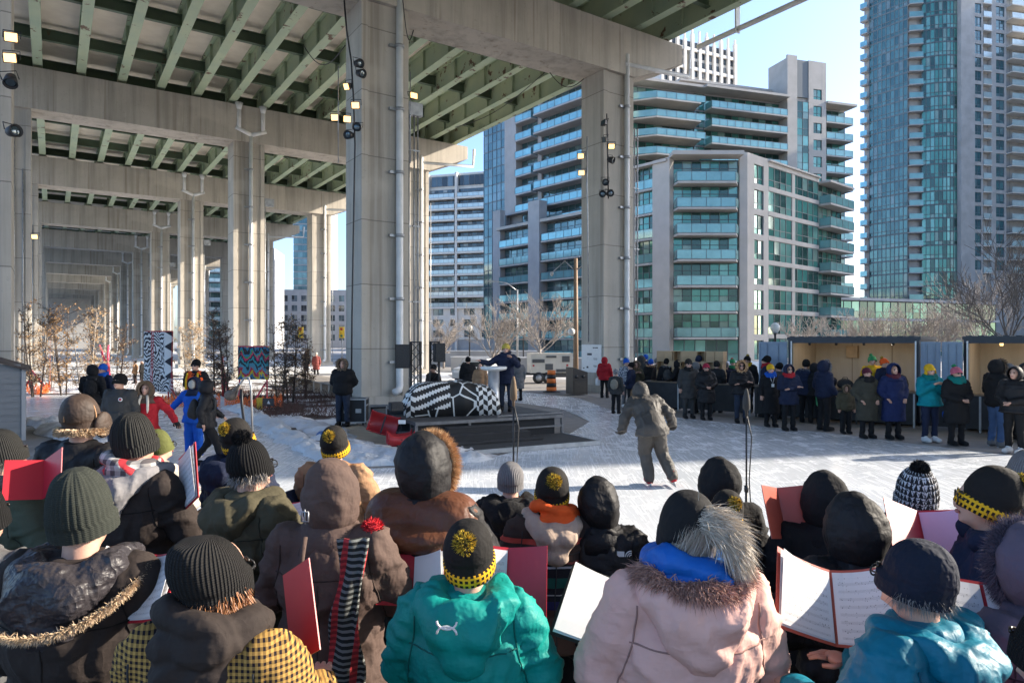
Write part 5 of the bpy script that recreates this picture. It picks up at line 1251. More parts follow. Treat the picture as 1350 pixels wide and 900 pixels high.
def f_blanket(n, l, x, y, z, o):
    r = n.new('ShaderNodeValToRGB'); r.color_ramp.interpolation = 'CONSTANT'; l.new(mth(n, l, 'ADD', z, mth(n, l, 'MULTIPLY', nz(n, l, o, 3), .006)), r.inputs[0])
    cols = [(0, (.10, .06, .045)), (1.0, (.10, .06, .045)), (1.02, (.03, .03, .10)), (1.07, (.02, .02, .025)), (1.10, (.3, .3, .3)), (1.107, (.02, .02, .025)), (1.14, (.02, .10, .08)), (1.20, (.02, .02, .025)), (1.25, (.4, .4, .42)), (1.26, (.03, .025, .025)), (1.275, (.25, .06, .05)), (1.285, (.05, .035, .03)), (1.37, (.5, .08, .06)), (1.40, (.05, .035, .03))]
    e = r.color_ramp.elements
    while len(e) < len(cols): e.new(.5)
    for q, (p_, c_) in zip(e, cols): q.position = p_/1.5; q.color = rgb(c_)
    r.inputs[0].links[0].from_socket  # z is divided below
    mlt = mth(n, l, 'DIVIDE', r.inputs[0].links[0].from_socket, 1.5); l.new(mlt, r.inputs[0])
    return r.outputs[0]
def f_plaid(n, l, x, y, z, o):
    a = mth(n, l, 'LESS_THAN', mth(n, l, 'FRACT', mth(n, l, 'DIVIDE', z, .05)), .5); b_ = mth(n, l, 'LESS_THAN', mth(n, l, 'FRACT', mth(n, l, 'DIVIDE', x, .055)), .5)
    c = mixc(n, l, mth(n, l, 'MULTIPLY', mth(n, l, 'ADD', a, b_), .5), (.5, .48, .46), (.09, .08, .085))
    rr_ = mth(n, l, 'LESS_THAN', mth(n, l, 'FRACT', mth(n, l, 'DIVIDE', mth(n, l, 'ADD', x, z), .16)), .16)
    return mixc(n, l, rr_, c, (.45, .04, .05))
def f_band(n, l, x, y, z, o):
    an = mth(n, l, 'ARCTAN2', x, y); a = mth(n, l, 'FRACT', mth(n, l, 'MULTIPLY', an, 5.4)); k = mth(n, l, 'FRACT', mth(n, l, 'DIVIDE', z, .024))
    w_ = mth(n, l, 'MULTIPLY', mth(n, l, 'GREATER_THAN', a, .42), mth(n, l, 'GREATER_THAN', k, .42))
    return mixc(n, l, w_, (.78, .42, .02), (.012, .012, .013))
def f_nordic(n, l, x, y, z, o):
    an = mth(n, l, 'ARCTAN2', x, y); a = mth(n, l, 'PINGPONG', mth(n, l, 'MULTIPLY', an, 5), .5); k = mth(n, l, 'FRACT', mth(n, l, 'DIVIDE', z, .032))
    v = mth(n, l, 'GREATER_THAN', mth(n, l, 'ADD', a, mth(n, l, 'MULTIPLY', k, .5)), .52); q = nz(n, l, o, 120, 1)
    return mixc(n, l, mth(n, l, 'MULTIPLY', v, ramp(n, l, q, .4, .5)), (.025, .025, .028), (.6, .6, .62))
def f_scarf(n, l, x, y, z, o):
    a = mth(n, l, 'LESS_THAN', mth(n, l, 'FRACT', mth(n, l, 'DIVIDE', z, .024)), .45)
    c = mixc(n, l, a, (.02, .022, .022), (.17, .18, .175))
    u = mth(n, l, 'FRACT', mth(n, l, 'DIVIDE', mth(n, l, 'ADD', x, mth(n, l, 'MULTIPLY', z, -.12)), .1)); r = mth(n, l, 'LESS_THAN', mth(n, l, 'ABSOLUTE', mth(n, l, 'SUBTRACT', u, .45)), .12)
    return mixc(n, l, mth(n, l, 'MULTIPLY', r, mth(n, l, 'ADD', .45, mth(n, l, 'MULTIPLY', a, .5))), c, (.5, .04, .045))
def f_camo(n, l, x, y, z, o): return mixc(n, l, ramp(n, l, nz(n, l, o, 30, 3), .45, .55), (.03, .05, .1), (.5, .52, .56))
Q = {}
def C(name, *a, **k):
    if name not in Q: Q[name] = cloth(name, *a, **k)
    return Q[name]
C('black_cloth', (.011, .011, .0125)); C('black_nylon', (.013, .0125, .0145), rough=.62); C('dark_brown_cloth', (.034, .025, .022)); C('brown_cloth', (.11, .072, .06))
C('olive_cloth', (.08, .07, .042)); C('army_green_cloth', (.085, .105, .075)); C('navy_cloth', (.013, .02, .05)); C('tan_cloth', (.42, .24, .13)); C('teal_cloth', (.0, .29, .255), rough=.6)
C('pink_cloth', (.74, .45, .385), (.66, .40, .345)); C('peacock_cloth', (.0, .18, .275), rough=.5); C('blue_cloth', (.01, .14, .55), rough=.5); C('beige_cloth', (.50, .38, .30)); C('taupe_cloth', (.070, .064, .058), rough=.6)
C('red_cloth', (.40, .015, .025)); C('charcoal_cloth', (.05, .05, .05)); C('grey_cloth', (.15, .15, .155)); C('denim', (.06, .11, .22)); C('dark_denim', (.025, .035, .06)); C('royal_blue_cloth', (.01, .1, .5))
C('white_cloth', (.7, .7, .7)); C('brown_leather', (.14, .055, .03), rough=.4, sc=9); C('dark_leather', (.075, .05, .038), (.03, .02, .016), rough=.6, sc=9); C('orange_cloth', (.9, .12, .02)); C('yellow_cloth', (.7, .42, .02)); C('green_cloth', (.03, .25, .1)); C('maroon_cloth', (.09, .015, .03)); C('teal_scarf', (.0, .16, .15)); C('grey_tan', (.28, .25, .2)); C('grey_fleece', (.26, .25, .26), weave=120)
C('navy_fleece', (.009, .014, .03), weave=90, bs=.5); C('purple_grey', (.12, .1, .14)); C('cream_cloth', (.55, .5, .43))
KN = {'black': knit('black_knit', (.016, .016, .017)), 'charcoal': knit('charcoal_knit', (.036, .036, .035), ribs=60), 'ribbed': knit('rib_knit', (.045, .05, .043), ribs=0, bs=.4), 'grey': knit('grey_knit', (.24, .235, .24)), 'slouch': knit('slouch_knit', (.026, .025, .025), ribs=70), 'jersey': cloth('black_jersey', (.013, .0115, .011))}
PT = {k: pattern(k+'_pattern', f) for k, f in (('houndstooth', f_hound), ('blanket', f_blanket), ('plaid', f_plaid), ('band', f_band), ('nordic', f_nordic), ('striped_scarf', f_scarf), ('camo', f_camo))}
SKIN = noisy('skin', (.60, .36, .27), (.52, .29, .21), 9, .5, .1); EYE = plain('eye_dark', (.02, .015, .012), .3); LIP = plain('lips', (.45, .16, .14), .5)
HAIR = {'ginger': [plain('ginger_hair', (.40, .17, .06), .5), plain('ginger_hair_dark', (.25, .09, .03), .5)], 'blond': [plain('silver_blond_hair', (.62, .55, .46), .4), plain('ash_hair', (.42, .36, .29), .4)], 'auburn': [plain('auburn_hair', (.16, .05, .025), .5), plain('auburn_dark', (.09, .03, .02), .5)], 'brown': [plain('brown_hair', (.12, .07, .04), .5)]*2, 'grey': [plain('grey_hair', (.22, .2, .185), .5)]*2}
FUR = {'tan': [plain('tan_fur', (.62, .39, .20), .9), plain('pale_fur', (.45, .26, .13), .9)], 'grey': [plain('grey_fur', (.34, .33, .34), .9), plain('dark_fur', (.16, .15, .16), .9)], 'black': [plain('black_fur', (.02, .018, .018), .9), plain('black_fur_b', (.04, .036, .035), .9)], 'purple': [plain('violet_grey_fur', (.16, .13, .17), .9), plain('violet_dark_fur', (.07, .06, .09), .9)],
       'pom': [plain('pom_yellow', (.72, .50, .05), .9), plain('pom_black', (.02, .018, .012), .9)], 'red': [plain('red_wool', (.6, .02, .03), .9), plain('red_wool_dark', (.3, .01, .02), .9)], 'cream': [plain('sherpa', (.66, .50, .34), .95), plain('sherpa_b', (.52, .38, .24), .95)], 'pink': [plain('pink_fringe', (.55, .32, .25), .9), plain('pink_fringe_b', (.34, .2, .17), .9)], 'brown': [plain('fur_brown', (.28, .19, .12), .9), plain('fur_brown_b', (.13, .09, .06), .9)]}

POMC = noisy('pom_wool', (.55, .38, .04), (.03, .025, .012), 70, .95, .8, lo=.45, hi=.55)
# ---------------------------------------------------------------- people: mesh making
def remesh(mb, voxel, smooth=4):
    me = mb.mesh('tmp'); o = bpy.data.objects.new('tmp', me); COL.objects.link(o)
    r = o.modifiers.new('r', 'REMESH'); r.mode = 'VOXEL'; r.voxel_size = voxel; r.use_smooth_shade = True
    if smooth: s = o.modifiers.new('s', 'SMOOTH'); s.factor = .5; s.iterations = smooth
    dg = bpy.context.evaluated_depsgraph_get(); out = bpy.data.meshes.new_from_object(o.evaluated_get(dg))
    bpy.data.objects.remove(o); bpy.data.meshes.remove(me); return out
def displace(me, fn):
    me.update(); vs = [v.co.copy() for v in me.vertices]; ns = [v.normal.copy() for v in me.vertices]
    for v, c, nn_ in zip(me.vertices, vs, ns): v.co = c+nn_*fn(c, nn_)
    me.update()
def append(me, mb, off):
    """append a builder's faces (materials shifted by off) to a mesh, keeping one mesh"""
    bm = bmesh.new(); bm.from_mesh(me); base = [bm.verts.new(v) for v in mb.v]
    for f, mi, s in zip(mb.f, mb.m, mb.sm):
        try: fc = bm.faces.new([base[i] for i in f]); fc.material_index = mi+off; fc.smooth = True
        except ValueError: pass
    bm.to_mesh(me); bm.free()
HEADC = Vector((0, .012, 1.635))
POSES = {
 'stand': dict(E=(.245, -.03, 1.15), W=(.255, .05, .91)),
 'pockets': dict(E=(.285, -.07, 1.16), W=(.19, .10, .98)),
 'clasp': dict(E=(.255, .02, 1.14), W=(.06, .25, 1.06)),
 'cross': dict(E=(.255, .07, 1.16), W=(-.09, .235, 1.19)),
 'behind': dict(E=(.27, -.08, 1.16), W=(.07, -.17, .98)),
 'folder': dict(E=(.275, .06, 1.17), W=(.17, .31, 1.20)),
 'phone': dict(E=(.25, .06, 1.15), W=(.09, .24, 1.33)),
 'wide': dict(E=(.36, -.02, 1.22), W=(.50, .08, 1.02)),
 'conduct': dict(E=(.40, .10, 1.26), W=(.58, .28, 1.33), E2=(-.30, .18, 1.22), W2=(-.16, .38, 1.42)),
 'carry': dict(E=(.25, -.02, 1.14), W=(.27, .12, .95)),
 'side': dict(E=(.25, .02, 1.15), W=(.16, .25, 1.03)),
 'walk': dict(E=(.25, -.10, 1.16), W=(.26, -.05, .93), E2=(-.25, .08, 1.15), W2=(-.22, .26, 1.0), legs=(((.1, .18, .50), (.1, .28, .09)), ((-.09, .02, .50), (-.09, -.24, .13)))),
 'skate': dict(E=(.28, -.10, 1.16), W=(.30, .02, .95), E2=(-.28, .08, 1.17), W2=(-.26, .25, 1.02), legs=(((.1, .14, .52), (.14, .08, .13)), ((-.12, .06, .52), (-.24, -.12, .15)))),
}
def joints(pose):
    p = POSES[pose]; J = {}
    for i, s in enumerate((1, -1)):
        e = p['E2'] if (s < 0 and 'E2' in p) else (p['E'][0]*s, p['E'][1], p['E'][2]); w_ = p['W2'] if (s < 0 and 'W2' in p) else (p['W'][0]*s, p['W'][1]+(0.03 if s < 0 and pose == 'cross' else 0), p['W'][2]-(0.05 if s < 0 and pose == 'cross' else 0))
        k, a = (p['legs'][i] if 'legs' in p else ((.1*s, .015, .50), (.105*s, -.02, .09)))
        J[s] = dict(S=Vector((.172*s, -.01, 1.42)), E=Vector(e), W=Vector(w_), H=Vector((.09*s, 0, .92)), K=Vector(k), A=Vector(a))
    return J
def hand(mb, w_, e, s, r=1.0, curl=.5):
    d = (w_-e).normalized(); side = d.cross(Vector((0, 0, 1)))
    side = side.normalized() if side.length > .2 else Vector((0, 1, 0)); n_ = side.cross(d).normalized()
    palm = w_+d*.05; mb.ell(palm, (.04*r, .05*r, .024*r), 10, 7, 0, Matrix((side, d, n_)).transposed().to_quaternion())
    for i, L in enumerate((.062, .072, .068, .054)):
        b = w_+d*.085+side*(i-1.5)*.019*r; m_ = b+d*L*.5-n_*.012*curl; t = m_+d*L*.42-n_*.035*curl
        mb.tube([b, m_, t], [.0095*r, .009*r, .007*r], 6)
    b = w_+d*.03+side*(-s)*.035*r; mb.tube([b, b+side*(-s)*.022+d*.03-n_*.01, b+side*(-s)*.02+d*.062-n_*.02], [.011*r, .0105*r, .008*r], 6)
_cache = {}
def body_mesh(pose, vox=.018):
    k = ('body', pose, vox)
    if k in _cache: return _cache[k]
    J = joints(pose); mb = MB()
    mb.ell((0, 0, 1.24), (.155, .105, .24)); mb.ell((0, .01, 1.02), (.145, .10, .18)); mb.cap((-.13, -.01, 1.42), (.13, -.01, 1.42), .06, .06)
    mb.cap((0, -.015, 1.42), (0, .0, 1.56), .058, .055); mb.ell(HEADC+V(0, 0, .012), (.075, .095, .105)); mb.ell(HEADC+V(0, .03, -.055), (.056, .065, .062)); mb.ell(HEADC+V(0, .088, -.005), (.03, .02, .05))
    mb.cap(HEADC+V(0, .095, .008), HEADC+V(0, .112, -.022), .011, .016); mb.ell(HEADC+V(0, .085, -.085), (.028, .022, .018))
    for s in (-1, 1):
        j = J[s]; mb.ell(HEADC+V(.078*s, -.005, -.01), (.014, .022, .034))
        mb.cap(j['S'], j['E'], .052, .042); mb.cap(j['E'], j['W'], .041, .029); mb.cap(j['W'], j['W']+(j['W']-j['E']).normalized()*.05, .026, .024); mb.cap(j['H'], j['K'], .085, .056); mb.cap(j['K'], j['A'], .054, .038)
        mb.cap(j['A'], j['A']+V(0, .13, -.055), .04, .032)
    me = remesh(mb, vox, 3)
    ex = MB()
    for s in (-1, 1):
        ex.ell(HEADC+V(.031*s, .086, .012), (.014, .012, .009), 8, 6, 1); ex.tube([HEADC+V(.016*s, .098, .03), HEADC+V(.034*s, .096, .036), HEADC+V(.05*s, .084, .03)], .005, 5, 1)
        hand(ex, J[s]['W'], J[s]['E'], s)
    ex.ell(HEADC+V(0, .102, -.052), (.024, .010, .008), 10, 6, 2)
    append(me, ex, 0); _cache[k] = me; return me
def jacket_prims(pose, puff, hem, arm=1.0, collar=True):
    J = joints(pose); mb = MB(); p = puff
    mb.ell((0, -.005, 1.26), (.19+p, .135+p, .24)); mb.ell((0, .01, 1.04), (.18+p, .135+p, .2)); mb.ell((0, 0, .92), (.185+p, .14+p, .12))
    mb.cap((-.13, -.012, 1.41), (.13, -.012, 1.41), .078+p*.5, .078+p*.5); mb.lathe((0, -.012, 1.43), [(.10+p*.3, 0), (.085+p*.3, .07), (.08+p*.2, .09)], 16)
    if hem < .85: mb.lathe((0, 0, hem), [(.215+p, 0), (.20+p, .9-hem), (.17, 1.0-hem)], 20, 0, None, True, (1, .78))
    for s in (-1, 1):
        j = J[s]; mb.cap(j['S'], j['E'], (.075+p*.55)*arm, (.062+p*.5)*arm); mb.cap(j['E'], j['W']-(j['W']-j['E']).normalized()*.02, (.062+p*.5)*arm, (.048+p*.4)*arm)
    return mb
def folds(seed, A=.010, quilt=0, qs=.1):
    def f(c, n_):
        arm = abs(c.x) > .2
        rg = lambda n0, k: max(0.0, 1-abs(n0)*k)
        wz = .03*noise.noise(c*6)
        a = noise.noise(Vector((c.x*4.5+wz*20, c.y*5, (c.z+wz)*(11 if arm else 3.2)+seed*9.1))); b_ = noise.noise(Vector((c.x*9+3, c.y*9+wz*30, (c.z)*(17 if arm else 6)+seed*5)))
        e_ = noise.noise(Vector((c.x*3+seed, c.y*3, c.z*3)))
        d = A*(rg(a, 4.5)*1.0+rg(b_, 5.5)*.55-.35+e_*.5)
        if quilt:
            t = (c.z+(0 if not arm else abs(c.x)*.4)+.012*noise.noise(c*5))/qs; d += quilt*(abs(math.sin(math.pi*t))**.6-.6)
        return d
    return f
def jacket_mesh(pose, puff, hem, vox, seed=0, A=.01, quilt=0, qs=.1, arm=1.0):
    k = ('jk', pose, puff, hem, vox, seed, A, quilt, qs, arm)
    if k in _cache: return _cache[k]
    me = remesh(jacket_prims(pose, puff, hem, arm), vox, 5 if vox > .018 else 8); displace(me, folds(seed, A, quilt, qs)); _cache[k] = me; return me
def trouser_mesh(pose, fat, vox):
    k = ('tr', pose, fat, vox)
    if k in _cache: return _cache[k]
    J = joints(pose); mb = MB(); mb.ell((0, 0, .93), (.17+fat*.5, .125+fat*.5, .13))
    for s in (-1, 1): j = J[s]; mb.cap(j['H'], j['K'], .098+fat, .072+fat); mb.cap(j['K'], j['A']+V(0, 0, .0), .07+fat, .058+fat)
    me = remesh(mb, vox, 4); displace(me, folds(3, .012)); _cache[k] = me; return me
def boot_mesh(pose, s, skate):
    k = ('bt', pose, s, skate)
    if k in _cache: return _cache[k]
    a = joints(pose)[s]['A']; mb = MB(); dz = -.045
    mb.cap(a+V(0, 0, .05), a+V(0, .0, dz), .06, .058); mb.cap(a+V(0, -.02, dz+.01), a+V(0, .165, dz+.002), .062, .056); mb.ell(a+V(0, .08, dz+.02), (.055, .1, .05))
    me = remesh(mb, .02, 3); ex = MB()
    zb = a.z+dz-.05
    if skate: ex.box(a.x-.003, a.x+.003, a.y-.12, a.y+.22, zb-.05, zb-.02, 1); ex.box(a.x-.012, a.x+.012, a.y-.06, a.y-.03, zb-.03, zb+.02, 1); ex.box(a.x-.012, a.x+.012, a.y+.1, a.y+.14, zb-.03, zb+.02, 1)
    else: ex.box(a.x-.045, a.x+.045, a.y-.07, a.y+.2, max(0, zb-.005), zb+.02, 1)
    append(me, ex, 0); _cache[k] = me; return me
# headgear (all centred on HEADC, in the same 1.75 m frame)
def beanie_mesh(hi, cuff=True, tall=.0, slouch=0, rib=0, gath=0, cz=-.035):
    k = ('bn', hi, cuff, tall, slouch, rib, gath)
    if k in _cache: return _cache[k]
    n = 120 if (hi and rib) else (48 if hi else 20); N = 22 if hi else 9; mb = MB(); vs = []
    z0 = -.055; zt = .125+tall
    for i in range(N+1):
        u = i/N
        if u < .32: z = z0+(.012-z0)*u/.32; R = .1
        else: ph = (u-.32)/.68*math.pi/2; z = .012+(zt-.012)*math.sin(ph)**1.05; R = max(.003, .1*math.cos(ph)**.82)
        if cuff and z < .0: R = .106
        for j in range(n):
            a = 2*math.pi*j/n; r = R
            if rib: r *= 1+.025*math.cos(a*rib)*(1 if z > .0 else .6)
            if gath and u > .6: r *= 1+.10*(u-.6)*2.5*math.cos(a*gath)
            x, y, zz = r*math.cos(a), r*1.13*math.sin(a), z
            w_ = noise.noise(Vector((x*9, y*9, zz*9+tall*50)))*.006
            x *= 1+w_*8; y *= 1+w_*8
            if slouch: t = max(0, u-.25); y -= slouch*t*1.5; x -= slouch*t*.5; zz -= slouch*1.0*max(0, u-.5)
            vs.append((x, y-.005+(-.012 if z > 0 else 0), zz))
    mb.add(vs, [(i*n+j, i*n+(j+1) % n, (i+1)*n+(j+1) % n, (i+1)*n+j) for i in range(N) for j in range(n)]+[tuple(N*n+j for j in range(n))], 0, True)
    me = mb.mesh('beanie'); _cache[k] = me; return me
def band_mesh():
    if 'band' in _cache: return _cache['band']
    mb = MB(); n = 48; prof = [(.098, -.062), (.104, -.060), (.1055, -.035), (.105, -.012), (.097, -.008)]
    mb.lathe((0, -.005, 0), prof, n, 0, None, True, (1, 1.13)); me = mb.mesh('band'); _cache['band'] = me; return me
def strands(center_fn, n, L, wd, seed, droop=0.0, jit=.28):
    """fur or wool: many thin tapering blades; center_fn(rnd) -> (root, direction)"""
    rnd = random.Random(seed); mb = MB()
    for i in range(n):
        p, d = center_fn(rnd); d = (d+Vector((rnd.gauss(0, jit), rnd.gauss(0, jit), rnd.gauss(0, jit)-droop))).normalized(); s = d.orthogonal().normalized(); s.rotate(Quaternion(d, rnd.uniform(0, 6.28)))
        l_ = L*rnd.uniform(.6, 1.25); q = p+d*l_*.6; e = p+d*l_+Vector((0, 0, -droop*l_*.4))
        mb.add([p-s*wd/2, p+s*wd/2, q+s*wd*.4, q-s*wd*.4, e], [(0, 1, 2, 3), (3, 2, 4)], 0 if rnd.random() < .6 else 1)
    return mb
def pom_mesh(r, n, wd):
    k = ('pom', r, n)
    if k in _cache: return _cache[k]
    def cf(rnd):
        d = Vector((rnd.gauss(0, 1), rnd.gauss(0, 1), rnd.gauss(0, 1))).normalized(); return d*r*.62, d
    mb = strands(cf, n, r*.42, wd, 9, 0, .5)
    mb.ell((0, 0, 0), (r*.8, r*.8, r*.8), 16, 10, 2)
    me = mb.mesh('pom'); _cache[k] = me; return me
def hood_mesh(hi, big=1.0, peak=0, seed=0, op=50, cape=True):
    k = ('hd', hi, big, peak, seed, op, cape)
    if k in _cache: return _cache[k]
    mb = MB(); n = 60 if hi else 22; N = 26 if hi else 10; vs = []; R = Vector((.128, .148, .165))*big
    for i in range(N+1):
        th = math.radians(op+(180-op)*i/N)
        for j in range(n):
            ph = 2*math.pi*j/n; d = Vector((math.sin(th)*math.cos(ph), math.cos(th), math.sin(th)*math.sin(ph)))
            p = Vector((d.x*R.x, d.y*R.y-.015, d.z*R.z))
            if p.z > 0: p.y -= p.z*peak
            if p.z < -.06: f = min(1, (-.06-p.z)/.11); p.x *= 1+.18*f; p.y = p.y*(1-.1*f)-.01*f
            w_ = noise.noise(Vector((p.x*10, p.y*10+seed*3, p.z*6)))*.008-abs(noise.noise(Vector((p.x*6+seed, p.y*12+seed*3, p.z*20))))*.0065-abs(noise.noise(Vector((p.x*16+seed, p.y*20, p.z*10))))*.003
            vs.append(p+d*w_*(2.2 if hi else 1))
    mb.add(vs, [(i*n+j, i*n+(j+1) % n, (i+1)*n+(j+1) % n, (i+1)*n+j) for i in range(N) for j in range(n)], 0, True)
    if cape: mb.lathe((0, -.02, -.235), [(.19*big, -.02), (.15*big, .05), (.125*big, .11)], 28 if hi else 14, 0, None, True, (1, .8))
    me = mb.mesh('hood'); _cache[k] = me; return me
def hood_rim(big=1.0, op=50):
    R = Vector((.128, .148, .165))*big; th = math.radians(op); out = []
    def cf(rnd):
        ph = rnd.uniform(0, 6.283); d = Vector((math.sin(th)*math.cos(ph), math.cos(th), math.sin(th)*math.sin(ph)))
        p = Vector((d.x*R.x, d.y*R.y-.015+rnd.uniform(-.02, .02), d.z*R.z)); return p, Vector((d.x, .1*rnd.gauss(0, 1), d.z)).normalized()
    return cf
def hood_down_mesh(hi, size=1.0, seed=0):
    k = ('hdn', hi, size, seed)
    if k in _cache: return _cache[k]
    mb = MB(); s = size
    for a in (-1, 1): mb.cap((.115*a, .05, 1.495), (.11*a*s, -.08, 1.475), .05, .06*s); mb.cap((.11*a*s, -.08, 1.475), (.05*a*s, -.155, 1.42), .06*s, .075*s)
    mb.ell((0, -.15, 1.405), (.125*s, .068*s, .115*s)); mb.ell((0, -.165, 1.33), (.08*s, .045*s, .08*s))
    me = remesh(mb, .012 if hi else .025, 6); displace(me, folds(seed+.5, .014)); _cache[k] = me; return me
def scarf_mesh(hi, fat=1.0, seed=0, wide=1.0):
    k = ('sc', hi, fat, seed, wide)
    if k in _cache: return _cache[k]
    mb = MB()
    for q, (z, r, tr_) in enumerate(((1.435, .115, .042), (1.49, .112, .043), (1.545, .108, .038))):
        pts = []
        for i in range(25):
            a = 2*math.pi*i/24; pts.append((r*wide*math.cos(a), r*wide*math.sin(a)*.95-.01, z+.02*math.sin(a*1+q*2)+.008*math.sin(3*a+q)))
        mb.tube(pts, [tr_*fat*(1+.15*math.sin(i*1.3+q)) for i in range(25)], 10)
    me = remesh(mb, .009 if hi else .024, 1 if hi else 3); displace(me, folds(seed+.2, .012)); _cache[k] = me; return me
def with_core(mb, big, op):
    R = Vector((.128, .148, .165))*big; th = math.radians(op); pts = []
    for i in range(33):
        ph = 6.2832*i/32; p = Vector((math.sin(th)*math.cos(ph)*R.x*1.03, math.cos(th)*R.y-.015, math.sin(th)*math.sin(ph)*R.z*1.03)); pts.append(p)
    mb.tube(pts, [.024+.006*noise.noise(Vector((i*.9, big, 1))) for i in range(33)], 8, 1); return mb
def drop_on(me, ring):
    from mathutils.bvhtree import BVHTree
    t = BVHTree.FromPolygons([v.co for v in me.vertices], [p.vertices[:] for p in me.polygons])
    def f(x, y):
        h = t.ray_cast(Vector((x, y, 3)), Vector((0, 0, -1))); return h[0] if h[0] is not None else None
    return f
def back_lines(me, paths, r, mat, root):
    from mathutils.bvhtree import BVHTree
    t = BVHTree.FromPolygons([v.co for v in me.vertices], [p.vertices[:] for p in me.polygons]); mb = MB()
    for path in paths:
        pts = []
        for x, z in path:
            h = t.ray_cast(Vector((x, -1, z)), Vector((0, 1, 0)))
            if h[0] is not None: pts.append(h[0]+Vector((0, -.0005, 0)))
        if len(pts) > 2: mb.tube(pts, r, 5)
    obj_of('seam', mb.mesh('seam'), mat, root)
HEADS = 1.0
def obj_of(name, me, mats, parent, loc=None, rot=None):
    mats = mats if isinstance(mats, (list, tuple)) else [mats]
    while len(me.materials) < len(mats): me.materials.append(None)
    o = bpy.data.objects.new(name, me); COL.objects.link(o); o.parent = parent
    for i, m in enumerate(mats): o.material_slots[i].link = 'OBJECT'; o.material_slots[i].material = m
    if loc is not None: o.location = loc
    if rot is not None: o.rotation_euler = rot
    if name in ('hat', 'hood') and HEADS != 1 and loc is not None: o.scale = (HEADS, HEADS, 1)
    return o
def solidify(o, t): m = o.modifiers.new('thickness', 'SOLIDIFY'); m.thickness = t; m.offset = 0

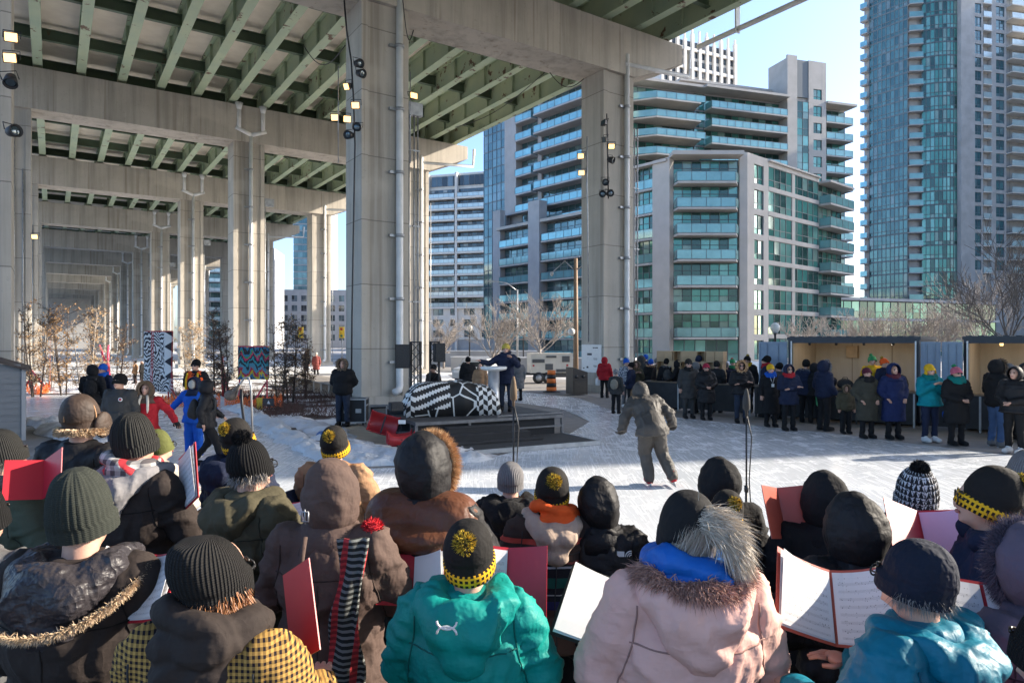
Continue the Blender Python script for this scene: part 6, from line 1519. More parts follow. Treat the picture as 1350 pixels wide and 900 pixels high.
def seam_of(jk):
    if jk not in SEAMS:
        m = Q[jk].copy(); m.name = jk+'_stitching'; SEAMS[jk] = m
        for nd_ in m.node_tree.nodes:
            if nd_.type == 'MIX':
                for s in (6, 7): v = nd_.inputs[s].default_value; nd_.inputs[s].default_value = (v[0]*.45, v[1]*.45, v[2]*.45, 1)
    return SEAMS[jk]
SEAMS = {}
def person(label, loc, yaw, s, pose='stand', jk='black_cloth', puff=.02, hem=.78, tr='black_cloth', boots='black_cloth', skate=False, hat=None, hatm=None, hi=False, seed=0, quilt=0, qs=.1, A=None, fat=.0,
           hood=None, hoodm=None, fur=None, hooddown=None, scarf=None, sm=None, pom=None, group=None, hair=None, glasses=False, pack=None, gloves=False, arm=1.0, big=1.0, width=1.0, tall=0, hoodrot=0, op=50, legs=True, shade=False):
    """one person: a continuous body mesh, clothing and hair as its children"""
    vox = .0135 if hi else .024
    root = obj_of('person', body_mesh(pose, .018), [C('black_cloth') if gloves else SKIN, EYE, LIP] if False else [SKIN, EYE, LIP], None)
    tag(root, label, 'person', group or ('choir singers seen from behind' if hi else 'people watching beside the rink'))
    root.location = loc; root.rotation_euler = (0, 0, math.radians(yaw)); root.scale = (s*width, s*width, s)
    A_ = A*.95 if A is not None else (.012 if hi else .012)
    jm = jk if not isinstance(jk, str) else Q[jk]
    jme = jacket_mesh(pose, puff, hem, vox, seed % 7 if hi else seed % 2, A_, quilt, qs, arm); obj_of('jacket', jme, jm, root)
    if hi and pose == 'folder':
        ln = lambda f, n=26: [f(i/(n-1)) for i in range(n)]; xw = .185+puff*.8
        ps = [ln(lambda t: (-xw*.93+2*xw*.93*t, 1.315-.012*math.sin(t*3.14)+(seed % 5)*.006))]
        if seed % 3: ps.append(ln(lambda t: (.004*math.sin(t*9), .72+.58*t)))
        for q in (-1, 1): ps.append(ln(lambda t: (q*(xw+.012-.05*math.sin(t*1.57)**2), 1.08+.36*t)))
        back_lines(jme, ps, .0032, M['blackmat'] if not isinstance(jk, str) else seam_of(jk), root)
    if legs:
        obj_of('trousers', trouser_mesh(pose, fat, .024), Q[tr], root)
        for sd in (1, -1): obj_of('skate' if skate else 'boot', boot_mesh(pose, sd, skate), [Q[boots], M['galv'] if skate else M['black']], root)
    J = joints(pose)
    if gloves:
        for sd in (1, -1):
            mb = MB(); hand(mb, J[sd]['W'], J[sd]['E'], sd, 1.35); k = ('gl', pose, sd)
            if k not in _cache: _cache[k] = mb.mesh('glove')
            obj_of('glove', _cache[k], Q['black_cloth'], root)
    H = HEADC
    if hat:
        hm = hatm if not isinstance(hatm, str) else Q[hatm]; HH = H+(V(0, 0, .012) if hi else V(0, -.012, .042)); HR = (.2 if hi else .36, 0, 0)
        if hat == 'beanie': ho = obj_of('hat', beanie_mesh(hi), hm, root, HH, HR)
        elif hat == 'rib': ho = obj_of('hat', beanie_mesh(hi, True, .03+tall, 0, 30), hm, root, HH, HR)
        elif hat == 'gather': ho = obj_of('hat', beanie_mesh(hi, True, .05, 0, 34, 9), hm, root, HH, HR)
        elif hat == 'slouch': ho = obj_of('hat', beanie_mesh(hi, False, .04, .06, 0, 5), hm, root, HH, HR)
        elif hat == 'plain': ho = obj_of('hat', beanie_mesh(hi, False, .015), hm, root, HH, HR)
        elif hat == 'team':
            ho = obj_of('hat', beanie_mesh(hi, False, .012, 0, 0), hm, root, HH, HR); obj_of('hat_band', band_mesh(), PT['band'], ho, (0, -.004, -.008), (.22, 0, 0))
        if pom:
            r = .05 if hi else .05; po = obj_of('pompom', pom_mesh(r, 2600 if hi else 160, .0042 if hi else .016), (FUR[pom]+[POMC if pom == 'pom' else FUR[pom][0]]) if pom in FUR else [Q[pom], Q[pom], Q[pom]], ho, (0, -.092, .082) if hat == 'team' and hi else (0, -.03, .11+tall) if hat == 'team' else (0, -.03, .15+tall))
    if hood is not None:
        hm = Q[hoodm] if isinstance(hoodm, str) else (hoodm or jm)
        ho = obj_of('hood', hood_mesh(hi, big, .12 if hood == 'peak' else 0, seed % 5, op), hm, root, H, (math.radians(hoodrot), 0, 0)); solidify(ho, .012)
        if hi:
            sm_ = MB(); R = Vector((.128, .148, .165))*big; c = []
            for i in range(24): a = math.radians(60+(225-60)*i/23); c.append((0, math.cos(a)*R.y*1.03-.015-(math.sin(a)*R.z*.12 if hood == 'peak' and math.sin(a) > 0 else 0), math.sin(a)*R.z*1.035))
            sm_.tube(c, .0045, 6); sm_.build('seam', hm, ho)
        if fur:
            fo = obj_of('fur_trim', with_core(strands(hood_rim(big, op), 7000 if hi else 260, .05 if hi else .07, .0022 if hi else .02, seed, .1, .38), big, op).mesh('fur'), FUR[fur], ho)
    if hooddown:
        ho = obj_of('hood', hood_down_mesh(hi, big, seed % 5), Q[hoodm] if isinstance(hoodm, str) else (hoodm or jm), root)
        if fur:
            hit = drop_on(hood_down_mesh(hi, big, seed % 5), None)
            def cf(rnd):
                a = rnd.uniform(-.2, math.pi+.2); x = math.cos(a)*.20*big; y = -.06-math.sin(a)*.185*big; z = 1.47-math.sin(a)*.11*big
                if hooddown == 'furtop':
                    q = rnd.uniform(.72, 1.08); x = math.cos(a)*.15*big*q; y = -.02-math.sin(a)*.15*big*q; h = hit(x, y); z = h.z if h else 1.47
                    return Vector((x, y, z)), Vector((math.cos(a)*.8, -math.sin(a)*.9, .12))
                return Vector((x, y, z)), Vector((math.cos(a)*.5, -math.sin(a)*.6, .25))
            obj_of('fur_trim', strands(cf, 6000 if hi else 200, (.022 if fur == 'cream' else .040) if hi else .06, .0028 if hi else .016, seed, .35, .4).mesh('fur'), FUR[fur], ho)
    if scarf: obj_of('scarf', scarf_mesh(hi, scarf if not isinstance(scarf, bool) else 1.0, seed % 3), Q[sm] if isinstance(sm, str) else sm, root)
    if hair:
        def cf(rnd):
            a = rnd.uniform(math.pi*.95, math.pi*2.05); return H+Vector((math.cos(a)*.085, math.sin(a)*.085, rnd.uniform(-.04, -.0))), Vector((math.cos(a)*.35, math.sin(a)*.3, -1))
        obj_of('hair', strands(cf, 900 if hi else 120, .055 if hi else .16, .0022 if hi else .014, seed, 0, .22).mesh('hair'), HAIR[hair], root)
    if glasses or shade:
        mb = MB()
        for sd in (-1, 1):
            c = H+V(.034*sd, .105, .01)
            if shade: mb.ell(c, (.027, .006, .02), 10, 6)
            else: mb.tube([c+V(.024*math.cos(t*.628), 0, .018*math.sin(t*.628)) for t in range(11)], .003, 5)
            mb.tube([H+V(.06*sd, .1, .012), H+V(.085*sd, .0, .012)], .003, 5)
        mb.tube([H+V(-.012, .11, .012), H+V(.012, .11, .012)], .003, 5)
        obj_of('glasses', mb.mesh('glasses'), M['black'], root)
    if pack:
        mb = MB(); mb.ell((0, -.2-puff, 1.2), (.15, .09, .22), 14, 10); mb.ell((0, -.27-puff, 1.12), (.11, .05, .11), 12, 8); me = remesh(mb, .022, 4); displace(me, folds(2, .01))
        po = obj_of('backpack', me, Q[pack], root)
        mb = MB()
        for sd in (-1, 1): mb.tube([(.09*sd, -.13-puff, 1.38), (.11*sd, -.02, 1.5), (.12*sd, .12+puff, 1.38), (.14*sd, .13+puff, 1.2), (.15*sd, -.1-puff, 1.05)], .02, 6)
        obj_of('strap', mb.mesh('strap'), M['black'], po)
    return root

# ---------------------------------------------------------------- folders of sheet music
def page_mat():
    m, n, l, b = new_mat('sheet_music'); tc = n.new('ShaderNodeTexCoord'); sx = n.new('ShaderNodeSeparateXYZ'); l.new(tc.outputs['Generated'], sx.inputs[0])
    x, y = sx.outputs[0], sx.outputs[1]
    fy = mth(n, l, 'FRACT', mth(n, l, 'MULTIPLY', y, 9)); inside = mth(n, l, 'MULTIPLY', mth(n, l, 'GREATER_THAN', fy, .32), mth(n, l, 'LESS_THAN', fy, .70))
    ln = mth(n, l, 'LESS_THAN', mth(n, l, 'FRACT', mth(n, l, 'MULTIPLY', fy, 13)), .22)
    st = mth(n, l, 'MULTIPLY', inside, ln)
    vo = n.new('ShaderNodeTexVoronoi'); vo.inputs['Scale'].default_value = 26; l.new(tc.outputs['Generated'], vo.inputs['Vector'])
    nt = mth(n, l, 'MULTIPLY', mth(n, l, 'LESS_THAN', vo.outputs['Distance'], .2), mth(n, l, 'MULTIPLY', mth(n, l, 'GREATER_THAN', fy, .2), mth(n, l, 'LESS_THAN', fy, .85)))
    mg = mth(n, l, 'MULTIPLY', mth(n, l, 'MULTIPLY', mth(n, l, 'GREATER_THAN', x, .07), mth(n, l, 'LESS_THAN', x, .93)), mth(n, l, 'MULTIPLY', mth(n, l, 'GREATER_THAN', y, .05), mth(n, l, 'LESS_THAN', y, .93)))
    k = mth(n, l, 'MULTIPLY', mg, mth(n, l, 'MAXIMUM', mth(n, l, 'MULTIPLY', st, .7), mth(n, l, 'MULTIPLY', nt, .8)))
    l.new(mixc(n, l, k, (.68, .68, .70), (.07, .07, .08)), b.inputs['Base Color']); b.inputs['Roughness'].default_value = .7; return m
PAGE = page_mat(); BLANK = plain('white_paper', (.78, .78, .78), .7, var=.02); PINKP = None
FRED = noisy('red_folder', (.50, .02, .035), (.44, .015, .03), 3, .4, .03); FBLK = plain('black_binder', (.02, .022, .022), .4); FRED2 = noisy('worn_red_folder', (.48, .10, .07), (.42, .08, .05), 3, .4, .03)
def folder(label, px, py, Y, yaw=0, tilt=40, w=.235, h=.31, open_=(12, 12), mat=None, pages='both', roll=0, pm=None, curl=0.0):
    """two hinged covers, the pages lying on them; yaw turns it about the vertical, tilt raises the top edge"""
    c = P(px, py, Y); th = thing('music_folder', label, 'folder', (0, 0, 0), 'music folders held by the singers')
    for sd, op in ((-1, open_[0]), (1, open_[1])):
        if op is None: continue
        a = math.radians(op); ex = Vector((math.cos(a)*sd, 0, math.sin(a))); nrm = Vector((-math.sin(a)*sd, 0, math.cos(a)))
        mb = MB(); k = 6; n2 = 6
        def pt(u, v, o): return ex*(u*w)+V(0, (v-.5)*h, 0)+nrm*(o+curl*u*u*(.3+v))
        def slab(mb, u0, u1, v0, v1, o0, t, mi=0):
            vs = [pt(u0+(u1-u0)*i/k, v0+(v1-v0)*j/n2, o0+q*t) for q in (0, 1) for i in range(k+1) for j in range(n2+1)]; W2 = n2+1; B2 = (k+1)*W2; fs = []
            for i in range(k):
                for j in range(n2):
                    f = (i*W2+j, i*W2+j+1, (i+1)*W2+j+1, (i+1)*W2+j); fs += [f, tuple(x+B2 for x in f[::-1])]
            for i in range(k): fs += [(i*W2, (i+1)*W2, B2+(i+1)*W2, B2+i*W2), (i*W2+n2, B2+i*W2+n2, B2+(i+1)*W2+n2, (i+1)*W2+n2)]
            for j in range(n2): fs += [(j, B2+j, B2+j+1, j+1), (k*W2+j, k*W2+j+1, B2+k*W2+j+1, B2+k*W2+j)]
            mb.add(vs, fs, mi, False)
        slab(mb, 0.003, 1, 0, 1, 0, .004); mb.build('cover', mat or FRED, th, norm=True)
        if pages == 'both' or (pages == 'left' and sd < 0) or (pages == 'right' and sd > 0):
            curl0 = curl
            for q in range(2):
                curl = curl0+(.012+.02*((px+sd*7) % 5)/5)*(q+.4)
                mb = MB(); slab(mb, .03+.01*q, .95-.015*q, .03+.012*q, .96-.02*q, .005+.0035*q, .0015); mb.build('sheet_music', pm or PAGE, th, norm=True)
    th.location = c; th.rotation_euler = (Matrix.Rotation(math.radians(yaw), 3, 'Z') @ Matrix.Rotation(math.radians(roll), 3, 'Y') @ Matrix.Rotation(math.radians(tilt), 3, 'X')).to_euler()
    return th
# ---------------------------------------------------------------- the choir, seen from behind
RISER = .25
HEADS = .93
def choir(px, ty, wpx, label, yaw=0, base=RISER, w0=.225, top=1.765, dpx=0, **k):
    w0 *= 1.07; k.setdefault('width', 1.04); A = F*w0/(wpx*top); kk = (ty-CY)/F
    Y = A*(HC-base)/(1+A*kk); z = HC-kk*Y; s = (z-base)/top
    k.setdefault('pose', 'folder'); k.setdefault('A', .012)
    r = person(label, Vector(((px-CX)/F*Y, Y-.0, base)), yaw, s, hi=True, seed=px, legs=True, **k)
    return r
rs = thing('choir_riser', 'low wooden choir riser under the rear rows of singers', 'riser', (0, 2.2, 0))
mb = MB(); mb.box(-5.5, 1.0, -1.5, 3.35, RISER-.05, RISER-.002); mb.box(1.002, 4.5, -1.5, 2.78, RISER-.05, RISER-.002); mb.box(-5.5, -.9, 3.352, 5.6, RISER-.05, RISER-.002); mb.build('deck', M['counter'], rs)
mb = MB()
for x in (-5.4, -3, -1, 2, 4.3):
    for y in (-1.4, 1, 2.65)+((5.5,) if x < -.9 else ()): mb.box(x, x+.08, y, y+.08, 0, RISER-.05)
mb.build('leg', M['galv'], rs)
TW, HW = .235, .275
# left part
choir(0, 566, 60, 'singer in a black beanie and army green jacket at the left edge', -25, jk='army_green_cloth', puff=.03, hat='beanie', hatm=KN['charcoal'], hooddown=True, hoodm='grey_cloth', big=.85, hair='grey')
r = choir(107, 523, 56, 'singer in a brown leather trapper hat with sheepskin trim', -12, jk='black_nylon', puff=.035, hat='plain', hatm='dark_leather', w0=.225)
def sherpa(r):
    def cf(rnd):
        a = rnd.uniform(0, 6.283); return HEADC+Vector((math.cos(a)*.108, math.sin(a)*.122, -.055+rnd.uniform(-.02, .015))), Vector((math.cos(a), math.sin(a), -.3))
    h = [c for c in r.children if c.name.startswith('hat')][0]
    o = obj_of('sheepskin_trim', strands(cf, 3500, .024, .006, 4).mesh('trim'), FUR['cream'], r)
    mb = MB()
    mb.ell((.104, .03, -.03), (.02, .06, .075), 14, 10)
    obj_of('ear_flap', mb.mesh('flap'), Q['dark_leather'], r, HEADC)
    mb = MB()
    for a in (0, 1.57): mb.tube([(.0985*math.cos(t)*math.cos(a), .0985*1.12*math.cos(t)*math.sin(a)-.014, max(0, .137*math.sin(t)**.92)) for t in [math.pi*i/20 for i in range(21)]], .004, 5)
    obj_of('seam', mb.mesh('seam'), Q['tan_cloth'], r, HEADC)
sherpa(r)
choir(209, 568, 38, 'singer in an olive cap and cream collar hidden behind the plaid scarf', -30, jk='cream_cloth', puff=.03, hat='plain', hatm=C('olive_knit', (.10, .11, .03)), glasses=True)
r = choir(177, 551, 62, 'singer in a charcoal beanie, grey plaid scarf and brown jacket', -14, jk='dark_brown_cloth', puff=.028, hat='rib', hatm=KN['charcoal'], scarf=.8, sm=PT['plaid'], hooddown=True, hoodm='grey_fleece', big=.9)
choir(312, 553, 50, 'singer in a black hat with a yellow pompom and a navy hooded coat', -25, jk='navy_cloth', puff=.04, hat='team', hatm=KN['jersey'], pom='pom', w0=TW, hooddown=True)
choir(329, 580, 64, 'singer in a black bobble hat and olive puffer jacket', -30, jk='olive_cloth', puff=.05, quilt=.012, qs=.13, hat='plain', hatm=KN['black'], pom='black_cloth', glasses=True, hooddown=True, top=1.775, hair='grey')
choir(441, 563, 46, 'singer in a tan coat and black hat with a yellow pompom', -8, jk='tan_cloth', puff=.04, hat='team', hatm=KN['jersey'], pom='pom', w0=TW)
r = choir(437, 600, 88, 'singer in a brown hooded coat with a striped scarf hanging down the back', -4, jk='brown_cloth', puff=.045, hood='peak', hoodm='brown_cloth', w0=HW, top=1.81, A=.014)
def hang_scarf(r):
    mb = MB(); nx, nz_ = 8, 40; vs = []
    for i in range(nz_+1):
        for j in range(nx+1):
            u = j/nx-.5; v = i/nz_; z = 1.50-v*.62
            vs.append((.145+u*(.12-.03*math.sin(v*5))+.01*math.sin(v*9)-.03*v, -.178-.035*math.sin(min(1, v*2.2)*1.57)-.012*math.cos(u*9)+.012*math.sin(v*14+u*4), z))
    W2 = nx+1; mb.add(vs, [(i*W2+j, i*W2+j+1, (i+1)*W2+j+1, (i+1)*W2+j) for i in range(nz_) for j in range(nx)], 0, True)
    o = obj_of('scarf', mb.mesh('scarf'), PT['striped_scarf'], r); solidify(o, .014)
    def cf(rnd): return Vector((.125+rnd.uniform(-.05, .05), -.222, .885+rnd.uniform(0, .02))), Vector((.0, -.05, -1))
    obj_of('fringe', strands(cf, 300, .10, .006, 2, .1).mesh('fringe'), [Q['black_cloth'], FUR['red'][0]], o)
    p = obj_of('wool_flower', pom_mesh(.05, 900, .006), FUR['red']+[FUR['red'][0]], r, (.185, -.03, 1.50))
    mb = MB(); mb.tube([(-.014, 0, -.02), (.014, 0, -.02), (.014, 0, .02), (-.014, 0, .02), (-.014, 0, -.02)], .0035, 6); mb.tube([(0, 0, -.03), (0, 0, .03)], .003, 6)
    b = obj_of('buckle', mb.mesh('buckle'), M['galv'], r, (-.05, -.172, 1.585))
    mb = MB(); mb.tube([(-.05, -.17, 1.50), (-.05, -.205, 1.42), (-.06, -.215, 1.30)], .012, 6); obj_of('strap', mb.mesh('strap'), Q['brown_cloth'], r)
hang_scarf(r)
r = choir(560, 566, 90, 'singer in a black puffer with brown leather yoke and a fur edged hood', -18, jk='black_nylon', puff=.055, quilt=.012, qs=.14, hood='round', hoodm='black_nylon', fur='tan', w0=.30, top=1.82, big=1.06)
def yoke(r):
    me = remesh(yk(), .0135, 4)
    obj_of('leather_yoke', me, Q['brown_leather'], r)
def yk():
    mb = MB(); mb.cap((-.14, -.02, 1.41), (.14, -.02, 1.41), .137, .137); mb.ell((0, -.035, 1.35), (.268, .21, .09)); return mb
yoke(r)
choir(107, 617, 92, 'singer in a tall ribbed grey green beanie with a shiny black hood folded down', 0, jk='dark_brown_cloth', puff=.06, hat='gather', hatm=KN['ribbed'], hooddown=True, hoodm=C('shiny_nylon', (.045, .04, .045), rough=.4, bs=.75), fur='cream', big=1.15, top=1.81)
choir(281, 692, 112, 'singer in a slouchy black beanie, thick dark scarf and mustard houndstooth coat', -8, jk=PT['houndstooth'], puff=.035, hat='slouch', hatm=KN['slouch'], scarf=1.08, sm='dark_brown_cloth', hair='ginger', glasses=True, w0=.225, top=1.795)
# right part
choir(673, 611, 44, 'singer in a heather grey beanie and black hooded jacket', 0, base=0, jk='black_cloth', puff=.05, hat='plain', hatm=KN['grey'], hooddown=True, big=1.2, A=.016)
choir(728, 618, 58, 'singer in a striped blanket jacket with a beige hood and yellow pompom hat', 3, base=0, jk=PT['blanket'], puff=.03, hat='team', hatm=KN['jersey'], pom='pom', w0=TW, hooddown=True, hoodm='beige_cloth', big=.92, scarf=.8, sm='orange_cloth')
r = choir(790, 628, 62, 'singer in a black padded hood and jacket with a small white emblem', -4, base=0, jk='black_nylon', puff=.04, hood='round', w0=.262, top=1.80, A=.014)
def emblem(r, x, y, z, kind, sc=1.0, ry=0.0):
    mb = MB()
    if kind == 'arcs':
        for q in range(3):
            R0_ = .012+.011*q; pts = [(-R0_*math.cos(t), 0, R0_*math.sin(t)) for t in [i*math.pi/2/8 for i in range(9)]]
            mb.tube([(p[0]*sc+.03*sc, p[1], p[2]*sc) for p in pts], .0035*sc, 4)
        mb.box(-.05*sc, -.01*sc, -.002, .002, 0, .03*sc)
    else:
        for sd in (-1, 1):
            mb.tube([(.034*math.cos(t)*sc, 0, sd*(.022-.027*math.sin(t))*sc) for t in [i*math.pi/8 for i in range(9)]], .0042*sc, 4)
    o = mb.mesh('emblem'); e = obj_of('emblem', o, M['white'], r, (x, y, z), (0, ry, 0))
emblem(r, .14, -.135, 1.37, 'arcs')
choir(948, 602, 60, 'singer in a plain black hood standing left of the microphone', 8, base=0, jk='black_cloth', puff=.05, hood='peak', w0=.262, top=1.80)
choir(958, 648, 54, 'singer in a black fur collared jacket and yellow pompom hat behind the ponytail', 10, base=0, jk='black_cloth', puff=.045, hat='team', hatm=KN['jersey'], pom='pom', w0=TW, hooddown='furtop', hoodm='black_cloth', fur='black')
choir(1088, 620, 68, 'singer in a black hood beside the two raised red covers', -10, base=0, jk='black_cloth', puff=.05, hood='peak', w0=.262, top=1.80)
choir(1128, 650, 88, 'singer in a large black quilted hood, nearest of the hooded singers', 0, base=0, jk='black_nylon', puff=.05, hood='round', w0=.275, top=1.80, A=.016, big=1.03)
r = choir(1208, 613, 62, 'singer in a black and white patterned bobble hat with a grey fur collar', -12, base=0, jk='black_cloth', puff=.045, hat='rib', hatm=PT['nordic'], pom='black_cloth', hooddown='furtop', hoodm='grey_cloth', fur='grey', top=1.80)
r = choir(618, 688, 86, 'singer in a bright teal jacket and black hat with a yellow pompom', -6, jk='teal_cloth', puff=.04, hat='team', hatm=KN['jersey'], pom='pom', w0=TW, hooddown=True, hoodm='teal_cloth', big=1.15, A=.015)
emblem(r, -.03, -.262, 1.47, 'arms', 1.0)
r = choir(906, 652, 84, 'singer in a pink parka and blue collar with a silver blond ponytail', 4, jk='pink_cloth', puff=.055, quilt=.006, qs=.17, hat='plain', hatm='black_cloth', hooddown='furtop', hoodm='pink_cloth', fur='pink', big=1.15, scarf=1.12, sm='blue_cloth', w0=.20)
def ponytail(r):
    rnd = random.Random(2)
    def cf(rnd):
        t = rnd.random(); a = rnd.uniform(0, 6.28); q = rnd.uniform(0, .042)
        c = Vector((.025+.085*t, -.10-.035*math.sin(t*2.6), 1.70+.02*math.sin(t*3)-.10*t*t)); return c+Vector((math.cos(a)*q, math.sin(a)*q*.7, math.sin(a)*q)), Vector((.55-.1*t, -.3*(1-t), .1-1.2*t))
    o = obj_of('hair', strands(cf, 6000, .085, .0022, 6, .15, .22).mesh('ponytail'), HAIR['blond'], r)
    def cf2(rnd):
        a = rnd.uniform(math.pi*.98, math.pi*2.02); t = rnd.random(); return HEADC+Vector((math.cos(a)*.092, math.sin(a)*.1, -.07+.02*t)), Vector((-math.cos(a)*.3+.05, -.35, .75))
    obj_of('hair', strands(cf2, 2200, .11, .0022, 7, 0, .07).mesh('hair'), HAIR['blond'], r)
ponytail(r)
r = choir(1211, 712, 100, 'singer in a navy fleece beanie, glasses and peacock blue puffer, turned left', 32, jk='peacock_cloth', puff=.055, quilt=.012, qs=.11, hat='beanie', hatm=Q['navy_fleece'], glasses=True, hair='grey', hooddown=True, hoodm='peacock_cloth', big=.9)
jm_ = [c_ for c_ in r.children if c_.name.startswith('jacket')][0].data; ln_ = lambda f: [f(i_/29) for i_ in range(30)]
back_lines(jm_, [ln_(lambda t: (-.23+.46*t, 1.36-.10*math.sin(t*3.14))), ln_(lambda t: (.0, .75+.50*t))], .0065, M['black'], r)
choir(1308, 618, 82, 'singer with auburn hair, a wide yellow hat band and navy fur collared coat', 62, jk='navy_cloth', puff=.05, hat='team', hatm=KN['jersey'], pom='pom', w0=.235, hooddown='furtop', hoodm='navy_cloth', fur='brown', hair='auburn', glasses=True)
choir(1372, 690, 110, 'singer in a violet grey fur hood cut off by the right edge', 10, jk='purple_grey', puff=.05, hood='round', hoodm='purple_grey', fur='purple', w0=.27, top=1.80)
choir(1356, 596, 60, 'singer in a grey beanie at the right edge behind the fur hood', 0, base=0, jk='charcoal_cloth', puff=.04, hat='plain', hatm=KN['grey'])
choir(-30, 640, 80, 'singer in a grey coat cut off by the left edge', 0, jk='grey_cloth', puff=.045, hat='plain', hatm=KN['black'])
choir(1400, 800, 120, 'singer in a red jacket at the bottom right corner', 15, jk='red_cloth', puff=.04, hat='plain', hatm=KN['black'])

HEADS = 1.0
# ---------------------------------------------------------------- folders
folder('red folder held open by the singer in army green', 58, 632, 3.3, 30, 58, open_=(12, 60), pages=None, w=.16, h=.2)
folder('red folder with white pages beside the plaid scarf', 238, 640, 3.6, 30, 55, open_=(None, 70), pages='right', w=.2)
folder('white sheets held below the tall ribbed beanie', 186, 775, 2.3, -10, 45, open_=(10, 12), pages='both', w=.17, h=.24, mat=FRED)
folder('red folder edge rising beside the houndstooth coat', 380, 815, 2.05, -15, 66, open_=(None, 20), pages=None, w=.15, h=.26, roll=-25)
folder('red folder corner behind the brown hooded coat', 510, 730, 3.2, -10, 65, open_=(None, 25), pages=None, w=.13, h=.26, roll=-20)
folder('red folder lying open left of the teal jacket', 545, 765, 2.9, 4, 50, open_=(14, 22), pages='right', w=.15, h=.22, pm=BLANK)
folder('dark red folder standing right of the yellow pompom with a music sheet', 668, 775, 2.75, -6, 60, open_=(20, 10), pages='left', w=.17, h=.32)
folder('black binder holding a plain white page before the pink parka', 826, 815, 2.4, -20, 32, open_=(6, None), pages='left', w=.24, h=.3, mat=FBLK, pm=BLANK, roll=6)
folder('raised red covers held by the hooded singer near the right microphone', 1030, 676, 3.7, 12, 70, open_=(40, 25), pages=None, w=.24, h=.27, mat=FRED2)
folder('large worn red folder with loose music sheets before the peacock puffer', 1098, 800, 2.35, -12, 42, open_=(10, 14), pages='both', w=.21, h=.28, mat=FRED2, roll=8, curl=.04)
folder('red folder with a pink lyric sheet below the patterned bobble hat', 1216, 708, 3.1, -15, 50, open_=(35, 12), pages='right', w=.2, h=.26, pm=plain('pink_paper', (.75, .45, .6), .7, var=.03))
folder('open music pages at the lower right beside the peacock puffer', 1305, 825, 2.2, -20, 45, open_=(8, 10), pages='both', w=.22, h=.3)
folder('white sheet held under the brown hood', 372, 690, 3.7, -5, 50, open_=(10, 10), pages='both', w=.17, h=.24)
# ---------------------------------------------------------------- people on the ice, the stage and along the containers
def far(px, fy, label, yaw=180, h=1.75, z=0.02, Y=None, **k):
    """stands where the pixel row fy meets the ground; yaw 180 faces us"""
    p = G(px, fy, z) if Y is None else Vector(((px-CX)/F*Y, Y, z))
    k.setdefault('seed', px); k.setdefault('width', 1.1); return person(label, p, yaw, h/1.78, **k)
def bagged(r, side, mat, z=.62, sz=(.13, .06, .17), name='shopping bag', label=''):
    J = joints('carry')[side]; s = r.scale[0]; R = Matrix.Rotation(r.rotation_euler.z, 3, 'Z'); w_ = r.location+R @ (Vector((J['W'].x+.02*side, J['W'].y+.08, z))*s)
    mb = MB(); mb.lathe((0, 0, 0), [(sz[0]*.8, 0), (sz[0], .05), (sz[0]*1.05, sz[2]*1.3), (sz[0]*.85, sz[2]*2)], 12, 0, None, True, (1, sz[1]/sz[0]))
    for i, v in enumerate(mb.v): f = 1+.1*noise.noise(Vector(v)*9); mb.v[i] = (v[0]*f, v[1]*f, v[2])
    mb.tube([(-.05, 0, sz[2]*1.95), (-.03, 0, sz[2]*2.6), (.03, 0, sz[2]*2.6), (.05, 0, sz[2]*1.95)], .008, 5)
    o = mb.build('shopping_bag', mat); o.location = w_-V(0, 0, sz[2]); tag(o, label, 'bag')
# skater bending forward on the ice
sk = G(866, 641, .016)
def leaning(label, loc, yaw, s, lean, pose, jk, tr, puff):
    """a figure with the whole trunk pitched forward about the hips"""
    POSES['lean'] = dict(E=(.36, .05, 1.18), W=(.40, .24, .98), E2=(-.36, .05, 1.18), W2=(-.44, .22, .98), legs=(((.16, .14, .50), (.24, -.08, .15)), ((-.10, .18, .50), (-.09, .06, .13))))
    def bend(me):
        for v in me.vertices:
            c = v.co; f = max(0, min(1, (c.z-.86)/.16)); a = lean*f
            y, z = c.y, c.z-.92; v.co = (c.x, y*math.cos(a)+z*math.sin(a), .92-y*math.sin(a)+z*math.cos(a)) if f > 0 else c
        me.update(); return me
    r = obj_of('person', bend(body_mesh('lean', .018).copy()), [Q['black_cloth'], EYE, LIP], None); tag(r, label, 'person', 'skaters on the ice'); r.location = loc; r.rotation_euler = (0, math.radians(-5), math.radians(yaw)); r.scale = (s, s, s)
    obj_of('jacket', bend(jacket_mesh('lean', puff, .80, .016, 2, .014, .007, .12).copy()), Q[jk], r)
    obj_of('trousers', trouser_mesh('lean', .03, .018), Q[tr], r)
    for sd in (1, -1): obj_of('skate', boot_mesh('lean', sd, True), [Q['red_cloth'], M['galv']], r)
    J = joints('lean')
    for sd in (1, -1): mb = MB(); hand(mb, J[sd]['W'], J[sd]['E'], sd, 1.4); obj_of('glove', bend(mb.mesh('glove')), Q['black_cloth'], r)
    q = Vector((0, HEADC.y*math.cos(lean)+(HEADC.z-.92)*math.sin(lean), .92-HEADC.y*math.sin(lean)+(HEADC.z-.92)*math.cos(lean)))
    ho = obj_of('hood', hood_mesh(True, 1.02, 0, 3), Q[jk], r, q, (-lean*.8, 0, 0)); solidify(ho, .012)
    obj_of('fur_trim', strands(hood_rim(1.02), 900, .05, .007, 3).mesh('fur'), FUR['brown'], ho)
    return r
leaning('skater in a taupe parka and trousers bending forward alone on the ice', sk, 4, 1.09, .78, 'lean', 'taupe_cloth', 'taupe_cloth', .05)

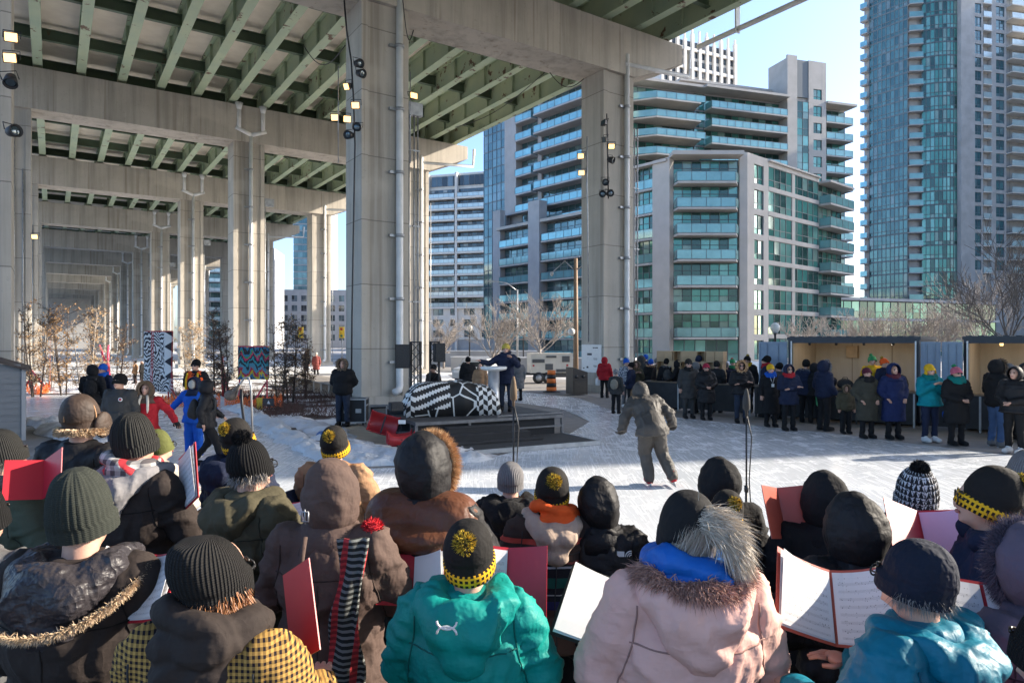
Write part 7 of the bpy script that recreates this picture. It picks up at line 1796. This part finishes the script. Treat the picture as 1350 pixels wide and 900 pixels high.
L_ = 'people on the ice path at left'
far(122, 0, 'person in a black hood with a black backpack on the path at left', 20, 1.80, Y=18.2, jk='black_cloth', hood='round', pack='black_cloth', pose='walk', group=L_)
far(135, 0, 'person in a bright blue beanie and navy jacket facing us on the path', 170, 1.80, Y=18.6, jk='navy_cloth', hat='plain', hatm='royal_blue_cloth', scarf=.8, sm='royal_blue_cloth', group=L_)
r = far(158, 0, 'man in a charcoal jacket with a round white badge and black beanie', 176, 1.86, Y=12.2, jk='charcoal_cloth', puff=.03, hat='plain', hatm=KN['black'], tr='dark_denim', group=L_, hi=True, pose='stand')
mb = MB(); mb.lathe((0, 0, 0), [(.034, 0), (.034, .006)], 20, 0, (0, 1, 0)); mb.lathe((0, .004, 0), [(.022, 0), (.022, .005)], 16, 1, (0, 1, 0)); obj_of('badge', mb.mesh('badge'), [M['white'], M['red']], r, (-.12, .165, 1.35))
r = far(193, 0, 'woman in a red coat and fur hood with blond braids, arms held out', 190, 1.70, Y=12.4, jk='red_cloth', puff=.02, hem=.72, hood='round', hoodm='brown_cloth', fur='brown', pose='wide', gloves=True, group=L_, hi=True)
mb = MB()
for sd in (-1, 1): mb.tube([(.05*sd, .11, 1.53), (.07*sd, .15, 1.42), (.075*sd, .17, 1.26), (.07*sd, .17, 1.2)], [.022, .024, .02, .008], 8)
obj_of('braid', mb.mesh('braid'), HAIR['blond'][0], r)
r = far(258, 0, 'tall marshal in an orange high visibility vest and ski goggles', 178, 1.92, Y=18.6, jk='black_cloth', puff=.04, hat='plain', hatm=KN['black'], shade=True, group=L_, pose='behind')
mb = MB(); mb.ell((0, -.003, 1.25), (.235, .18, .255)); mb.ell((0, .01, 1.06), (.225, .18, .2)); mb.cap((-.12, -.01, 1.41), (.12, -.01, 1.41), .108, .108); me = remesh(mb, .022, 4); obj_of('safety_vest', me, Q['orange_cloth'], r)
mb = MB()
for sd in (-1, 1): mb.tube([(.12*sd, .14, 1.46), (.13*sd, .19, 1.3), (.13*sd, .195, .95)], .022, 6); 
mb.tube([(-.2, .1, 1.1), (0, .2, 1.1), (.2, .1, 1.1)], .02, 6); obj_of('reflective_strip', mb.mesh('strip'), Q['yellow_cloth'], r)
r = far(256, 603, 'skater in a royal blue suit and white face mask', 175, 1.68, jk='royal_blue_cloth', puff=.03, tr='royal_blue_cloth', boots='white_cloth', skate=True, hood='round', hoodm='navy_cloth', pose='wide', group='skaters on the ice', fat=.02)
mb = MB(); mb.ell((0, .075, -.01), (.072, .045, .1)); obj_of('mask', mb.mesh('mask'), Q['cream_cloth'], r, HEADC)
mb = MB(); mb.tube([(-.29, .02, 1.30), (-.39, .02, 1.22), (-.45, .06, 1.12)], .028, 6); mb.tube([(.29, .02, 1.30), (.39, .02, 1.22), (.45, .06, 1.12)], .028, 6); obj_of('stripe', mb.mesh('stripe'), Q['white_cloth'], r)
far(273, 616, 'person in black with a grey daypack and black balaclava walking right', -70, 1.68, jk='black_nylon', puff=.02, hem=.82, hood='round', op=38, pack='charcoal_cloth', pose='walk', group=L_)
far(452, 0, 'person in a black coat and fur hat waiting beside the big column', 176, 1.93, Y=19.6, jk='black_cloth', puff=.06, hem=.85, tr='dark_denim', hood='round', hoodm='black_cloth', fur='brown', pose='behind', group='crew near the stage')
D_ = 'distant walkers on the sidewalk'
far(404, 497, 'distant walker in a black coat on the sunlit sidewalk', 160, 1.75, jk='black_cloth', hood='round', group=D_)
far(417, 496, 'distant walker in a dusty red coat on the sunlit sidewalk', 190, 1.65, jk=C('dusty_red', (.30, .08, .07)), hat='plain', hatm='cream_cloth', hem=.5, group=D_)
far(178, 505, 'distant person in a tan jacket resting left of the tall banner', 90, 1.3, jk='tan_cloth', hat='plain', hatm='black_cloth', group=D_)
far(187, 505, 'distant person in black resting beside the tall banner', 90, 1.3, jk='black_cloth', hair='brown', group=D_)
# conductor and crew
cd = far(667, 0, 'conductor in a navy parka and yellow headband with both arms spread on the stage', 176, 1.80, z=.585, Y=18.3, jk='navy_cloth', puff=.03, hem=.72, tr='dark_denim', hat='beanie', hatm=C('yellow_knit', (.55, .42, .08)), pose='conduct', scarf=.8, sm='navy_cloth', group='crew near the stage')
far(617, 0, 'man in a black coat with his back turned behind the draped cloth', 10, 1.80, Y=27.5, jk='black_cloth', puff=.05, hat='plain', hatm=KN['black'], group='crew near the stage')
far(683, 528, 'skater in a grey coat half hidden behind the conductor', 20, 1.75, jk='grey_cloth', puff=.03, hem=.5, skate=True, hat='plain', hatm=KN['black'], group='skaters on the ice')
far(571, 0, 'crew member in a dark jacket bent over the equipment behind the cloth', 150, 1.55, Y=20.4, z=.2, jk='dark_brown_cloth', hat='plain', hatm=KN['charcoal'], group='crew near the stage')
far(633, 0, 'crew member with loose brown hair beside the lectern', 170, 1.25, Y=19.7, z=.58, jk='tan_cloth', hair='brown', group='crew near the stage')
# crowd along the containers
r = far(797, 524, 'person in a bright red hooded coat holding a white bag by the column sign', -20, 1.75, jk='red_cloth', puff=.04, hood='round', hoodm='red_cloth', pose='carry', tr='black_cloth')
bagged(r, -1, M['white'], label='white carrier bag held by the person in the red hood')
far(812, 545, 'child skater with a beige backpack at the edge of the ice', -25, 1.48, jk='charcoal_cloth', pack='grey_tan', hat='plain', hatm=PT['nordic'], skate=True, pose='stand', group='skaters on the ice')
far(826, 537, 'person in a blue and green knitted hat and black and white jacket', 200, 1.78, jk=PT['camo'], hat='rib', hatm='royal_blue_cloth', pom='green_cloth', tr='grey_cloth', boots='white_cloth')
far(838, 537, 'person in an olive brown fur hood sipping from a cup', 190, 1.70, jk='olive_cloth', puff=.04, hood='round', fur='brown', pose='phone', hem=.55)
far(846, 529, 'person in a charcoal hood in the queue behind the olive fur hood', -60, 1.85, jk='charcoal_cloth', hood='peak')
far(851, 524, 'person in a royal blue beanie at the back of the queue', 0, 1.85, jk='navy_cloth', hat='plain', hatm='royal_blue_cloth')
far(858, 531, 'person in a black coat with a tan fur collar and blue beanie, back turned', 0, 1.72, jk='black_cloth', puff=.05, hooddown='furtop', fur='tan', hat='plain', hatm='royal_blue_cloth', hem=.55)
far(866, 526, 'person in a grey knit hat between the tan fur collar and the backpack', 5, 1.72, jk='charcoal_cloth', hat='beanie', hatm=KN['grey'])
far(879, 538, 'man in jeans with a grey camouflage backpack facing the crates', -5, 1.80, jk='black_cloth', puff=.04, hat='plain', hatm=KN['black'], tr='denim', pack='charcoal_cloth', hooddown='furtop', fur='grey', hem=.88)
far(888, 533, 'person in a pale grey beanie at the crates', 10, 1.78, jk='black_cloth', hat='plain', hatm=KN['grey'])
far(897, 529, 'person in a white knitted hat and pale blue jacket at the crates', 0, 1.78, jk=C('pale_blue_cloth', (.25, .38, .5)), hat='gather', hatm='white_cloth')
far(908, 551, 'bearded man in a long charcoal coat with arms at his sides', 180, 1.86, jk='charcoal_cloth', puff=.02, hem=.6, tr='charcoal_cloth', hat='plain', hatm=KN['charcoal'], shade=True, scarf=.7, sm='black_cloth')
far(921, 541, 'tall person in a navy beanie behind the red knitted hat', 0, 1.92, jk='black_cloth', hat='plain', hatm='navy_cloth')
far(931, 553, 'woman in a black quilted coat and red knitted hat', 178, 1.74, jk='black_nylon', puff=.05, quilt=.012, qs=.12, hem=.55, hat='beanie', hatm=C('crimson_knit', (.35, .02, .05)), pose='clasp', scarf=1.0, sm='black_cloth', shade=True)
far(966, 0, 'server in a green and red bobble hat behind the black counter', 180, 1.74, Y=26.0, jk='navy_cloth', hat='plain', hatm='green_cloth', pom='red', scarf=.8, sm='green_cloth')
far(977, 557, 'person in dark glasses and a wide tan fur hood with folded arms', 172, 1.84, jk='black_nylon', puff=.05, hood='round', fur='tan', big=1.12, pose='cross', shade=True, tr='dark_denim', hem=.82)
far(985, 0, 'tall person in a black and yellow bobble hat standing behind the tan fur hood', 150, 1.92, Y=23.4, jk='black_cloth', puff=.05, hat='beanie', hatm=KN['black'], pom='pom', scarf=.8, sm='yellow_cloth')
r = far(1016, 562, 'person in a long black coat, blue scarf and yellow cap with a white lanyard card', 178, 1.76, jk='black_cloth', puff=.02, hem=.38, hat='plain', hatm='yellow_cloth', scarf=1.1, sm='royal_blue_cloth')
mb = MB(); mb.cbox((0, .17, 1.2), (.07, .01, .09)); mb.tube([(-.06, .12, 1.45), (0, .168, 1.24), (.06, .12, 1.45)], .006, 5); obj_of('lanyard_card', mb.mesh('card'), M['white'], r)
far(1010, 0, 'person in a black beanie and red scarf behind the long black coat', 60, 1.95, Y=22.0, jk='navy_cloth', hat='plain', hatm=KN['black'], scarf=.9, sm='red_cloth')
far(1027, 0, 'person in a black cap and grey coat half turned away near the blue door', 20, 1.75, Y=21.4, jk='charcoal_cloth', hat='plain', hatm=KN['black'])
far(1040, 567, 'person in a navy jacket, red scarf and sunglasses with arms crossed', 180, 1.80, jk='navy_cloth', puff=.03, hem=.7, hood='round', hoodm='navy_cloth', op=44, scarf=1.0, sm='red_cloth', pose='cross', shade=True)
far(1063, 0, 'person in a navy coat with a pale fur collar and black beanie facing the counter', -30, 1.87, Y=20.6, jk='navy_cloth', puff=.04, hat='plain', hatm=KN['black'], hooddown='furtop', fur='grey')
r = far(1086, 567, 'man in a navy hooded jacket carrying a green and white shopping bag', -75, 1.90, jk='navy_cloth', puff=.045, hood='round', fur='grey', pose='carry', hem=.86)
bagged(r, -1, plain('green_bag', (.05, .3, .12), .5), .70, (.17, .08, .2), label='green shopping bag carried by the man in the navy hood')
far(1115, 571, 'small child in an olive snowsuit and fur hood', 180, 1.28, jk='olive_cloth', puff=.05, hood='round', fur='brown', hem=.85, fat=.02, width=1.1)
far(1143, 577, 'woman in a long olive coat with a black fur collar and maroon hat', 180, 1.76, jk=C('dark_olive', (.05, .048, .036)), puff=.035, hem=.45, hat='beanie', hatm='maroon_cloth', hooddown='furtop', fur='black', pose='pockets', scarf=1.2, sm='black_cloth')
far(1178, 578, 'woman in a long royal navy hooded coat and dark red scarf', 178, 1.86, jk=C('royal_navy', (.012, .022, .085)), puff=.035, hem=.42, hood='round', hoodm=C('royal_navy', (.012, .022, .085)), scarf=1.0, sm='maroon_cloth', pose='pockets', big=1.1)
r = far(1226, 582, 'skater in a teal jacket, yellow flap hat and white leg warmers', 182, 1.86, jk=C('turquoise_cloth', (.0, .22, .27)), puff=.05, hem=.84, hat='plain', hatm='yellow_cloth', scarf=1.1, sm='teal_scarf', pose='phone', skate=True, boots='white_cloth', tr='navy_cloth')
mb = MB()
for sd in (-1, 1): mb.ell((.10*sd, .0, -.06), (.022, .05, .09), 10, 8); mb.tube([(.10*sd, 0, -.13), (.12*sd, .02, -.26)], [.02, .008], 6)
obj_of('ear_flap', mb.mesh('flap'), Q['yellow_cloth'], r, HEADC)
mb = MB(); mb.tube([(-.2, .18, 1.12), (-.22, .2, .8)], .014, 6); mb.ell((-.22, .2, .66), (.09, .05, .12), 10, 8); obj_of('handbag', mb.mesh('handbag'), Q['royal_blue_cloth'], r)
far(1261, 586, 'woman in a long black coat, teal scarf and pink bobble hat with clasped mittens', 180, 1.82, jk='black_cloth', puff=.045, hem=.5, hat='beanie', hatm=C('pink_knit', (.5, .12, .18)), pom='green_cloth', scarf=1.45, sm='teal_scarf', pose='clasp', shade=True)
far(1314, 588, 'tall skater in a black hooded parka and jeans turned towards the right', -85, 2.0, jk='black_cloth', puff=.05, hood='round', fur='brown', hem=.86, tr='denim', boots='grey_cloth', skate=True, pose='clasp')
far(1338, 597, 'skater in a black quilted hooded jacket looking down to the left', 120, 1.88, jk='black_nylon', puff=.05, quilt=.012, qs=.09, hood='round', hem=.84, pose='clasp', skate=True, boots='white_cloth')
far(1331, 0, 'person in a grey hat half hidden between the two skaters at the right edge', 150, 1.85, Y=17.2, jk='grey_cloth', hat='plain', hatm=KN['grey'], hem=.5)
far(1352, 0, 'person in a charcoal hood at the very right edge', 150, 1.9, Y=16.6, jk='charcoal_cloth', hood='round')
far(1150, 0, 'server in a yellow jacket and green bobble hat inside the container', 175, 1.85, Y=20.6, z=.16, jk='yellow_cloth', hat='beanie', hatm='green_cloth', pom='green_cloth')
far(1166, 0, 'server in a rainbow bobble hat beside the one in yellow', 200, 1.78, Y=20.3, z=.16, jk='navy_cloth', hat='beanie', hatm='orange_cloth', pom='pom')

for px, Y, h_, lab, kw in ((870, 25.4, 1.7, 'person in a dark brown coat tucked in behind the backpack', dict(jk='dark_brown_cloth', hat='plain', hatm=KN['charcoal'])),
        (893, 24.6, 1.75, 'person in a black hooded coat between the jeans and the long charcoal coat', dict(jk='black_cloth', hood='round')),
        (916, 23.2, 1.72, 'person in a grey hood half hidden behind the bearded man', dict(jk='charcoal_cloth', hood='peak', hoodm='grey_cloth')),
        (945, 23.4, 1.76, 'person in a black coat right of the red knitted hat', dict(jk='black_nylon', hat='beanie', hatm=KN['charcoal'])),
        (957, 24.2, 1.68, 'person in a navy jacket and grey beanie at the counter end', dict(jk='navy_cloth', hat='plain', hatm=KN['grey'])),
        (1074, 20.4, 1.78, 'person in a black hooded coat between the two navy figures', dict(jk='black_cloth', hood='peak')),
        (832, 24.8, 1.66, 'person in a navy coat beside the blue and green hat', dict(jk='navy_cloth', hat='plain', hatm=KN['black']))):
    far(px, 0, lab, random.Random(px).choice((170, 185, 20, -30, 60)), h_, Y=Y, pose=random.Random(px+1).choice(('stand', 'pockets', 'carry', 'phone')), **kw)
